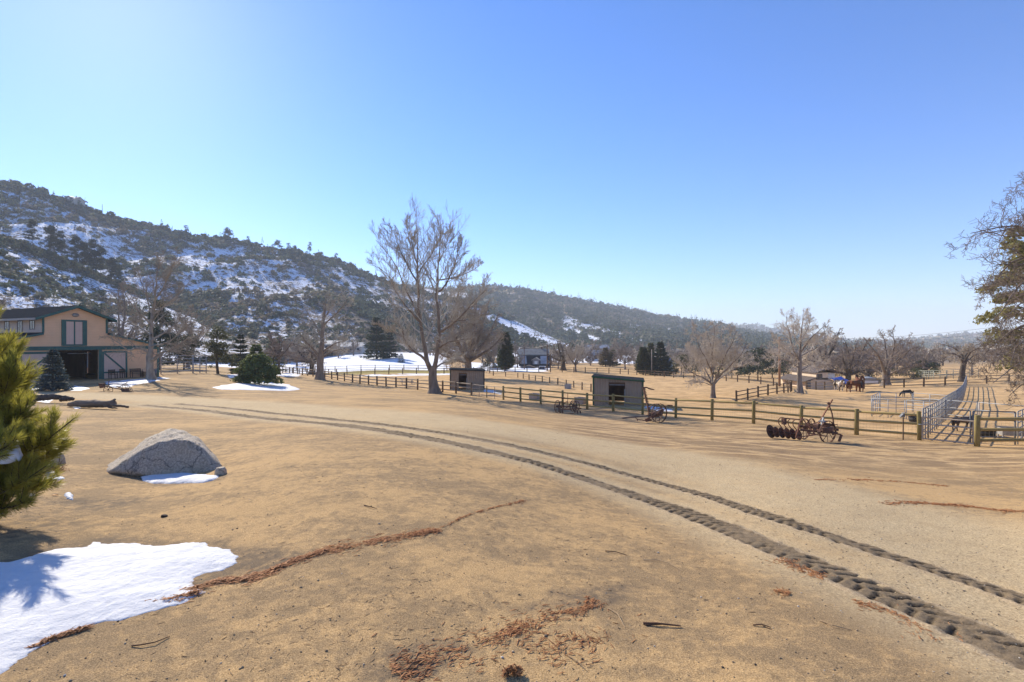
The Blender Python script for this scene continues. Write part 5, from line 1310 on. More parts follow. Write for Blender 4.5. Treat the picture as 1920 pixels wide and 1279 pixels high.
# distant houses
M_SNOWROOF = simple("snowy_roof", (0.34, 0.355, 0.38), (0.20, 0.21, 0.22), 0.8, 0.7)
M_GREYS = siding_mat("grey_siding", (0.24, 0.235, 0.24), 0.25)
M_SAGE = siding_mat("sage_siding", (0.25, 0.29, 0.25), 0.25)
M_BEIGE = siding_mat("beige_siding", (0.50, 0.45, 0.38), 0.25)
M_BROWNS = siding_mat("brown_siding", (0.17, 0.12, 0.09), 0.25)
def house(name, label, loc, rz, w, d, eave, ridge, wall, roof, wins=3, chim=False, dormer=None, wing=None, cat="house"):
    root = thing(name, label, cat, loc, rz)
    MB().poly([(-w / 2, 0, -1.2), (w / 2, 0, -1.2), (w / 2, 0, eave), (-w / 2, 0, eave)], (0, d, 0)).build("wall", wall, root)
    for s in (-1, 1):
        MB().poly([(s * w / 2 - s * 0.002, 0, eave), (s * w / 2 - s * 0.002, d, eave), (s * w / 2 - s * 0.002, d / 2, ridge)], (-s * 0.12, 0, 0)).build("gable", wall, root)
    r1 = MB()
    for y0, y1 in ((-0.5, d / 2), (d + 0.5, d / 2)):
        z0 = eave - 0.5 * (ridge - eave) / (d / 2)
        r1.poly([(-w / 2 - 0.4, y0, z0), (-w / 2 - 0.4, y1, ridge), (-w / 2 - 0.4, y1, ridge + 0.2), (-w / 2 - 0.4, y0, z0 + 0.2)], (w + 0.8, 0, 0))
    rf = r1.build("roof", roof, root)
    if chim: MB().box((w * 0.28, d * 0.5, ridge + 0.3), (0.6, 0.6, 1.3)).build("chimney", M_BROWNS, rf)
    for k in range(wins):
        x = -w / 2 + w * (k + 0.5) / wins
        f = MB().box((x, -0.02, eave * 0.55), (1.3, 0.06, 1.15)).build("window", M_WHITEP, root)
        MB().box((x, -0.06, eave * 0.55), (1.1, 0.03, 0.95)).build("pane", M_GLASS, f)
    if dormer:
        x, dw, dz = dormer
        q = MB().poly([(x - dw / 2, -0.15, eave - 0.2), (x + dw / 2, -0.15, eave - 0.2), (x + dw / 2, -0.15, eave + dz), (x, -0.15, eave + dz * 1.45), (x - dw / 2, -0.15, eave + dz)], (0, d * 0.45, 0)).build("dormer", M_GREYS, root)
        f = MB().box((x, -0.18, eave + dz * 0.45), (dw * 0.45, 0.05, dz * 0.6)).build("window", M_WHITEP, q)
        rr = MB()
        for s in (-1, 1): rr.poly([(x + s * (dw / 2 + 0.3), -0.5, eave + dz * 0.92), (x, -0.5, eave + dz * 1.5), (x, -0.5, eave + dz * 1.5 + 0.15), (x + s * (dw / 2 + 0.3), -0.5, eave + dz * 0.92 + 0.15)], (0, d * 0.5, 0))
        rr.build("dormer_roof", M_BEIGE, q)
    if wing:
        x, ww, hh = wing
        g = MB().poly([(x - ww / 2, -4, -1.2), (x + ww / 2, -4, -1.2), (x + ww / 2, -4, hh), (x, -4, hh * 1.4), (x - ww / 2, -4, hh)], (0, 3.9, 0)).build("garage", wall, root)
        MB().box((x, -4.03, hh * 0.42), (ww * 0.6, 0.05, hh * 0.8)).build("garage_door", M_STEEL, g)
        rr = MB()
        for s in (-1, 1): rr.poly([(x + s * (ww / 2 + 0.3), -4.3, hh * 0.95), (x, -4.3, hh * 1.42), (x, -4.3, hh * 1.42 + 0.15), (x + s * (ww / 2 + 0.3), -4.3, hh * 0.95 + 0.15)], (0, 4.2, 0))
        rr.build("garage_roof", M_ROOFB, g)
    return root
def on(px, py, Y):
    p = P3(px, py, Y); return p
gh = house("house", "grey house with snow slabs on its roof and centre dormer behind the arena fence", on(1003, 697, 152), math.radians(-6), 8.4, 6.0, 2.0, 4.4, M_GREYS, M_ROOFD, 3, False, (0.3, 1.9, 1.3), (-1.6, 3.2, 1.3))
for x0, x1 in ((-4.2, -2.2), (1.6, 3.9)):
    MB().poly([(x0, -0.3, 2.18), (x1, -0.3, 2.18), (x1 - 0.5, 2.6, 4.36), (x0 - 0.2, 2.6, 4.36)], (0, -0.05, 0.08)).build("roof_snow", M_SNOWROOF, gh)
house("house", "sage gabled house rising behind the grey house", on(1000, 682, 172), math.radians(-4), 9.5, 7, 3.0, 4.6, M_SAGE, simple("grey_shingles", (0.17, 0.18, 0.18), (0.12, 0.125, 0.13), 1, 0.9), 3, True)
house("house", "long low pale house under snow at the foot of the hill", on(652, 661, 200), math.radians(-8), 11, 7, 2.2, 3.6, M_BEIGE, M_SNOWROOF, 4)
house("house", "low house half hidden behind the topped tree on the snow", on(618, 657, 215), math.radians(-12), 12, 7, 2.4, 3.8, M_GREYS, M_SNOWROOF, 4)
house("house", "white house with snowy roof behind the rust tinged conifer", on(1118, 678, 215), math.radians(5), 9, 6, 2.6, 4.4, M_WHITEP, M_SNOWROOF, 3)
house("house", "dark house under a snowy roof above the white house", on(1120, 665, 260), math.radians(-5), 11, 7, 2.6, 4.6, M_BROWNS, M_SNOWROOF, 3)
house("house", "small blue roofed house right of the wide conifer", on(1253, 692, 150), math.radians(20), 3.5, 4, 1.8, 3.0, M_WHITEP, simple("blue_roof", (0.12, 0.18, 0.36), (0.1, 0.14, 0.28), 2, 0.6), 1)
q = hill_at("snowy_hill", 133, 0.985)
house("house", "big pale house perched on the skyline of the snowy hill", (q.x, q.y - 4, q.z - 1.0), math.radians(-12), 17, 9, 2.8, 5.6, M_BEIGE, M_SNOWROOF, 4, True, (2.5, 4.5, 2.0))
for px, Y, w, lab in ((1705, 640, 14, "tiny pale house far out on the valley floor left"), (1768, 560, 12, "tiny cream house in the far valley behind the leaning oak"), (1790, 720, 16, "tiny white house farthest out in the valley"), (1868, 430, 12, "low tan house in the valley behind the overhanging oak"), (1575, 520, 13, "tiny house in the valley above the stucco barn")):
    house("far_house", lab, at(px, Y), math.radians(10), w, 8, 3, 5, M_BEIGE, M_ROOFB if px != 1790 else M_SNOWROOF, 2, cat="house")

# vehicles by the grey house
def vehicle(name, label, cat, loc, rz, col, pickup=False):
    root = thing(name, label, cat, loc, rz)
    body = MB().poly([(-2.3, -0.9, 0.45), (2.3, -0.9, 0.45), (2.35, -0.9, 0.85), (1.2, -0.9, 0.98), (-2.3, -0.9, 0.98)], (0, 1.8, 0)).build("body", col, root)
    cabp = [(1.15, 0.97), (0.55, 1.7), (-0.7, 1.72), (-0.95, 0.97)] if pickup else [(1.2, 0.97), (0.5, 1.5), (-1.5, 1.5), (-2.2, 0.97)]
    MB().poly([(x, -0.82, z) for x, z in cabp], (0, 1.64, 0)).build("cabin", col, root)
    for s in (-1, 1):
        MB().poly([(x * 0.86, s * 0.835, 1.0 + (z - 0.97) * 0.82) for x, z in cabp], (0, s * 0.01, 0)).build("window", M_GLASS, root)
        for x in (-1.45, 1.45):
            w = MB().ring((x, s * 0.82, 0.36), 0.36, 0.22, 0.16, (0, 1, 0), 14).build("wheel", M_DARKST, root)
        MB().box((2.33, s * 0.6, 0.72), (0.06, 0.35, 0.16)).build("headlight", M_STEELP, root)
    MB().poly([(1.18, -0.7, 1.02), (1.18, 0.7, 1.02), (0.6, 0.65, 1.66 if pickup else 1.46), (0.6, -0.65, 1.66 if pickup else 1.46)], (0.02, 0, 0.02)).build("windscreen", M_GLASS, root)
    return root
M_CARW = simple("white_car_paint", (0.75, 0.76, 0.78), (0.70, 0.71, 0.73), 1, 0.25, spec=0.5)
vehicle("pickup_truck", "white pickup truck facing out beside the utility pole", "truck", on(1017, 699, 140), math.radians(-100), M_CARW, True)
vehicle("parked_car", "pale car parked left of the tall narrow cypress", "car", on(932, 697, 136), math.radians(15), M_CARW)

# utility poles and wires
M_POLE = simple("pole_wood", (0.16, 0.10, 0.065), (0.10, 0.065, 0.045), 2, 0.9, stretch=(1, 1, 0.1))
M_POLER = simple("reddish_pole_wood", (0.34, 0.19, 0.10), (0.24, 0.135, 0.075), 2, 0.9, stretch=(1, 1, 0.1))
def pole(label, base, top_py, Y, r=0.14, arm=True, mat=None, rz=0.0, thin=False):
    zt = CAMZ - (top_py - 639.5) / F * Y
    root = thing("utility_pole", label, "utility pole", base, rz); L = zt - base.z
    MB().tube([(0, 0, -0.4), (0, 0, L)], [r, r * 0.75], 8).build("post", mat or M_POLE, root, True)
    if arm:
        c = MB().box((0, -r - 0.05, L - 0.5), (2.2, 0.1, 0.12)).build("crossarm", mat or M_POLE, root)
        for x in (-1, -0.35, 0.35, 1): MB().lathe([(0, 0.2), (0.05, 0.18), (0.07, 0.08), (0.04, 0)], (x, -r - 0.05, L - 0.44), 8).build("insulator", M_STEEL, c)
    return base + Vector((0, 0, L))
P1 = pole("tall dark utility pole right of the grey house", at(1026, 134), 645, 134, 0.17)
pole("shorter dark pole close to the tall one by the grey house", at(1032, 134), 664, 134, 0.15, False)
P2 = pole("slim utility pole in front of the grey house roof", at(983, 140), 650, 140, 0.12)
pole("thin pole on the hillside behind the grey house", P3(1003, 668, 180), 654, 180, 0.1, False)
P3_ = pole("reddish wooden utility pole at the left of the slender bare tree", at(1461.5, 86), 632, 86, 0.19, True, M_POLER)
P4 = pole("thin pale pole in front of the leftmost cypress", at(1222, 117), 655, 117, 0.09, False, M_TANST)
for px, t_, lab in ((193, 383, "lone pole on the ridge beside the skyline house"), (322, 423, "second pole along the ridge"), (410, 440, "third pole along the ridge beside the round pine")):
    q = hill_at("snowy_hill", px, 0.99)
    pole(lab, q, t_, q.y, 0.2, False)
q = hill_at("snowy_hill", 464, 0.99); pole("short mast with crossarm among the ridge trees", q, 444, q.y, 0.14, True)
def wire(label, a, b, sag, r=0.022):
    a = Vector(a); b = Vector(b)
    pts = [a.lerp(b, t) - Vector((0, 0, sag * 4 * t * (1 - t))) for t in np.linspace(0, 1, 18)]
    o = MB().tube([p - a for p in pts], r, 4, False).build("power_line", M_DARKST, None, loc=a)
    tag(o, label, "power line")
wire("power line from the slim pole to the tall dark pole", P2 - Vector((0, 0, .2)), P1 - Vector((0, 0, .2)), 0.4, 0.03)
wire("power line running right from the tall dark pole over the arena", P1 - Vector((0, 0, .2)), P3(1320, 655, 118), 1.4, 0.028)
wire("lower power line running right over the cypresses", P1 - Vector((0, 0, 1.1)), P3(1310, 656, 120), 1.3, 0.022)
wire("upper wire crossing the sky to the overhanging oak", P3_ - Vector((0, 0, .1)), P3(2050, 585, 60), 1.2, 0.014)
wire("lower wire crossing the sky to the overhanging oak", P3_ - Vector((0, 0, .9)), P3(2050, 595, 60), 1.2, 0.014)
# ================================================================ fences, gates, pens
M_POSTY = simple("treated_post", (0.30, 0.235, 0.085), (0.20, 0.15, 0.055), 2.5, 0.85, bmp=0.4, bscale=12, stretch=(1, 1, 0.25))
M_RAILY = simple("treated_rail", (0.38, 0.28, 0.105), (0.27, 0.19, 0.07), 1.5, 0.85, bmp=0.3, bscale=8, stretch=(0.25, 1, 1))
M_POSTB = simple("brown_post", (0.135, 0.088, 0.05), (0.085, 0.055, 0.034), 2, 0.9)
M_RAILB = simple("brown_rail", (0.20, 0.135, 0.08), (0.12, 0.08, 0.05), 2, 0.9)
M_RAILP = simple("weathered_rail", (0.44, 0.35, 0.24), (0.33, 0.26, 0.17), 2, 0.9)
M_WIRE = simple("fence_wire", (0.42, 0.36, 0.28), (0.34, 0.29, 0.22), 3, 0.6, metal=0.2)
def span(name, me, parent, a, b):
    """a unit bar along x stretched between two points"""
    a = Vector(a); b = Vector(b); d = b - a
    o = link(name, me, parent, a)
    o.rotation_mode = 'QUATERNION'; o.rotation_quaternion = d.to_track_quat('X', 'Z'); o.scale = (d.length, 1, 1)
    return o
def rail_fence(name, label, pts, hgt, rails, rp, rr, mp, mr, sides=8, mesh_to=0, group=None, cap=True, jit=0.02):
    root = thing(name, label, "fence", pts[0], 0, group); o0 = Vector(pts[0]); rng = random.Random(len(pts) + int(abs(o0.x) * 10))
    pm = MB().tube([(0, 0, -0.3), (0, 0, hgt - 0.02), (0, 0, hgt)], [rp * 1.03, rp, rp * 0.85], sides).mesh("post", mp, sides > 6)
    rm = MB().tube([(-0.01, 0, 0), (0.5, 0, 0), (1.01, 0, 0)], [rr * 0.95, rr * 1.05, rr * 0.9], sides).mesh("rail", mr, sides > 6)
    L = [Vector(p) - o0 for p in pts]
    for p in L:
        o = link("post", pm, root, p, (rng.uniform(-jit, jit), rng.uniform(-jit, jit), rng.uniform(0, 6)))
        s = rng.uniform(0.9, 1.1); o.scale = (s, s, rng.uniform(0.97, 1.04))
    for i in range(len(L) - 1):
        for z in rails:
            span("rail", rm, root, L[i] + Vector((0, 0, z + rng.uniform(-jit, jit) * 1.5)), L[i + 1] + Vector((0, 0, z + rng.uniform(-jit, jit) * 1.5)))
    if mesh_to:
        w = MB()
        for i in range(len(L) - 1):
            if i not in mesh_to: continue
            a, b = L[i], L[i + 1]; off = Vector((0.05, 0.06, 0))
            n = int((b - a).length / 0.15)
            for k in range(n + 1):
                p = a.lerp(b, k / n) + off; w.tube([p + Vector((0, 0, 0.03)), p + Vector((0, 0, 1.15))], 0.0028, 3, False)
            for k in range(9):
                z = Vector((0, 0, 0.05 + k * 0.135)); w.tube([a + off + z, b + off + z], 0.0028, 3, False)
        tag(w.build("wire_mesh", M_WIRE, root), kind="stuff")
    return root
def FL(px, off=0.0):
    """point on the straight post-fence line on bearing px"""
    k = (px - 960) / F; t = (20.9 - k * 24.0) / (0.61 + 0.79 * k)
    x, y = 20.9 - 0.61 * t + 0.79 * off, 24.0 + 0.79 * t + 0.61 * off
    return Vector((x, y, h(x, y)))
A_PX = [884, 855, 830, 805, 783, 762, 742.5, 724, 707, 691, 675, 661, 646, 633, 622, 609, 598, 587, 577, 567, 558, 550, 543, 530]
B_PX = [1724, 1606, 1502, 1413, 1335, 1267, 1205, 1150, 1101, 1055, 1014, 976, 944]
rail_fence("post_fence", "yellow treated post and three rail fence from the gate to the thin farm gate", [FL(p) for p in B_PX], 1.37, (1.22, 0.76, 0.30), 0.095, 0.062, M_POSTY, M_RAILY, 10, (0, 1, 2, 3))
rail_fence("post_fence", "far half of the treated rail fence running behind the tallest bare tree", [FL(p) for p in A_PX], 1.37, (1.22, 0.80, 0.34), 0.11, 0.062, M_POSTB, M_RAILP, 8)
rail_fence("post_fence", "short end of the treated rail fence right of the pen gate", [FL(1832), Vector((23.6, 23.3, h(23.6, 23.3))), Vector((26.4, 22.9, h(26.4, 22.9)))], 1.40, (1.22, 0.76, 0.30), 0.12, 0.07, M_POSTY, M_RAILY, 10, (0, 1))
# thin farm gate in the fence
def farm_gate():
    a, b = FL(884), FL(944); a = a.lerp(b, 0.02); b2 = FL(944); b = FL(884).lerp(b2, 0.98)
    root = thing("farm_gate", "thin tan pipe farm gate in the fence beside the left shed", "gate", a); L = b - a
    m = MB().tube([(0, 0, 0), (1, 0, 0)], 0.028, 6).mesh("rail", M_TANST)
    for z in (0.25, 0.55, 0.85, 1.2): span("rail", m, root, Vector((0, 0, z)), L + Vector((0, 0, z)))
    for t in (0.0, 0.25, 0.5, 0.75, 1.0):
        p = L * t; MB().tube([p + Vector((0, 0, 0.0)), p + Vector((0, 0, 1.22))], 0.035 if t != .5 else 0.06, 6).build("upright", M_TANST if t != .5 else M_POSTY, root)
farm_gate()
# gate into the pen
def pen_gate():
    a, b = FL(1729), FL(1826); root = thing("pen_gate", "tan pipe gate with welded wire infill between the two yellow posts", "gate", a); L = b - a
    fr = MB(); c = [Vector((0, 0, 0.1)), Vector((0, 0, 1.12)), L + Vector((0, 0, 1.12)), L + Vector((0, 0, 0.1))]
    for i in range(4): fr.tube([c[i], c[(i + 1) % 4]], 0.032, 8)
    fr.build("frame", M_TANST, root)
    m = MB().tube([(0, 0, 0), (1, 0, 0)], 0.028, 8).mesh("rail", M_TANST)
    for z in (0.45, 0.80): span("rail", m, root, Vector((0, 0, z)), L + Vector((0, 0, z)))
    w = MB(); n = int(L.length / 0.1)
    for k in range(n + 1):
        p = L * (k / n); w.tube([p + Vector((0, 0.02, 0.1)), p + Vector((0, 0.02, 0.8))], 0.0022, 3, False)
    for k in range(8): w.tube([Vector((0, 0.02, 0.1 + k * 0.1)), L + Vector((0, 0.02, 0.1 + k * 0.1))], 0.0022, 3, False)
    tag(w.build("wire_mesh", M_WIRE, root), kind="stuff")
    ch = MB().ring((0, 0, 0.78), 0.17, 0.03, 0.02, (0, 0, 1), 12).build("chain", M_STEEL, root)
pen_gate()
def pipe_run(name, label, pts, hgt, rails, mat, r=0.026, every=2.6, ends=True, mid=1, cat="fence"):
    """welded pipe panels standing along a line of ground points"""
    o0 = Vector(pts[0]); root = thing(name, label, cat, o0)
    P = [Vector(p) - o0 for p in pts]
    rm = MB().tube([(0, 0, 0), (1, 0, 0)], r, 6).mesh("rail", mat, True)
    um = MB().tube([(0, 0, -0.05), (0, 0, 1)], r * 1.15, 6).mesh("upright", mat, True)
    for a, b in zip(P[:-1], P[1:]):
        n = max(1, round((b - a).length / every))
        for k in range(n):
            p, q = a.lerp(b, k / n), a.lerp(b, (k + 1) / n)
            for w in (p, q):
                pass
            p = Vector((p.x, p.y, h(p.x + o0.x, p.y + o0.y) - o0.z)); q = Vector((q.x, q.y, h(q.x + o0.x, q.y + o0.y) - o0.z))
            e = (q - p).normalized() * 0.05
            for z in rails: span("rail", rm, root, p + e + Vector((0, 0, z)), q - e + Vector((0, 0, z)))
            for w in [p + e, q - e] + [p.lerp(q, (j + 1) / (mid + 1)) for j in range(mid)]:
                u = link("upright", um, root, w); u.scale = (1, 1, hgt)
    return root
pipe_run("panel_fence", "long line of galvanized pipe panels running uphill away from the pen gate", [at(1730, 25.9), at(1756, 30), at(1772, 34), at(1793, 41), at(1806, 52), at(1812.5, 70)], 1.5, (0.2, 0.46, 0.72, 0.98, 1.24, 1.5), M_STEELP, 0.026, 2.4, mid=2)
pipe_run("panel_fence", "dark pipe panel directly behind the pen gate", [at(1738, 26.7), at(1822, 25.2), at(1906, 24.4)], 1.5, (0.3, 0.7, 1.1, 1.5), M_DARKST, 0.028, 3.2, mid=0)
pipe_run("panel_fence", "galvanized panel turning back from the right end of the dark panel", [at(1908, 24.5), at(1925, 26.5), at(1990, 30)], 1.5, (0.2, 0.46, 0.72, 0.98, 1.24, 1.5), M_STEELP, 0.026, 3.0)
pipe_run("panel_fence", "thin dark panel crossing the pen behind the donkey", [at(1772, 34), at(1834, 32), at(1925, 29.5)], 1.3, (0.4, 0.85, 1.3), M_STEEL, 0.022, 3.2, mid=0)
pipe_run("panel_fence", "near side of the low round pen left of the panel line", [at(1634, 37), at(1698, 35), at(1768, 33)], 1.25, (0.3, 0.65, 0.95, 1.25), M_STEEL, 0.02, 3.0)
pipe_run("panel_fence", "far side of the low round pen left of the panel line", [at(1634, 37.1), at(1649, 41), at(1712, 40), at(1778, 36.5)], 1.4, (0.3, 0.7, 1.05, 1.4), M_STEEL, 0.022, 3.0)
pipe_run("pipe_corral", "curved pale pipe corral on top of the mound", [at(1722, 104), at(1733, 99), at(1750, 95), at(1775, 93), at(1800, 92), at(1835, 91)], 1.55, (0.5, 0.85, 1.2, 1.55), simple("green_grey_pipe", (0.36, 0.36, 0.29), (0.27, 0.27, 0.21), 3, 0.6), 0.045, 2.6)
pipe_run("pipe_gate", "galvanized pipe gate and panel right of the barn", [at(301, 63), at(362, 67), at(387, 70)], 2.2, (0.35, 0.7, 1.05, 1.42, 1.8, 2.2), M_STEEL, 0.05, 5.0, mid=1, cat="gate")
def line_pts(spec, step):
    """even spacing along a ground line given as (px, Y)"""
    P = [at(*s) for s in spec]; xy = np.array([[p.x, p.y] for p in P]); s = np.concatenate([[0], np.cumsum(np.linalg.norm(np.diff(xy, axis=0), axis=1))])
    u = np.linspace(0, s[-1], max(2, int(s[-1] / step)))
    return [Vector((x, y, h(x, y))) for x, y in zip(np.interp(u, s, xy[:, 0]), np.interp(u, s, xy[:, 1]))]
rail_fence("rail_fence", "dark rail fence along the far side of the arena and creek", line_pts([(536, 121), (640, 108), (850, 109), (950, 124), (1080, 126), (1160, 122), (1240, 110), (1330, 98), (1392, 90), (1450, 83)], 2.7), 1.25, (1.05, 0.6), 0.10, 0.05, M_POSTB, M_RAILB, 6)
rail_fence("rail_fence", "low fence along the near left side of the sand arena", line_pts([(903, 108), (970, 100), (1014, 86), (1060, 75), (1090, 67.5), (1108, 63.5)], 3.4), 0.95, (0.85, 0.45), 0.09, 0.035, M_POSTB, M_RAILP, 6)
rail_fence("rail_fence", "rail fence curving round the right end of the sand arena", line_pts([(1381, 50), (1408, 52.5), (1432, 55), (1455, 57.5), (1474, 60.5), (1484, 65), (1484, 72), (1474, 79)], 2.5), 1.15, (1.0, 0.62, 0.25), 0.09, 0.045, M_POSTB, M_RAILB, 6)
rail_fence("rail_fence", "brown rail fence behind the horses climbing the mound to the right", [at(*s) for s in ((1483, 81), (1497, 79.5), (1513, 78), (1530, 76), (1546, 74.5), (1564, 72), (1592, 69.5), (1620, 69), (1658, 69.5), (1695, 70.5), (1732, 71.5), (1772, 73), (1812, 74.5), (1850, 76), (1892, 78))], 1.2, (1.1, 0.65, 0.25), 0.10, 0.045, M_POSTB, M_RAILB, 6)
rail_fence("rail_fence", "pale rail fence in front of the yellow grass strip", line_pts([(556, 132), (640, 124), (760, 122), (838, 120)], 3.0), 1.25, (1.15, 0.6), 0.085, 0.05, M_POSTB, M_RAILP, 6)
# pole light beside the fence
def path_light():
    b = FL(1700, -0.5); root = thing("path_light", "thin dark stake with a small angled lamp head in front of the fence", "light", b)
    MB().tube([(0, 0, -0.2), (0, 0, 1.3)], 0.028, 8).build("stake", M_POSTB, root)
    MB().poly([(-0.16, -0.06, 1.12), (0.05, -0.06, 1.12), (0.03, -0.06, 1.32)], (0, 0.14, 0)).build("lamp_head", M_DARKST, root)
path_light()
# troughs and tubs
def trough(name, label, loc, rz, w, d, hgt, mat, legs=0.0, cat="trough"):
    root = thing(name, label, cat, loc, rz); t = 0.04
    b = MB(); b.box((0, -d / 2 + t / 2, legs + hgt / 2), (w, t, hgt)); b.box((0, d / 2 - t / 2, legs + hgt / 2), (w, t, hgt))
    for s in (-1, 1): b.box((s * (w / 2 - t / 2), 0, legs + hgt / 2), (t, d - 2 * t - 0.002, hgt))
    b.box((0, 0, legs + t / 2 + 0.003), (w - 2 * t - 0.002, d - 2 * t - 0.002, t)); b.build("basin", mat, root)
    rm = MB(); rm.box((0, -d / 2 - 0.01, legs + hgt + 0.015), (w + 0.06, 0.05, 0.03)); rm.box((0, d / 2 + 0.01, legs + hgt + 0.015), (w + 0.06, 0.05, 0.03)); rm.build("rim", mat, root)
    if legs:
        for sx in (-1, 1):
            for sy in (-1, 1): MB().box((sx * (w / 2 - 0.04), sy * (d / 2 - 0.04), legs / 2 + 0.02), (0.05, 0.05, legs + 0.05)).build("leg", M_STEEL, root)
    return root
M_CONC = simple("grey_concrete", (0.30, 0.285, 0.265), (0.23, 0.215, 0.20), 3, 0.9)
M_RUBBER = simple("black_rubber", (0.022, 0.022, 0.024), (0.035, 0.034, 0.033), 3, 0.7)
trough("feed_trough", "pale grey feed bunk on legs inside the right hand pen", at(1898, 26.3), math.radians(-20), 1.0, 0.55, 0.35, M_STEELP, 0.2)
bin_("feed_tub", "black rubber tub at the foot of the round pen panels", "tub", at(1716, 33.5), 0.36, 0.3, M_RUBBER)
bin_("feed_tub", "dark tub lying right of the donkey behind the yellow post", "tub", at(1846, 27.5), 0.45, 0.32, M_RUBBER)
trough("water_trough", "grey trough behind the fence left of the cultivator", at(1003, 53.5), math.radians(-45), 1.1, 0.6, 0.55, M_CONC)
trough("water_trough", "grey trough behind the fence between the cultivator and the right shed", at(1089, 48.5), math.radians(-45), 1.0, 0.6, 0.55, M_CONC)
trough("hay_feeder", "small dark crate standing in the paddock left of the right shed", at(1065, 69), math.radians(-20), 0.75, 0.6, 0.55, M_STEEL)
def picnic_table():
    root = thing("picnic_table", "weathered picnic table behind the fence left of the tallest bare tree", "table", at(763, 78), math.radians(15))
    m = simple("grey_boards", (0.34, 0.31, 0.27), (0.25, 0.22, 0.19), 4, 0.9, stretch=(0.2, 1, 1))
    for k in range(5): MB().box((0, -0.32 + k * 0.16, 0.76), (1.9, 0.145, 0.04)).build("tabletop_board", m, root)
    for s in (-1, 1):
        MB().box((0, s * 0.75, 0.46), (1.9, 0.28, 0.04)).build("bench_seat", m, root)
        lg = MB(); lg.bar((s * 0.7, -0.6, 0), (s * 0.7, -0.25, 0.74), 0.06, 0.09); lg.bar((s * 0.7, 0.6, 0), (s * 0.7, 0.25, 0.74), 0.06, 0.09); lg.box((s * 0.7 + s * 0.06, 0, 0.42), (0.05, 1.6, 0.09)); lg.build("leg_frame", m, root)
picnic_table()
# ================================================================ old farm implements
M_RUST = simple("rusty_iron", (0.17, 0.085, 0.052), (0.09, 0.05, 0.037), 5, 0.85, metal=0.1, bmp=0.4, bscale=30)
M_RUSTL = simple("bright_rust", (0.27, 0.12, 0.065), (0.15, 0.07, 0.042), 4, 0.85, bmp=0.4, bscale=30)
def spoked_wheel(root, c, R, axis, spokes, w=0.07, hub=0.07, mat=None, dish=0.0, lugs=False):
    mat = mat or M_RUST; c = Vector(c); ax = Vector(axis).normalized()
    wh = MB().ring(c, R, w, 0.025, ax, 28)
    ref = Vector((0, 0, 1)); x = ax.cross(ref).normalized(); y = ax.cross(x)
    if lugs:
        for k in range(18):
            a = 2 * math.pi * k / 18; e = x * math.cos(a) + y * math.sin(a)
            wh.bar(c + e * R - ax * w * 0.5, c + e * (R + 0.015) + ax * w * 0.5, 0.025, 0.02)
    o = wh.build("wheel", mat, root)
    MB().tube([c - ax * hub * 1.2, c + ax * hub * 1.2], hub, 10).build("hub", mat, o, True)
    m = MB()
    for k in range(spokes):
        a = 2 * math.pi * (k + 0.3) / spokes; e = x * math.cos(a) + y * math.sin(a)
        m.tube([c + e * hub * 0.6 + ax * (0.05 if k % 2 else -0.05), c + e * (R - 0.015)], 0.013, 5)
    m.build("spokes", mat, o)
    return o
def disc(mb, c, R, axis):
    ax = Vector(axis).normalized(); M = ax.to_track_quat('Z', 'Y').to_matrix()
    mb.lathe([(0, -0.07), (R * 0.5, -0.05), (R, 0.0), (R, 0.008), (R * 0.5, -0.04), (0, -0.06)], c, 20, M)
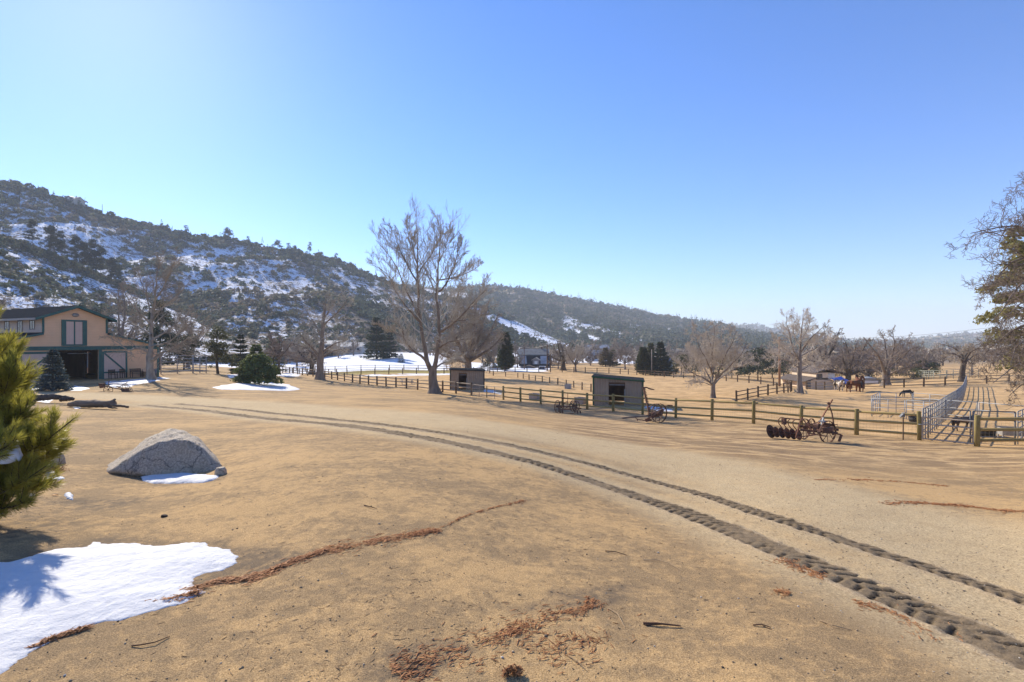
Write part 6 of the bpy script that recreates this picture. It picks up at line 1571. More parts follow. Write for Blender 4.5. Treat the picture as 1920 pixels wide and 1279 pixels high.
def disc_plow():
    Y = 24.4; b = at(1512, Y); root = thing("disc_plow", "large rusty disc plow with spoked wheels and tall A shaped levers by the fence", "plow", b)
    def L(px, py, dy=0.0):
        p = P3(px, py, Y + dy); return p - b
    g = lambda px, dy: h((px - 960) / F * (Y + dy), Y + dy) - b.z
    # wheels
    spoked_wheel(root, L(1508, 804, 0.5), 0.48, (0.50, -0.86, 0), 10)
    spoked_wheel(root, L(1552, 810, -0.25), 0.50, (0.35, -0.93, 0), 9, lugs=True)
    spoked_wheel(root, L(1521, 801, 1.2), 0.42, (0.6, -0.8, 0), 9)
    # gang of discs running away to the left
    m = []
    ax = (0.5, -0.82, 0.28)
    for k in range(6):
        t = k / 5; mb = MB(); disc(mb, L(1497 - 52 * t, 815 - 6 * t, -0.25 + 0.5 * t), 0.25 if k < 5 else 0.31, ax); mb.build("disc", M_RUST if k % 2 else M_RUSTL, root, True)
    MB().tube([L(1504, 816, -0.3), L(1440, 806, 0.3)], 0.03, 8).build("gang_axle", M_RUST, root)
    hp = MB()
    for k in range(4):
        c = L(1490 - 9 * k, 793 - 1.2 * k, 0.5 + 0.1 * k)
        hp.tube([c + Vector((0.06, 0, -0.3)), c + Vector((-0.07, 0, -0.12)), c + Vector((-0.10, 0, 0.04)), c + Vector((0.02, 0, 0.16)), c + Vector((0.16, 0, 0.16))], 0.022, 6)
    hp.build("curved_standards", M_RUSTL, root, True)
    MB().tube([L(1500, 787, 0.5), L(1470, 784, 0.7), L(1466, 790, 0.7)], 0.028, 6).build("top_bar", M_RUST, root)
    MB().box(L(1470, 790, 0.7), (0.16, 0.16, 0.3), 0.4).build("gang_bracket", M_RUST, root)
    # main beams
    fr = MB()
    fr.bar(L(1498, 799, 0.4), L(1572, 806, 0.0), 0.09, 0.1); fr.bar(L(1500, 806, -0.2), L(1570, 812, -0.4), 0.08, 0.09)
    fr.bar(L(1530, 797, 0.6), L(1535, 812, -0.5), 0.09); fr.bar(L(1560, 799, 0.5), L(1562, 814, -0.5), 0.09)
    fr.bar(L(1520, 795, 0.9), L(1556, 800, 0.6), 0.07)
    fr.build("main_frame", M_RUST, root)
    eng = MB(); eng.box(L(1533, 801, 0.05), (0.34, 0.3, 0.3), 0.5, bev=0.04); eng.box(L(1549, 805, -0.3), (0.5, 0.25, 0.2), 0.2, bev=0.03)
    eng.tube([L(1540, 794, 0), L(1562, 797, 0)], 0.06, 8); eng.build("gear_box", M_RUST, root)
    tr = MB(); a, c, d = L(1503, 783, -0.35), L(1492, 821, -0.5), L(1529, 815, -0.55)
    tr.tube([a, c], 0.026, 6); tr.tube([a, d], 0.03, 6); tr.tube([c, d], 0.026, 6); tr.build("hitch_triangle", M_RUSTL, root)
    MB().bar(L(1532, 799, 0), L(1561, 749, 0.1), 0.055, 0.045).build("lift_lever", M_RUSTL, root)
    lv = MB(); lv.tube([L(1553, 756, 0.08), L(1560, 775, 0.1), L(1564, 800, 0.1)], 0.03, 6); lv.build("lift_strut", M_RUST, root)
    MB().bar(L(1552, 757, 0.02), L(1555, 755, 0.02), 0.08).build("lever_clamp", M_RUST, root)
    st = MB(); st.bar(L(1540, 798, -0.1), L(1544, 783, -0.1), 0.11, 0.05); st.box(L(1543, 790, -0.15), (0.3, 0.25, 0.05), 0.5); st.build("seat_bracket", M_STEEL, root)
    hk = MB(); hk.tube([L(1566, 813, -0.3), L(1577, 815, -0.5)], 0.035, 6); hk.bar(L(1578, 815, -0.5), L(1573, 828, -0.55), 0.11, 0.04); hk.build("furrow_blade", M_RUSTL, root)
    rod = MB(); rod.tube([L(1528, 802, 0.2), L(1570, 796, 0.3), L(1572, 803, 0.2)], 0.02, 6); rod.tube([L(1505, 800, 0.2), L(1540, 790, 0.3)], 0.02, 6); rod.tube([L(1515, 812, -0.3), L(1550, 818, -0.5)], 0.025, 6); rod.build("control_rods", M_RUSTL, root)
disc_plow()
def sickle_mower():
    Y = 33.2; b = at(1226, Y); root = thing("sickle_mower", "rusty horse drawn sickle mower with its cutter bar raised upright", "mower", b)
    L = lambda px, py, dy=0.0: P3(px, py, Y + dy) - b
    spoked_wheel(root, L(1236, 775, -0.15), 0.60, (0.42, -0.9, 0.0), 9, w=0.09, hub=0.1, lugs=True)
    spoked_wheel(root, L(1229, 774, 0.85), 0.58, (0.42, -0.9, 0.0), 9, w=0.09, hub=0.1, lugs=True)
    cb = MB().bar(L(1217, 776, 0.1), L(1206, 727, 0.3), 0.16, 0.06, up=(1, 0, 0)).build("cutter_bar", M_RUST, root)
    t = MB()
    for k in range(18):
        p = L(1217, 776, 0.1).lerp(L(1206, 727, 0.3), (k + 0.5) / 18); t.poly([p + Vector((0.06, 0, -0.045)), p + Vector((0.06, 0, 0.045)), p + Vector((0.17, 0, 0.0))], (0, 0.03, 0))
    t.build("teeth", M_RUST, cb)
    MB().tube([L(1204, 727, 0.3), L(1212, 726.5, 0.3), L(1218, 729, 0.2), L(1227, 731, 0.2)], [0.05, 0.045, 0.05, 0.03], 6).build("grass_board", M_RUST, root)
    MB().bar(L(1219, 779, 0.1), L(1166, 784, -0.5), 0.13, 0.1).build("tongue", simple("grey_old_timber", (0.22, 0.175, 0.135), (0.13, 0.10, 0.08), 3, 0.9, stretch=(0.2, 1, 1)), root)
    gb = MB(); gb.box(L(1228, 777, 0.35), (0.5, 0.4, 0.3), 0.4, bev=0.05); gb.tube([L(1222, 783, 0), L(1243, 768, 0.2)], 0.1, 8); gb.tube([L(1216, 778, 0), L(1240, 778, 0.3)], 0.06, 8); gb.build("gear_case", M_RUST, root)
    fr = MB(); fr.bar(L(1212, 779, 0), L(1244, 772, 0.4), 0.06); fr.bar(L(1230, 768, 0.6), L(1250, 761, 0.7), 0.04); fr.bar(L(1215, 784, -0.2), L(1236, 776, 0.1), 0.06); fr.build("frame", M_RUSTL, root)
    sk = MB(); sk.poly([L(1209, 786, -0.2), L(1219, 784, -0.2), L(1221, 789.5, -0.2), L(1211, 791.5, -0.2)], (0.05, 0.25, 0)); sk.bar(L(1194, 786, -0.3), L(1212, 789, -0.3), 0.05); sk.bar(L(1191, 782, -0.3), L(1196, 789, -0.3), 0.04); sk.build("shoe", M_RUSTL, root)
    st = MB(); st.lathe([(0, 0.0), (0.14, 0.02), (0.2, 0.07), (0.19, 0.08), (0.13, 0.035), (0, 0.015)], L(1256, 762, 0.6), 12); st.bar(L(1240, 770, 0.5), L(1256, 763, 0.6), 0.05, 0.015); st.build("seat", M_RUST, root)
sickle_mower()
def cultivator():
    Y = 38.6; b = at(1064, Y); root = thing("cultivator", "small rusty wheeled cultivator with two spoked wheels and an upright lever", "cultivator", b)
    L = lambda px, py, dy=0.0: P3(px, py, Y + dy) - b
    spoked_wheel(root, L(1045, 762, 0.1), 0.45, (0.85, -0.5, 0), 10, w=0.06)
    spoked_wheel(root, L(1052, 763, 0.5), 0.42, (0.85, -0.5, 0), 10, w=0.06)
    spoked_wheel(root, L(1075, 761, 0.2), 0.42, (0.72, -0.68, 0), 10, w=0.06)
    spoked_wheel(root, L(1080, 762, 0.8), 0.42, (0.72, -0.68, 0), 10, w=0.06)
    fr = MB(); fr.bar(L(1046, 763, 0.2), L(1082, 762, 0.5), 0.06); fr.bar(L(1052, 768, -0.1), L(1090, 766, 0.1), 0.06, 0.07); fr.bar(L(1057, 755, 0.2), L(1078, 753, 0.4), 0.05); fr.bar(L(1058, 768, 0.1), L(1074, 754, 0.2), 0.04); fr.build("frame", M_RUSTL, root)
    lv = MB(); lv.tube([L(1063, 766, 0.1), L(1064.5, 752, 0.1), L(1064.5, 736, 0.1)], 0.022, 6); lv.tube([L(1059, 755, 0.1), L(1064, 752, 0.1)], 0.02, 6); lv.build("lever", M_RUSTL, root)
    st = MB(); st.lathe([(0, 0.0), (0.13, 0.02), (0.19, 0.08), (0.18, 0.09), (0.12, 0.035), (0, 0.015)], L(1056, 748, 0.1), 12); st.bar(L(1056, 748, 0.1), L(1058, 767, 0.1), 0.045, 0.02, up=(1, 0, 0)); st.build("seat", M_RUST, root)
    for k, (px, py, dy) in enumerate(((1078, 770, -0.2), (1083, 771, -0.1), (1088, 771, 0.0), (1050, 771, -.2), (1055, 772, -.1))):
        sh = MB(); c = L(px, py, dy); sh.tube([c + Vector((0, 0, 0.25)), c + Vector((-0.1, 0, 0.1)), c + Vector((-0.03, 0, -0.06))], 0.02, 6); sh.poly([c + Vector((-0.06, -0.02, 0.02)), c + Vector((0.06, -0.02, 0.02)), c + Vector((0.03, 0.05, -0.18)), c + Vector((-0.03, 0.05, -0.18))], (0, -0.02, 0.01)); sh.build("shovel", M_RUST, root)
    MB().bar(L(1058, 776, -0.1), L(1076, 775, -0.1), 0.04).build("drag_bar", M_RUST, root)
cultivator()
def barn_plow():
    Y = 39.3; b = at(215, Y); root = thing("walking_plow", "old rusty plow with one small wheel on the snow in front of the barn", "plow", b)
    L = lambda px, py, dy=0.0: P3(px, py, Y + dy) - b
    spoked_wheel(root, L(203, 731, -0.1), 0.30, (0.3, -0.95, 0), 8, w=0.05, hub=0.04)
    spoked_wheel(root, L(236, 729, 0.5), 0.28, (0.5, -0.85, 0), 8, w=0.05, hub=0.04)
    fr = MB(); fr.bar(L(185, 722, 0.3), L(238, 732, 0), 0.07); fr.bar(L(205, 720, 0.2), L(240, 721, 0.5), 0.05); fr.bar(L(218, 724, 0.1), L(247, 735, -0.1), 0.05); fr.build("frame", M_RUST, root)
    hd = MB(); hd.tube([L(206, 728, 0), L(203, 719, 0), L(205, 714, 0)], 0.025, 6); hd.tube([L(222, 727, 0.3), L(232, 721, 0.3), L(239, 717, 0.3)], 0.025, 6); hd.build("handle", M_RUST, root)
    sh = MB(); sh.poly([L(184, 719, 0.3), L(192, 719, 0.3), L(193, 726, 0.3), L(187, 728, 0.3)], (0.1, 0.15, 0)); sh.poly([L(226, 731, -0.1), L(238, 728, -0.1), L(241, 736, -0.1), L(231, 738, -0.1)], (0.05, 0.12, 0)); sh.build("share", M_RUST, root)
    ck = MB()
    for k in range(3): ck.tube([L(240 + k * 3, 727, 0.2), L(243 + k * 3, 733, 0.1), L(248 + k * 2, 737, 0)], 0.022, 6)
    ck.build("tines", M_RUST, root)
barn_plow()

# ================================================================ horses
def coat(name, c1, c2, scale=2.0): return simple(name, c1, c2, scale, 0.7, spec=0.2)
def quadruped(name, label, loc, rz, S, mat, mane_mat, head="up", long_ears=False, cat="horse", group=None, legmat=None):
    """one continuous body facing +x at withers height S; head 'up', 'down' or 'level'"""
    root = thing(name, label, cat, loc, rz, group)
    k = S
    V = [(-0.52, 0, 0.80), (-0.20, 0, 0.74), (0.18, 0, 0.74), (0.42, 0, 0.82)]        # rump, loin, ribs, chest
    Rr = [0.20, 0.215, 0.225, 0.18]
    E = [(0, 1), (1, 2), (2, 3)]
    if head == "up": neck = [(0.60, 0, 1.00), (0.74, 0, 1.20), (0.84, 0, 1.24), (1.02, 0, 1.08), (1.09, 0, 1.01)]
    elif head == "level": neck = [(0.64, 0, 0.90), (0.84, 0, 0.98), (0.93, 0, 0.98), (1.12, 0, 0.82), (1.18, 0, 0.76)]
    else: neck = [(0.64, 0, 0.66), (0.80, 0, 0.44), (0.86, 0, 0.36), (0.92, 0, 0.16), (0.94, 0, 0.08)]
    nr = [0.125, 0.095, 0.10, 0.062, 0.055]
    p = 3
    for q, r in zip(neck, nr): V.append(q); Rr.append(r); E.append((p, len(V) - 1)); p = len(V) - 1
    hb = 6
    for s in (-1, 1):
        V.append((V[hb][0] - 0.02, s * 0.055, V[hb][2] + (0.17 if long_ears else 0.11))); Rr.append(0.022); E.append((hb, len(V) - 1))
    for s, off in ((-1, 0.03), (1, -0.05)):
        for base, jo in ((0, [(-0.55, 0.62, 0.135), (-0.50, 0.44, 0.075), (-0.60, 0.28, 0.05), (-0.58, 0.09, 0.038), (-0.55, 0.02, 0.05)]), (3, [(0.42, 0.60, 0.10), (0.42, 0.42, 0.062), (0.43, 0.27, 0.045), (0.42, 0.09, 0.035), (0.44, 0.02, 0.048)])):
            p = base
            for x, z, r in jo:
                V.append((x + off * (1 - z), s * 0.13, z)); Rr.append(r); E.append((p, len(V) - 1)); p = len(V) - 1
    me = bpy.data.meshes.new("body"); me.from_pydata([Vector(v) * k for v in V], E, []); me.materials.append(mat)
    o = link("body", me, root)
    md = o.modifiers.new("skin", 'SKIN'); md.use_smooth_shade = True
    for i, r in enumerate(Rr): me.skin_vertices[0].data[i].radius = (r * k * (0.85 if i in (0, 1, 2, 3) else 1), r * k)
    me.skin_vertices[0].data[1].use_root = True
    sb = o.modifiers.new("sub", 'SUBSURF'); sb.levels = 1; sb.render_levels = 2
    # mane and tail
    mn = MB(); n0 = Vector((0.40, 0, 0.98)) * k; pts = [n0] + [Vector((q[0] - 0.06, 0, q[2] + 0.09)) * k for q in neck[:3]]
    rng = random.Random(3)
    for i in range(len(pts) - 1):
        for j in range(7):
            a = pts[i].lerp(pts[i + 1], j / 7); mn.tube([a, a + Vector((0.0, 0.07 * rng.choice((-1, 1)), -0.03)) * k, a + Vector((-0.01, 0.10 * rng.choice((-1, 1)), -0.15)) * k], [0.022 * k, 0.02 * k, 0.006 * k], 5)
    mn.build("mane", mane_mat, root, True)
    tl = MB()
    for j in range(9):
        y = rng.uniform(-0.03, 0.03) * k; tl.tube([Vector((-0.66, 0, 0.88)) * k, Vector((-0.76, 0, 0.76)) * k + Vector((0, y, 0)), Vector((-0.76 + rng.uniform(-.03, .03), 0, 0.52)) * k + Vector((0, y * 1.6, 0)), Vector((-0.73, 0, 0.30)) * k + Vector((0, y, 0))], [0.03 * k, 0.032 * k, 0.028 * k, 0.006 * k], 5)
    tl.build("tail", mane_mat, root, True)
    return root
M_CHEST = coat("chestnut_coat", (0.17, 0.055, 0.02), (0.125, 0.04, 0.016))
M_BLACKC = coat("black_coat", (0.022, 0.02, 0.02), (0.04, 0.035, 0.032))
M_DONK = coat("donkey_coat", (0.105, 0.075, 0.06), (0.07, 0.05, 0.042))
def pinto():
    m, nt, b = nmat("pinto_coat"); co = coords(nt)
    nt.links.new(mix(nt, ramp(nt, noise_n(nt, co, 1.6, 2, 0.4), [(0.47, (0, 0, 0)), (0.5, (1, 1, 1))]).outputs[0], (0.55, 0.50, 0.44), (0.05, 0.035, 0.03)), b.inputs["Base Color"]); b.inputs["Roughness"].default_value = 0.7
    return m
quadruped("horse", "chestnut horse standing broadside with raised head by the back fence", at(1602, 65), math.radians(15), 1.5, M_CHEST, coat("dark_chestnut_mane", (0.09, 0.03, 0.014), (0.06, 0.022, 0.012)), "up")
quadruped("horse", "chestnut horse facing away close beside the broadside one", at(1611, 65.6), math.radians(70), 1.5, M_CHEST, M_BLACKC, "up")
quadruped("horse", "brown and white pinto horse facing the camera in front of the blue tarp", at(1573, 68), math.radians(-100), 1.45, pinto(), M_BLACKC, "level")
quadruped("pony", "small black pony grazing with its pale muzzle down", at(1701, 57.5), math.radians(172), 0.82, M_BLACKC, M_BLACKC, "down", cat="pony")
quadruped("donkey", "brown miniature donkey standing in the pen behind the gate", at(1806, 29.2), math.radians(3), 0.80, M_DONK, M_BLACKC, "level", True, "donkey")
# ================================================================ near ground things
def inside(x, y, poly):
    r = np.zeros(np.shape(x), bool); n = len(poly)
    for i in range(n):
        x0, y0 = poly[i][0], poly[i][1]; x1, y1 = poly[(i + 1) % n][0], poly[(i + 1) % n][1]
        c = ((y0 > y) != (y1 > y)) & (x < (x1 - x0) * (y - y0) / (y1 - y0 + 1e-12) + x0)
        r ^= c
    return r
def snow_patch(label, px_poly, thick, res, rough=0.05, seed=1, edge=0.12, holes=0.0, pts=None):
    P = pts or [hit(*p) for p in px_poly]
    xs = [p.x for p in P]; ys = [p.y for p in P]
    gx = np.arange(min(xs) - res * 3, max(xs) + res * 3, res); gy = np.arange(min(ys) - res * 3, max(ys) + res * 3, res)
    X, Yg = np.meshgrid(gx, gy, indexing='ij')
    d = poly_dist(X, Yg, [(p.x, p.y) for p in P] + [(P[0].x, P[0].y)])
    sd = np.where(inside(X, Yg, P), d, -d) + rough * fbm(X / (rough * 6), Yg / (rough * 6), seed, 4) + rough * 0.4 * fbm(X / rough, Yg / rough, seed + 3, 2)
    if holes > 0: sd = np.minimum(sd, (fbm(X / (edge * 5), Yg / (edge * 5), seed + 8, 4) + 0.5 - holes) * edge * 4)
    hh = thick * (1 - np.exp(-np.clip(sd, 0, None) / edge)) * (1 + 0.35 * fbm(X * 1.5, Yg * 1.5, seed + 9, 3)) - 0.02 * (sd <= 0)
    Z = Hr(X, Yg) + hh + 0.004 * fbm(X * 30, Yg * 30, 4, 2) * (thick > 0.03)
    keep = sd > -res * 1.2
    k = keep[:-1, :-1] & keep[1:, :-1] & keep[1:, 1:] & keep[:-1, 1:]
    n0, n1 = X.shape; idx = np.arange(n0 * n1).reshape(n0, n1)
    Fc = np.stack([idx[:-1, :-1][k], idx[1:, :-1][k], idx[1:, 1:][k], idx[:-1, 1:][k]], -1)
    used = np.unique(Fc); mp = np.full(n0 * n1, -1); mp[used] = np.arange(len(used))
    V = np.stack([X, Yg, Z], -1).reshape(-1, 3)[used]; o = V.mean(0)
    me = np_mesh("snow_patch", V - o, mp[Fc], M_SNOW, True)
    return tag(link("snow_patch", me, None, o), label, "snow patch", kind="thing")
snow_patch("large thick snow patch in the shade of the near pine, lower left", [(0,1053),(20,1055),(74,1035),(105,1028),(156,1024),(176,1013),(203,1016),(273,1019),(330,1017),(382,1015),(390,1024),(425,1030),(441,1041),(445,1053),(421,1067),(390,1071),(363,1080),(351,1092),(372,1104),(378,1110),(351,1125),(296,1139),(226,1160),(187,1164),(156,1174),(117,1190),(58,1215),(20,1252),(0,1268),(-160,1300),(-330,1230),(-260,1090),(-120,1060)], 0.055, 0.02, 0.075, 2, 0.26)
snow_patch("snow wedge lying against the shaded face of the boulder", [(256,884),(300,886),(360,889),(410,893),(402,901),(380,906),(330,907),(285,907),(266,902),(262,893)], 0.06, 0.025, 0.03, 3, 0.08)
snow_patch("snow strip in front of the round bush", [(395,727),(420,722),(455,717),(500,715),(540,721),(566,730),(540,733),(490,732),(450,731),(415,731)], 0.10, 0.12, 0.35, 4, 0.5)
snow_patch("thin snow tongue right of the round bush", [(515,722),(523,718),(556,726),(552,728)], 0.06, 0.1, 0.15, 5, 0.4)
snow_patch("snow left of the round bush under the ragged pine", [(425,703),(448,701),(452,707),(430,709)], 0.08, 0.15, 0.3, 6, 0.4)
snow_patch("snow along the front of the barn siding", [(196,716),(230,713),(262,711),(300,707),(322,709),(300,713),(270,719),(235,727),(205,727)], 0.07, 0.12, 0.3, 7, 0.4, 0.12)
snow_patch("snow between the spruce and the old plow", [(128,727),(140,723),(160,726),(168,729),(150,733),(130,733)], 0.07, 0.08, 0.2, 8, 0.3)
snow_patch("snow left of the spruce by the barn", [(55,727),(66,722),(78,726),(74,732),(58,733)], 0.07, 0.08, 0.2, 9, 0.3)
snow_patch("thin snow behind the bush along the fence start", [(515,703),(548,699),(566,703),(556,706),(530,706)], 0.06, 0.15, 0.4, 10, 0.4)
snow_patch("snow sliver in the shadow behind the right shed", None, 0.06, 0.08, 0.2, 12, 0.3, pts=[at(1207, 44.0), at(1232, 41.8), at(1266, 41.5), at(1262, 43.0), at(1235, 44.6), at(1212, 46)])
snow_patch("snow streak behind the fence right of the left shed", None, 0.06, 0.12, 0.25, 13, 0.3, pts=[at(906, 61.5), at(925, 60.5), at(946, 57), at(940, 60), at(925, 64), at(910, 66)])
snow_patch("snow lying among the dark logs on the left", [(62,747),(80,746),(98,748),(95,756),(84,757),(70,753)], 0.06, 0.05, 0.1, 14, 0.2)
snow_patch("small snow scrap under the driftwood log", [(138,763),(150,762),(152,766),(140,767)], 0.04, 0.04, 0.06, 15, 0.1)
snow_patch("crumb of snow on the dirt below the near pine", [(121,928),(131,925),(139,930),(136,938),(124,936)], 0.04, 0.012, 0.02, 16, 0.03)
snow_patch("snow sliver beside the dry twigs under the near pine", [(84,896),(100,894),(120,894),(121,898),(100,901),(86,900)], 0.03, 0.015, 0.03, 17, 0.05)
snow_patch("tiny white snow crumb left of the orange leaf", [(52,928),(64,926),(66,930),(55,932)], 0.02, 0.012, 0.02, 18, 0.03)

# boulder
def granite():
    m, nt, b = nmat("granite"); co = coords(nt)
    n = noise_n(nt, co, 28, 4, 0.75); n2 = noise_n(nt, co, 75, 3, 0.8); n3 = noise_n(nt, co, 2.2, 5, 0.6)
    c = mix(nt, ramp(nt, n, [(0.36, (0, 0, 0)), (0.64, (1, 1, 1))]).outputs[0], (0.25, 0.215, 0.17), (0.62, 0.51, 0.385))
    c = mix(nt, ramp(nt, n2, [(0.56, (0, 0, 0)), (0.66, (1, 1, 1))]).outputs[0], c, (0.06, 0.058, 0.06))
    c = mix(nt, ramp(nt, n3, [(0.45, (0, 0, 0)), (0.7, (0.55, 0.55, 0.55))]).outputs[0], c, (0.40, 0.315, 0.20))
    v = node(nt, "ShaderNodeTexVoronoi", feature='DISTANCE_TO_EDGE'); v.inputs["Scale"].default_value = 1.1
    dn = nt.nodes.new("ShaderNodeTexNoise"); dn.inputs["Scale"].default_value = 1.7; dn.inputs["Detail"].default_value = 6; nt.links.new(co, dn.inputs["Vector"])
    vm = nt.nodes.new("ShaderNodeVectorMath"); vm.operation = 'MULTIPLY_ADD'; nt.links.new(dn.outputs["Color"], vm.inputs[0]); vm.inputs[1].default_value = (1.1, 1.1, 1.1); nt.links.new(co, vm.inputs[2]); nt.links.new(vm.outputs[0], v.inputs["Vector"])
    crk = ramp(nt, v.outputs["Distance"], [(0.0, (1, 1, 1)), (0.022, (0, 0, 0))]).outputs[0]
    c = mix(nt, fmath(nt, 'MULTIPLY', crk, 0.75), c, (0.07, 0.06, 0.05))
    lich = ramp(nt, noise_n(nt, co, 4.5, 6, 0.75), [(0.60, (0, 0, 0)), (0.66, (0.7, 0.7, 0.7))]).outputs[0]
    c = mix(nt, lich, c, (0.33, 0.32, 0.25))
    nt.links.new(c, b.inputs["Base Color"]); b.inputs["Roughness"].default_value = 0.85
    bump(nt, b, fmath(nt, 'ADD', fmath(nt, 'MULTIPLY', n, 0.03), fmath(nt, 'MULTIPLY', n2, 0.012)), 0.6, 1.0)
    return m
M_GRAN = granite()
def rock(name, label, base, cuts, scale, seed, mat, rough=0.05, sub=5, rz=0.0, kind_cat="boulder"):
    """a round blank chopped by planes (normal, offset), then weathered"""
    bm = bmesh.new(); bmesh.ops.create_icosphere(bm, subdivisions=sub, radius=1.0)
    co = np.array([v.co[:] for v in bm.verts])
    for nrm, off in cuts:
        q = np.array(nrm, float); q /= np.linalg.norm(q); d = co @ q - off
        co = co - np.clip(d, 0, None)[:, None] * q * 0.97
    co = co * np.array(scale)
    nz = fbm(co[:, 0] * 2.2 + co[:, 2], co[:, 1] * 2.2 - co[:, 2] * 1.3, seed, 4) * rough + fbm(co[:, 0] * 9 + co[:, 2] * 5, co[:, 1] * 9 - co[:, 2] * 6, seed + 1, 3) * rough * 0.3
    co = co * (1 + nz[:, None] * 1.6)
    for v, c in zip(bm.verts, co): v.co = c
    me = bpy.data.meshes.new(name); bm.to_mesh(me); bm.free(); me.materials.append(mat)
    me.polygons.foreach_set("use_smooth", [True] * len(me.polygons))
    o = link(name, me, None, base, (0, 0, rz)); return tag(o, label, kind_cat)
BB = hit(318, 890)
def boulder():
    Y = BB.y; k = Y / F
    # outline of the front face and the crest behind it, as (px, py, depth)
    ring0 = [(196,884),(222,886),(250,889),(290,893),(340,895),(390,894),(412,892),(420,884),(414,868)]
    base = at(318, Y)
    q = lambda px, py, dy: P3(px, py, Y + dy) - base
    pts = []
    for px, py in [(258,880),(290,888),(330,896),(370,897),(405,896),(416,890)]: pts.append(q(px, py + 6, -0.25))      # foot of front face
    for px, py in [(206,884),(236,868),(258,850),(296,829),(325,823),(354,825),(384,841),(404,862),(420,884)]: pts.append(q(px, py, 0.05))  # front rim
    for px, py in [(186,884),(214,866),(244,844),(274,822),(300,810),(318,804),(342,805),(370,819),(400,848),(428,888)]: pts.append(q(px, py, 0.9))  # crest
    for px, py in [(196,890),(230,880),(300,850),(350,850),(420,890)]: pts.append(q(px, py + 10, 1.7))
    for px in (205, 260, 330, 415): pts.append(q(px, 915, 0.7))
    bm = bmesh.new()
    for p in pts: bm.verts.new(p)
    bmesh.ops.convex_hull(bm, input=list(bm.verts))
    for v in [v for v in bm.verts if not v.link_faces]: bm.verts.remove(v)
    bmesh.ops.triangulate(bm, faces=bm.faces)
    for _ in range(4):
        bmesh.ops.subdivide_edges(bm, edges=[e for e in bm.edges if e.calc_length() > 0.07], cuts=1, use_grid_fill=True)
        bmesh.ops.triangulate(bm, faces=bm.faces)
    for _ in range(1): bmesh.ops.smooth_vert(bm, verts=bm.verts, factor=0.35, use_axis_x=True, use_axis_y=True, use_axis_z=True)
    bm.normal_update()
    co = np.array([v.co[:] for v in bm.verts]); nr = np.array([v.normal[:] for v in bm.verts])
    dsp = 0.05 * fbm(co[:, 0] * 1.8 + co[:, 2] * 1.5, co[:, 1] * 1.8 - co[:, 2], 5, 4) + 0.022 * fbm(co[:, 0] * 8 + co[:, 2] * 4, co[:, 1] * 8 - co[:, 2] * 5, 6, 3)
    cr = np.abs(fbm(co[:, 0] * 2.0 - co[:, 2], co[:, 1] * 2.4 + co[:, 2] * 2, 9, 3)); dsp -= 0.03 * (1 - sstep(0.0, 0.05, cr))
    for v, c, n_, d in zip(bm.verts, co, nr, dsp): v.co = c + n_ * d
    me = bpy.data.meshes.new("boulder"); bm.to_mesh(me); bm.free(); me.materials.append(M_GRAN)
    me.polygons.foreach_set("use_smooth", [True] * len(me.polygons))
    tag(link("boulder", me, None, base), "large speckled granite boulder with a sloping lit top on open dirt", "boulder")
boulder()
rock("stone", "small granite stone at the right foot of the boulder", hit(414, 890) + Vector((0, 0, 0.02)), [((0, 0, 1), .7), ((0, 0, -1), .3), ((1, -.3, .2), .75)], (0.11, 0.11, 0.17), 3, M_GRAN, 0.08, 3, 0.4, "stone")
rock("stone", "grey stone half hidden under the near pine", hit(98, 868) + Vector((0, 0, 0.05)), [((0.2, 0, 1), .7), ((1, .2, .1), .7), ((-.4, -1, .2), .8)], (0.26, 0.22, 0.26), 5, M_GRAN, 0.08, 3, 0.8, "stone")
rock("stone", "pale stone beside the dry twigs under the near pine", hit(96, 893) + Vector((0, 0, 0.03)), [((0.3, 0, 1), .6), ((1, .4, .3), .7)], (0.09, 0.08, 0.10), 6, simple("pale_stone", (0.5, 0.46, 0.42), (0.38, 0.34, 0.3), 9, 0.9), 0.08, 3, 0.2, "stone")
rock("stone", "dark clod on the dirt right of the boulder snow", hit(308, 968) + Vector((0, 0, 0.01)), [((0.3, 0, 1), .6)], (0.045, 0.035, 0.028), 7, simple("dark_clod", (0.06, 0.045, 0.035), (0.04, 0.03, 0.025), 20, 0.95), 0.15, 3, 0.2, "stone")

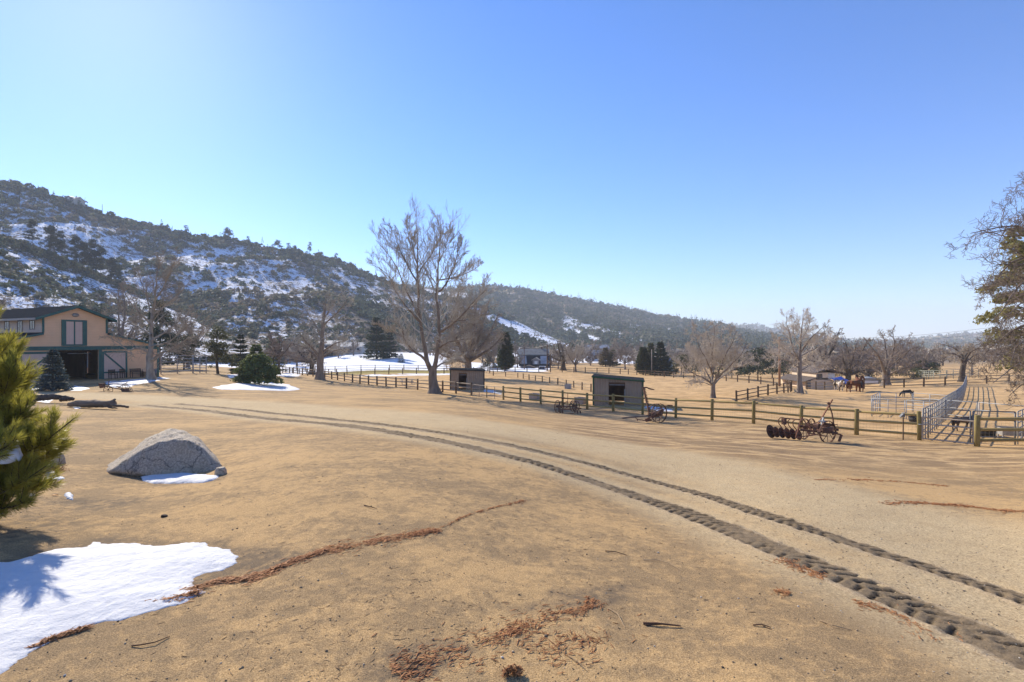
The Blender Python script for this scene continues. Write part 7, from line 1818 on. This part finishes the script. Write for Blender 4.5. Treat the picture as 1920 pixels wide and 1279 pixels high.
# logs
M_LOG = simple("driftwood", (0.26, 0.19, 0.13), (0.11, 0.08, 0.058), 2.2, 0.9, bmp=0.8, bscale=10, stretch=(0.25, 1.6, 1.6), dist=0.05)
M_LOGD = simple("dark_log", (0.12, 0.092, 0.07), (0.055, 0.043, 0.036), 2, 0.95, bmp=0.8, bscale=9, dist=0.05)
def log(label, px_pts, Y, radii, mat, stubs=(), seed=1, name="log", lift=0.5):
    base = at(px_pts[len(px_pts) // 2][0], Y)
    root = thing(name, label, "log", base)
    rng = np.random.default_rng(seed)
    def tube(pts, rr, n=16, m=26):
        p = resample(pts, m); r = np.interp(np.linspace(0, 1, m), np.linspace(0, 1, len(rr)), rr)
        p[1:-1] += rng.normal(0, 0.012, (m - 2, 3))
        V, Fc = tubes(p[None], r[None], n)
        ax = p.repeat(n, 0); d = V - ax
        V = ax + d * (1 + 0.22 * fbm(V[:, 0] * 1.6 + V[:, 2] * 3, np.arctan2(d[:, 2], d[:, 1]) * 1.6, seed, 4))[:, None]
        c0 = len(V); V = np.vstack([V, p[0], p[-1]])
        T = [(c0, (i + 1) % n, i, i) for i in range(n)] + [(c0 + 1, (m - 1) * n + i, (m - 1) * n + (i + 1) % n, (m - 1) * n + (i + 1) % n) for i in range(n)]
        return V, Fc, T
    V, Fc, T = tube([P3(px, py, Y + (dy[0] if dy else 0)) - base for px, py, *dy in px_pts], radii)
    me = bpy.data.meshes.new("stem"); me.from_pydata([tuple(v) for v in V], [], [tuple(int(i) for i in f) for f in Fc] + [tuple(int(i) for i in t[:3]) for t in T]); me.materials.append(mat)
    me.polygons.foreach_set("use_smooth", [True] * len(me.polygons)); link("stem", me, root)
    for pts, rr in stubs:
        V, Fc, T = tube([P3(px, py, Y + (dy[0] if dy else 0)) - base for px, py, *dy in pts], rr, 10, 10)
        me = bpy.data.meshes.new("branch_stub"); me.from_pydata([tuple(v) for v in V], [], [tuple(int(i) for i in f) for f in Fc] + [tuple(int(i) for i in t[:3]) for t in T]); me.materials.append(mat)
        me.polygons.foreach_set("use_smooth", [True] * len(me.polygons)); link("branch_stub", me, root)
log("weathered split driftwood log pointing right on the open dirt", [(128,758),(150,757.5),(175,757),(198,757),(216,756)], 25.2, [0.10, 0.17, 0.19, 0.17, 0.12], M_LOG, [([(205,757),(212,752),(216,749)], [0.10, 0.08, 0.05]), ([(208,759,-.1),(224,761,-.1),(241,763.5,-.1)], [0.08, 0.06, 0.055]), ([(196,760,-.1),(210,764,-.1),(220,766,-.1)], [0.08, 0.05, 0.02])], 21)
log("long dark rotten log behind the snow on the left", [(52,747),(75,746,.2),(100,745,.4),(125,746.5,.6)], 26.5, [0.16, 0.15, 0.14, 0.10], M_LOGD, [([(52,748),(56,742),(62,738)], [0.16, 0.14, 0.10])], 22)
log("short dark log end left of the driftwood log", [(112,750),(125,748,.1),(138,748,.2)], 26.2, [0.08, 0.11, 0.07], M_LOGD, [([(117,749),(115,745)], [0.06, 0.04])], 23)
log("dark log stub under the near pine at the left", [(48,757),(58,752,.1),(64,750,.2)], 25.0, [0.2, 0.2, 0.14], M_LOGD, [], 24)

# tyre tracks: churned damp soil pressed by lugged tyres
def tyre_track(name, P, width, seed, depth):
    rng = np.random.default_rng(seed)
    xy = np.array([[p.x, p.y] for p in P]); s = np.concatenate([[0], np.cumsum(np.linalg.norm(np.diff(xy, axis=0), axis=1))])
    # smooth the line, finer steps near the camera
    dist = np.hypot(xy[:, 0], xy[:, 1]); u = [0.0]
    while u[-1] < s[-1]:
        dd = np.interp(u[-1], s, dist); u.append(u[-1] + max(0.016, 0.0032 * dd))
    u = np.array(u[:-1])
    c = np.stack([np.interp(u, s, xy[:, 0]), np.interp(u, s, xy[:, 1])], 1)
    kern = 41
    for _ in range(2):
        pad = np.vstack([np.repeat(c[:1], kern // 2, 0), c, np.repeat(c[-1:], kern // 2, 0)])
        c = np.stack([np.convolve(pad[:, k], np.ones(kern) / kern, 'valid') for k in range(2)], 1)
    t = np.gradient(c, axis=0); t /= np.linalg.norm(t, axis=1, keepdims=True) + 1e-9; nrm = np.stack([-t[:, 1], t[:, 0]], 1)
    w = np.linspace(-1.7, 1.7, 44)
    U, Wd = np.meshgrid(u, w, indexing='ij')
    wd = width * (1 + 0.12 * fbm(u * 0.8, u * 0, seed, 3))
    X = c[:, None, 0] + nrm[:, None, 0] * Wd * wd[:, None] / 2; Yy = c[:, None, 1] + nrm[:, None, 1] * Wd * wd[:, None] / 2
    inn = 1 - sstep(0.8, 1.12, np.abs(Wd) + 0.16 * fbm(X * 5, Yy * 5, seed + 1, 3))
    half = np.sign(Wd)
    pitch = 0.19
    ph = (U + np.abs(Wd) ** 1.3 * 0.12 + (half > 0) * pitch / 2 + 0.055 * fbm(U * 1.7, Wd * 0.5, seed + 2, 3)) / pitch
    saw = np.abs((ph % 1.0) - 0.5) * 2
    brk = sstep(-0.22, 0.15, fbm(U * 1.1, Wd * 0.6, seed + 4, 4) + 0.12)
    wdth = 0.60 + 0.22 * fbm(U * 3, Wd * 0.8, seed + 6, 3)
    lug = sstep(wdth, wdth + 0.12, saw) * sstep(0.0, 0.10, np.abs(Wd) + 0.05 * fbm(U * 5, Wd * 5, seed + 7, 2)) * brk
    crumb = fbm(X * 22, Yy * 22, seed + 5, 3)
    lump = fbm(X * 8, Yy * 8, seed + 8, 3)
    Z = Hr(X, Yy) + 0.004 + inn * (-depth * lug + 0.012 * crumb + 0.008 * lump + depth * 0.0 * np.clip(1 - np.abs(saw - 0.42) / 0.28, 0, 1) * brk) + (1 - inn) * (-0.026 * sstep(1.1, 1.7, np.abs(Wd))) + 0.014 * np.exp(-((np.abs(Wd) - 1.1) / 0.2) ** 2) * (0.4 + 1.5 * lump)
    idx = np.arange(X.size).reshape(X.shape)
    Fc = np.stack([idx[:-1, :-1], idx[1:, :-1], idx[1:, 1:], idx[:-1, 1:]], -1).reshape(-1, 4)
    me = np_mesh(name, np.stack([X, Yy, Z], -1).reshape(-1, 3), Fc, None, True)
    attr(me, "churn", np.clip((inn * (0.62 + 0.3 * brk) + 0.3 * lump * inn) * np.interp(np.hypot(X, Yy), [14, 34], [1.0, 0.5]), 0, 1)); attr(me, "lug", (lug * inn))
    m, nt, b = nmat("churned_soil"); co = coords(nt); A = lambda q: node(nt, "ShaderNodeAttribute", attribute_name=q).outputs["Fac"]
    n1 = noise_n(nt, co, 60, 4, 0.75); n2 = noise_n(nt, co, 3, 4, 0.6)
    dry = mix(nt, ramp(nt, n1, [(0.36, (0, 0, 0)), (0.64, (1, 1, 1))]).outputs[0], (0.25, 0.18, 0.105), (0.52, 0.40, 0.25))
    wet = mix(nt, ramp(nt, n1, [(0.3, (0, 0, 0)), (0.7, (1, 1, 1))]).outputs[0], (0.125, 0.092, 0.056), (0.28, 0.208, 0.128))
    wet = mix(nt, fmath(nt, 'MULTIPLY', A("lug"), 0.95), wet, (0.050, 0.038, 0.026))  # lug grooves darkened over the damp soil, their shadow put into the colour
    nt.links.new(mix(nt, ramp(nt, A("churn"), [(0.12, (0, 0, 0)), (0.55, (1, 1, 1))]).outputs[0], dry, wet), b.inputs["Base Color"]); b.inputs["Roughness"].default_value = 0.95
    b.inputs["Specular IOR Level"].default_value = 0.08
    bump(nt, b, n1, 0.5, 0.02); me.materials.append(m)
    tag(link(name, me), kind="structure")
tyre_track("tyre_track", LOWP, 0.50, 3, 0.026)
tyre_track("tyre_track", UPP, 0.40, 4, 0.022)

# pebbles, clods and twigs
def pebbles():
    rng = np.random.default_rng(5)
    n = 24000
    r = 2.4 * np.exp(rng.uniform(0, 1, n) * math.log(11)); th = rng.uniform(-0.85, 0.85, n)
    x = r * np.sin(th); y = r * np.cos(th)
    dr = poly_dist(x, y, DRIVE); keep = rng.uniform(0, 1, n) < 0.35 + 0.65 * (dr < 2.6)
    x, y, r = x[keep], y[keep], r[keep]; n = len(x)
    s = np.clip(rng.lognormal(-5.5, 0.45, n) * (1 + r * 0.03), 0.002, 0.015)
    big = rng.uniform(0, 1, n) < 0.006; s[big] *= 1.6
    z = Hr(x, y) + s * 0.25
    oc = np.array([(1, 0, 0), (0, 1, 0), (-1, 0, 0), (0, -1, 0), (0, 0, 1), (0, 0, -0.6)], float)
    q = oc[None] * rng.uniform(0.55, 1.25, (n, 6, 1)) * s[:, None, None] * np.array([1.2, 1, 0.75])
    a = rng.uniform(0, 6.28, n); ca, sa = np.cos(a)[:, None], np.sin(a)[:, None]
    V = np.stack([q[..., 0] * ca - q[..., 1] * sa + x[:, None], q[..., 0] * sa + q[..., 1] * ca + y[:, None], q[..., 2] + z[:, None]], -1).reshape(-1, 3)
    T = np.array([(0, 1, 4), (1, 2, 4), (2, 3, 4), (3, 0, 4), (1, 0, 5), (2, 1, 5), (3, 2, 5), (0, 3, 5)])
    Fc = (T[None] + (np.arange(n) * 6)[:, None, None]).reshape(-1, 3)
    m, nt, b = nmat("pebble"); g = nt.nodes.new("ShaderNodeNewGeometry")
    nt.links.new(ramp(nt, g.outputs["Random Per Island"], [(0.0, (0.10, 0.075, 0.052)), (0.2, (0.20, 0.15, 0.10)), (0.75, (0.34, 0.26, 0.17)), (0.95, (0.45, 0.38, 0.29)), (1.0, (0.6, 0.56, 0.5))]).outputs[0], b.inputs["Base Color"]); b.inputs["Roughness"].default_value = 0.9
    tag(link("gravel", np_mesh("gravel", V, Fc, m)), kind="stuff")
pebbles()
M_NEEDLE = leafy("dry_needles", (0.25, 0.095, 0.038), (0.56, 0.27, 0.11), 0.15, 3)
M_TWIGD = simple("dry_twig", (0.16, 0.085, 0.045), (0.09, 0.05, 0.03), 8, 0.9)
M_TWIGB = simple("bleached_twig", (0.46, 0.33, 0.19), (0.34, 0.23, 0.13), 8, 0.9)
def litter(label, px_line, n, spread, ln, seed, hgt=0.02, wdt=0.0035):
    """fallen conifer sprays washed into a line"""
    rng = np.random.default_rng(seed); P = [hit(*p) for p in px_line]
    xy = np.array([[p.x, p.y] for p in P]); s = np.concatenate([[0], np.cumsum(np.linalg.norm(np.diff(xy, axis=0), axis=1))])
    u = rng.uniform(0, s[-1], n); dens = 0.72 + 0.9 * fbm(u * 1.8, u * 0, seed, 4)
    u = u[rng.uniform(0, 1, n) < dens]; n = len(u)
    c = np.stack([np.interp(u, s, xy[:, 0]), np.interp(u, s, xy[:, 1])], 1); d = np.stack([np.gradient(xy[:, 0], s + np.arange(len(s)) * 1e-6), np.gradient(xy[:, 1], s + np.arange(len(s)) * 1e-6)], 1)
    dx = np.interp(u, s, d[:, 0]); dy = np.interp(u, s, d[:, 1])
    wv = spread * (0.25 + 1.1 * np.abs(fbm(u * 1.3, u * 0 + 3, seed + 2, 3)) * 2); wv = wv * np.exp(rng.normal(0, 0.45, n))
    off = rng.normal(0, 1, n) * wv * 0.5; c = c + np.stack([-dy, dx], 1) * off[:, None]
    ang = np.arctan2(dy, dx) + rng.normal(0, 0.55, n); L = ln * rng.uniform(0.4, 1.2, n)
    cur = rng.normal(0, 0.25, n)
    pts = []
    z = Hr(c[:, 0], c[:, 1]); zz = z + rng.uniform(0.003, hgt, n) * np.exp(-(off / (wv + 1e-6)) ** 2)
    for t in (-0.5, 0.0, 0.5):
        a = ang + cur * t; pts.append(np.stack([c[:, 0] + np.cos(a) * L * t, c[:, 1] + np.sin(a) * L * t, zz + rng.normal(0, hgt * 0.25, n) + 0.002], 1))
    paths = np.stack(pts, 1); rad = np.tile(np.array([[0.6, 1.0, 0.4]]), (n, 1)) * wdt * rng.uniform(0.6, 1.4, (n, 1))
    V, Fc = tubes(paths, rad, 3); o = V.mean(0)
    x = link("needle_litter", np_mesh("needle_litter", V - o, Fc, M_NEEDLE), None, o); tag(x, label, kind="stuff")
litter("rust red needle drift along the near snow edge", [(330,1110),(360,1103),(410,1088),(460,1085),(500,1074),(560,1048),(600,1035),(660,1024),(700,1016),(760,1006),(820,995)], 2600, 0.15, 0.09, 1, 0.022)
litter("needle tuft on the snow", [(262,1130),(290,1128),(330,1122),(372,1110)], 420, 0.06, 0.10, 2, 0.03)
litter("needles along the lower snow edge", [(58,1214),(90,1200),(130,1186),(165,1176)], 300, 0.04, 0.10, 3, 0.025)
litter("thin needle line fading across the dirt", [(820,995),(880,965),(930,950),(985,938)], 260, 0.07, 0.07, 4, 0.01)
litter("needle drift low in the middle", [(740,1262),(800,1245),(900,1210),(950,1190),(990,1172),(1040,1155),(1090,1145),(1120,1125)], 1100, 0.16, 0.07, 5, 0.012)
litter("needle clump at the bottom edge", [(945,1268),(960,1262),(978,1264)], 200, 0.05, 0.06, 6, 0.05)
litter("orange needle patch beside the tyre track", [(1462,1052),(1490,1064),(1520,1076),(1545,1088)], 650, 0.10, 0.06, 7, 0.02)
litter("faint needle scatter right of the tyre track", [(1600,1128),(1650,1140),(1700,1160),(1760,1200)], 240, 0.12, 0.06, 8, 0.01)
litter("needle line across the far right dirt", [(1655,946),(1720,944),(1800,949),(1870,958),(1930,962)], 800, 0.20, 0.09, 9, 0.015, 0.006)
litter("thin needle line on the packed soil", [(1530,901),(1620,901),(1700,905),(1780,912)], 420, 0.14, 0.09, 10, 0.012, 0.006)
litter("scattered needles over the right foreground", [(1000,1230),(1060,1210),(1120,1200),(1080,1180)], 200, 0.35, 0.08, 11, 0.008)
litter("small needle patch on the right foreground", [(1455,1108),(1480,1115)], 90, 0.06, 0.05, 12, 0.012)
litter("dry needle heap under the near pine", [(88,890),(105,884),(118,880)], 260, 0.12, 0.12, 13, 0.10)
def loose_needles():
    rng = np.random.default_rng(31); n = 5200
    r = 2.4 * np.exp(rng.uniform(0, 1, n) * math.log(6)); th = rng.uniform(-0.82, 0.82, n); x = r * np.sin(th); y = r * np.cos(th)
    k = (fbm(x * 0.7, y * 0.7, 12, 3) + rng.normal(0, 0.2, n) > 0.08) & (poly_dist(x, y, DRIVE) > 1.6); x, y = x[k], y[k]; n = len(x)
    a = rng.uniform(0, 6.28, n); L = rng.uniform(0.02, 0.07, n); cu = rng.normal(0, 0.3, n); pts = []
    for t in (-0.5, 0.0, 0.5):
        px = x + np.cos(a + cu * t) * L * t; py = y + np.sin(a + cu * t) * L * t; pts.append(np.stack([px, py, Hr(px, py) + 0.003], 1))
    V, Fc = tubes(np.stack(pts, 1), np.tile(np.array([[0.6, 1, 0.4]]), (n, 1)) * 0.0022 * rng.uniform(0.6, 1.5, (n, 1)), 3)
    tag(link("needle_litter", np_mesh("needle_litter", V, Fc, leafy("straw_bits", (0.20, 0.10, 0.05), (0.52, 0.36, 0.19), 0.1, 3))), "loose needles and straw strewn over the foreground dirt", kind="stuff")
loose_needles()
def twig(label, px_pts, r, mat, forks=()):
    P = [hit(*p) for p in px_pts]; b = P[0]
    m = MB(); n = len(P); m.tube([p - b + Vector((0, 0, r * 1.1 + (0.012 if 0 < i < n - 1 else 0))) for i, p in enumerate(P)], [r * (1 - 0.6 * i / n) for i in range(n)], 6)
    for f in forks:
        Q = [hit(*p) for p in f]; m.tube([p - b + Vector((0, 0, r)) for p in Q], [r * 0.6, r * 0.35] if len(Q) == 2 else [r * 0.6, r * 0.5, r * 0.25], 5)
    tag(m.build("twig", mat, None, loc=b), label, "twig")
twig("curved brown twig below the snow patch", [(247,1210),(265,1211),(290,1207),(318,1192)], 0.006, M_TWIGD)
twig("reddish bark splinter in the right foreground", [(1206,1169),(1232,1172),(1276,1174)], 0.010, M_TWIGD, [[(1210,1172),(1250,1171)]])
twig("long bleached curved twig in the middle foreground", [(1206,1052),(1232,1054),(1256,1061),(1279,1074)], 0.005, M_TWIGB)
twig("pale straw twig pointing at the tyre track", [(1538,1163),(1560,1174),(1596,1180)], 0.005, M_TWIGB, [[(1545,1165),(1562,1178)]])
twig("dark twig right of the needle drift", [(1135,1034),(1155,1038),(1176,1043)], 0.006, M_TWIGD)
twig("thin brown twig crossing the needle line", [(683,947),(696,952),(706,953)], 0.007, M_TWIGD)
twig("thin curved straw above the low needle drift", [(1140,1140),(1158,1152),(1172,1176)], 0.004, M_TWIGB)
twig("brown stick lying at the bottom of the middle drift", [(762,1258),(775,1248),(790,1240)], 0.007, M_TWIGD, [[(766,1256),(782,1254)]])
twig("short dark twig in the right foreground", [(1412,1172),(1428,1173),(1445,1176)], 0.006, M_TWIGD, [[(1430,1173),(1447,1180)]])
twig("bleached fork among the scattered needles", [(1065,1230),(1082,1243),(1100,1258)], 0.004, M_TWIGB, [[(1080,1240),(1098,1250)]])
twig("little upright curled twig by the middle drift", [(985,1165),(993,1172),(997,1184)], 0.004, M_TWIGB)
def leaf():
    b = hit(103, 931); m = MB().poly([(-0.05, 0, 0.006), (-0.02, -0.02, 0.012), (0.03, -0.018, 0.014), (0.055, 0.0, 0.006), (0.02, 0.02, 0.016), (-0.03, 0.018, 0.012)], (0, 0, 0.006))
    tag(m.build("fallen_leaf", simple("orange_leaf", (0.55, 0.22, 0.03), (0.45, 0.16, 0.03), 9, 0.7), None, loc=b + Vector((0, 0, 0.004))), "small orange leaf on the dirt below the near pine", "leaf")
leaf()
def dry_plant():
    b = hit(104, 890); root = thing("dry_plant", "bare reddish twigs of a dry plant under the near pine", "plant", b); rng = random.Random(4)
    for k in range(9):
        a = rng.uniform(0, 6.28); e = Vector((math.cos(a) * 0.22, math.sin(a) * 0.15, rng.uniform(0.1, 0.32)))
        MB().tube([(0, 0, 0), e * 0.5 + Vector((0, 0, 0.05)), e], [0.006, 0.004, 0.002], 5).build("stem", M_TWIGD, root)
    MB().tube([(0.02, 0, 0), (0.08, 0, 0.3), (0.13, 0.0, 0.75)], [0.006, 0.005, 0.003], 5).build("stem", M_TWIGD, root)
dry_plant()

# ================================================================ near pine with long needles
def near_pine():
    Y0 = 7.0; base = at(-70, Y0 + 0.2)
    root = thing("pine_tree", "near yellow green pine with long needles at the left edge", "tree", base)
    rng = np.random.default_rng(17)
    q = lambda px, py, dy: np.array(P3(px - 6, py + 62 * min(1, max(0, (880 - py) / 250)), Y0 + dy) - base)
    limbs = [([q(-70, 960, .2), q(-78, 800, .2), (q(-72, 640, .2)), q(-68, 470, .2)], 0.09, 0.03)]
    trunk0 = lambda py: q(-75, py, 0.2)
    # boughs: start height, then the path, then side shoots
    spec = [
     ([(885, 0.1), (-10, 880, -.2), (60, 835, -.35), (110, 790, -.45), (146, 752, -.5)], 26),
     ([(900, 0.1), (0, 900, .0), (60, 868, -.1), (108, 826, -.2)], 20),
     ([(930, 0.0), (-10, 930, -.5), (45, 905, -.7), (92, 872, -.85)], 20),
     ([(930, 0.2), (0, 935, .1), (50, 920, .1), (96, 905, .0)], 16),
     ([(960, 0.0), (-10, 955, -.3), (30, 950, -.4), (66, 935, -.5)], 16),
     ([(820, 0.1), (-20, 800, -.2), (20, 770, -.3), (52, 735, -.35), (60, 705, -.35)], 20),
     ([(800, 0.1), (-20, 775, .2), (15, 730, .3), (38, 690, .35), (52, 655, .35)], 20),
     ([(780, 0.1), (-25, 750, -.3), (5, 710, -.45), (25, 660, -.5), (36, 612, -.5)], 20),
     ([(740, 0.1), (-30, 720, .1), (-5, 680, .1), (12, 640, .1), (22, 596, .1)], 18),
     ([(860, 0.2), (-20, 850, .3), (25, 815, .4), (62, 775, .45)], 16),
     ([(720, 0.1), (-40, 690, -.1), (-15, 640, -.2), (0, 600, -.2), (6, 575, -.2)], 14),
     ([(850, 0.1), (-30, 850, -.6), (10, 830, -.9), (44, 800, -1.0)], 14),
     ([(900, 0.1), (-50, 880, -.8), (-20, 860, -1.2), (15, 845, -1.4)], 12),
     ([(760, 0.1), (-60, 700, -.6), (-40, 640, -.9), (-30, 590, -1.0)], 12),
     ([(820, 0.1), (-120, 790, -.3), (-170, 740, -.3), (-200, 690, -.3)], 10),
     ([(880, 0.1), (-140, 870, .1), (-200, 830, .1), (-240, 780, .1)], 10),
     ([(740, 0.1), (-110, 690, .1), (-140, 640, .1), (-150, 590, .1)], 10),
     ([(660, 0.1), (-80, 610, .1), (-90, 560, .1), (-95, 520, .1)], 9),
     ([(660, 0.1), (-50, 610, .1), (-35, 560, .1), (-28, 530, .1)], 9),
    ]
    shoots = []
    for path, ns in spec:
        pts = [trunk0(path[0][0])] + [q(*p) for p in path[1:]]
        limbs.append((pts, 0.022, 0.006))
        c = resample(pts, 24)
        shoots.append((c[-9:], None))
        for k in range(int(ns * 1.9)):
            t = rng.uniform(0.22, 0.98); i = int(t * 22); p = c[i]; d = c[i + 1] - c[i]; d /= np.linalg.norm(d)
            s = rng.normal(0, 1, 3); s -= s.dot(d) * d; s /= np.linalg.norm(s); e = d * rng.uniform(0.45, 0.9) + s * rng.uniform(0.4, 0.8) + np.array([0, 0, 0.3]); e /= np.linalg.norm(e)
            L = rng.uniform(0.22, 0.42) * (1.15 - 0.45 * t)
            w = np.linspace(0, 1, 6)[:, None]
            shoots.append((p + e * L * w + np.array([0, 0, 0.07]) * w ** 2, None))
    mp = np.array([resample(l[0], 12) for l in limbs]); mr = np.array([np.linspace(l[1], l[2], 12) for l in limbs])
    Va, Fa = tubes(mp, mr, 7)
    sp = np.array([resample(s[0], 6) for s in shoots]); sr = np.tile(np.linspace(0.006, 0.0035, 6), (len(sp), 1))
    Vb, Fb = tubes(sp, sr, 5)
    V, Fc = join([(Va, Fa), (Vb, Fb)])
    link("trunk", np_mesh("trunk", V, Fc, M_BARK_DARK, True), root)
    # needles in bottle brush sprays, bent forward along each shoot
    NV = []
    for path in sp:
        L = np.linalg.norm(path[-1] - path[0]); n = int(190 * min(1.4, L / 0.32))
        t = rng.uniform(0.05, 1.0, n) ** 0.85; f = np.clip(t * 5, 0, 4.999); i = f.astype(int); fr = (f - i)[:, None]
        p = path[i] * (1 - fr) + path[i + 1] * fr; d = path[i + 1] - path[i]; d /= np.linalg.norm(d, axis=1, keepdims=True) + 1e-9
        s = rng.normal(0, 1, (n, 3)); s -= (s * d).sum(1, keepdims=True) * d; s /= np.linalg.norm(s, axis=1, keepdims=True) + 1e-9
        a = np.radians(rng.uniform(28, 62, n))[:, None] * (1.1 - 0.45 * t[:, None])
        e = d * np.cos(a) + s * np.sin(a); ln = (rng.uniform(0.08, 0.14, n))[:, None]
        wv = np.cross(e, rng.normal(0, 1, (n, 3))); wv /= np.linalg.norm(wv, axis=1, keepdims=True) + 1e-9; wv *= 0.0026
        m = p + e * ln * 0.55; tip = p + e * ln + d * ln * 0.12
        NV.append(np.stack([p, m + wv, tip, m - wv], 1))
    NV = np.concatenate(NV); k = len(NV)
    b_ = (np.arange(k) * 4)[:, None]
    Fn = np.concatenate([b_ + np.array([[0, 1, 3]]), b_ + np.array([[3, 1, 2]])])
    me = np_mesh("needles", NV.reshape(-1, 3), Fn, leafy("long_needles", (0.085, 0.12, 0.03), (0.30, 0.28, 0.06), 0.45, 2.2, (0.5, 0.43, 0.06), 0.45))
    link("needles", me, root)
    # snow resting on a bough
    rg = np.random.default_rng(3)
    c = q(-12, 838, -0.75)
    bm = bmesh.new(); bmesh.ops.create_icosphere(bm, subdivisions=4, radius=1)
    for v in bm.verts:
        x, y, z = v.co; r = 1 + 0.22 * float(fbm(np.array([x * 2.1 + z]), np.array([y * 2.1 + z * 2]), 5, 3)[0])
        v.co = (c[0] + x * 0.30 * r, c[1] + y * 0.28 * r, c[2] + z * (0.17 if z > 0 else 0.10) * r - 0.10 * x * abs(x))
    me = bpy.data.meshes.new("snow_load"); bm.to_mesh(me); bm.free(); me.materials.append(M_SNOW); me.polygons.foreach_set("use_smooth", [True] * len(me.polygons))
    o = link("bough_snow", me, None, base); tag(o, "lump of snow resting on a bough of the near pine", "snow")
near_pine()
# ================================================================ air
def make_haze():
    m = bpy.data.materials.new("air"); m.use_nodes = True; nt = m.node_tree; nt.nodes.clear()
    out = nt.nodes.new("ShaderNodeOutputMaterial"); pv = nt.nodes.new("ShaderNodeVolumePrincipled")
    pv.inputs["Color"].default_value = (0.82, 0.90, 1.0, 1); pv.inputs["Density"].default_value = 0.00028; pv.inputs["Anisotropy"].default_value = 0.0
    nt.links.new(pv.outputs[0], out.inputs["Volume"])
    o = MB().box((0, 0, 110), (9000, 9000, 300)).build("haze", m)
    tag(o, kind="stuff")
make_haze()
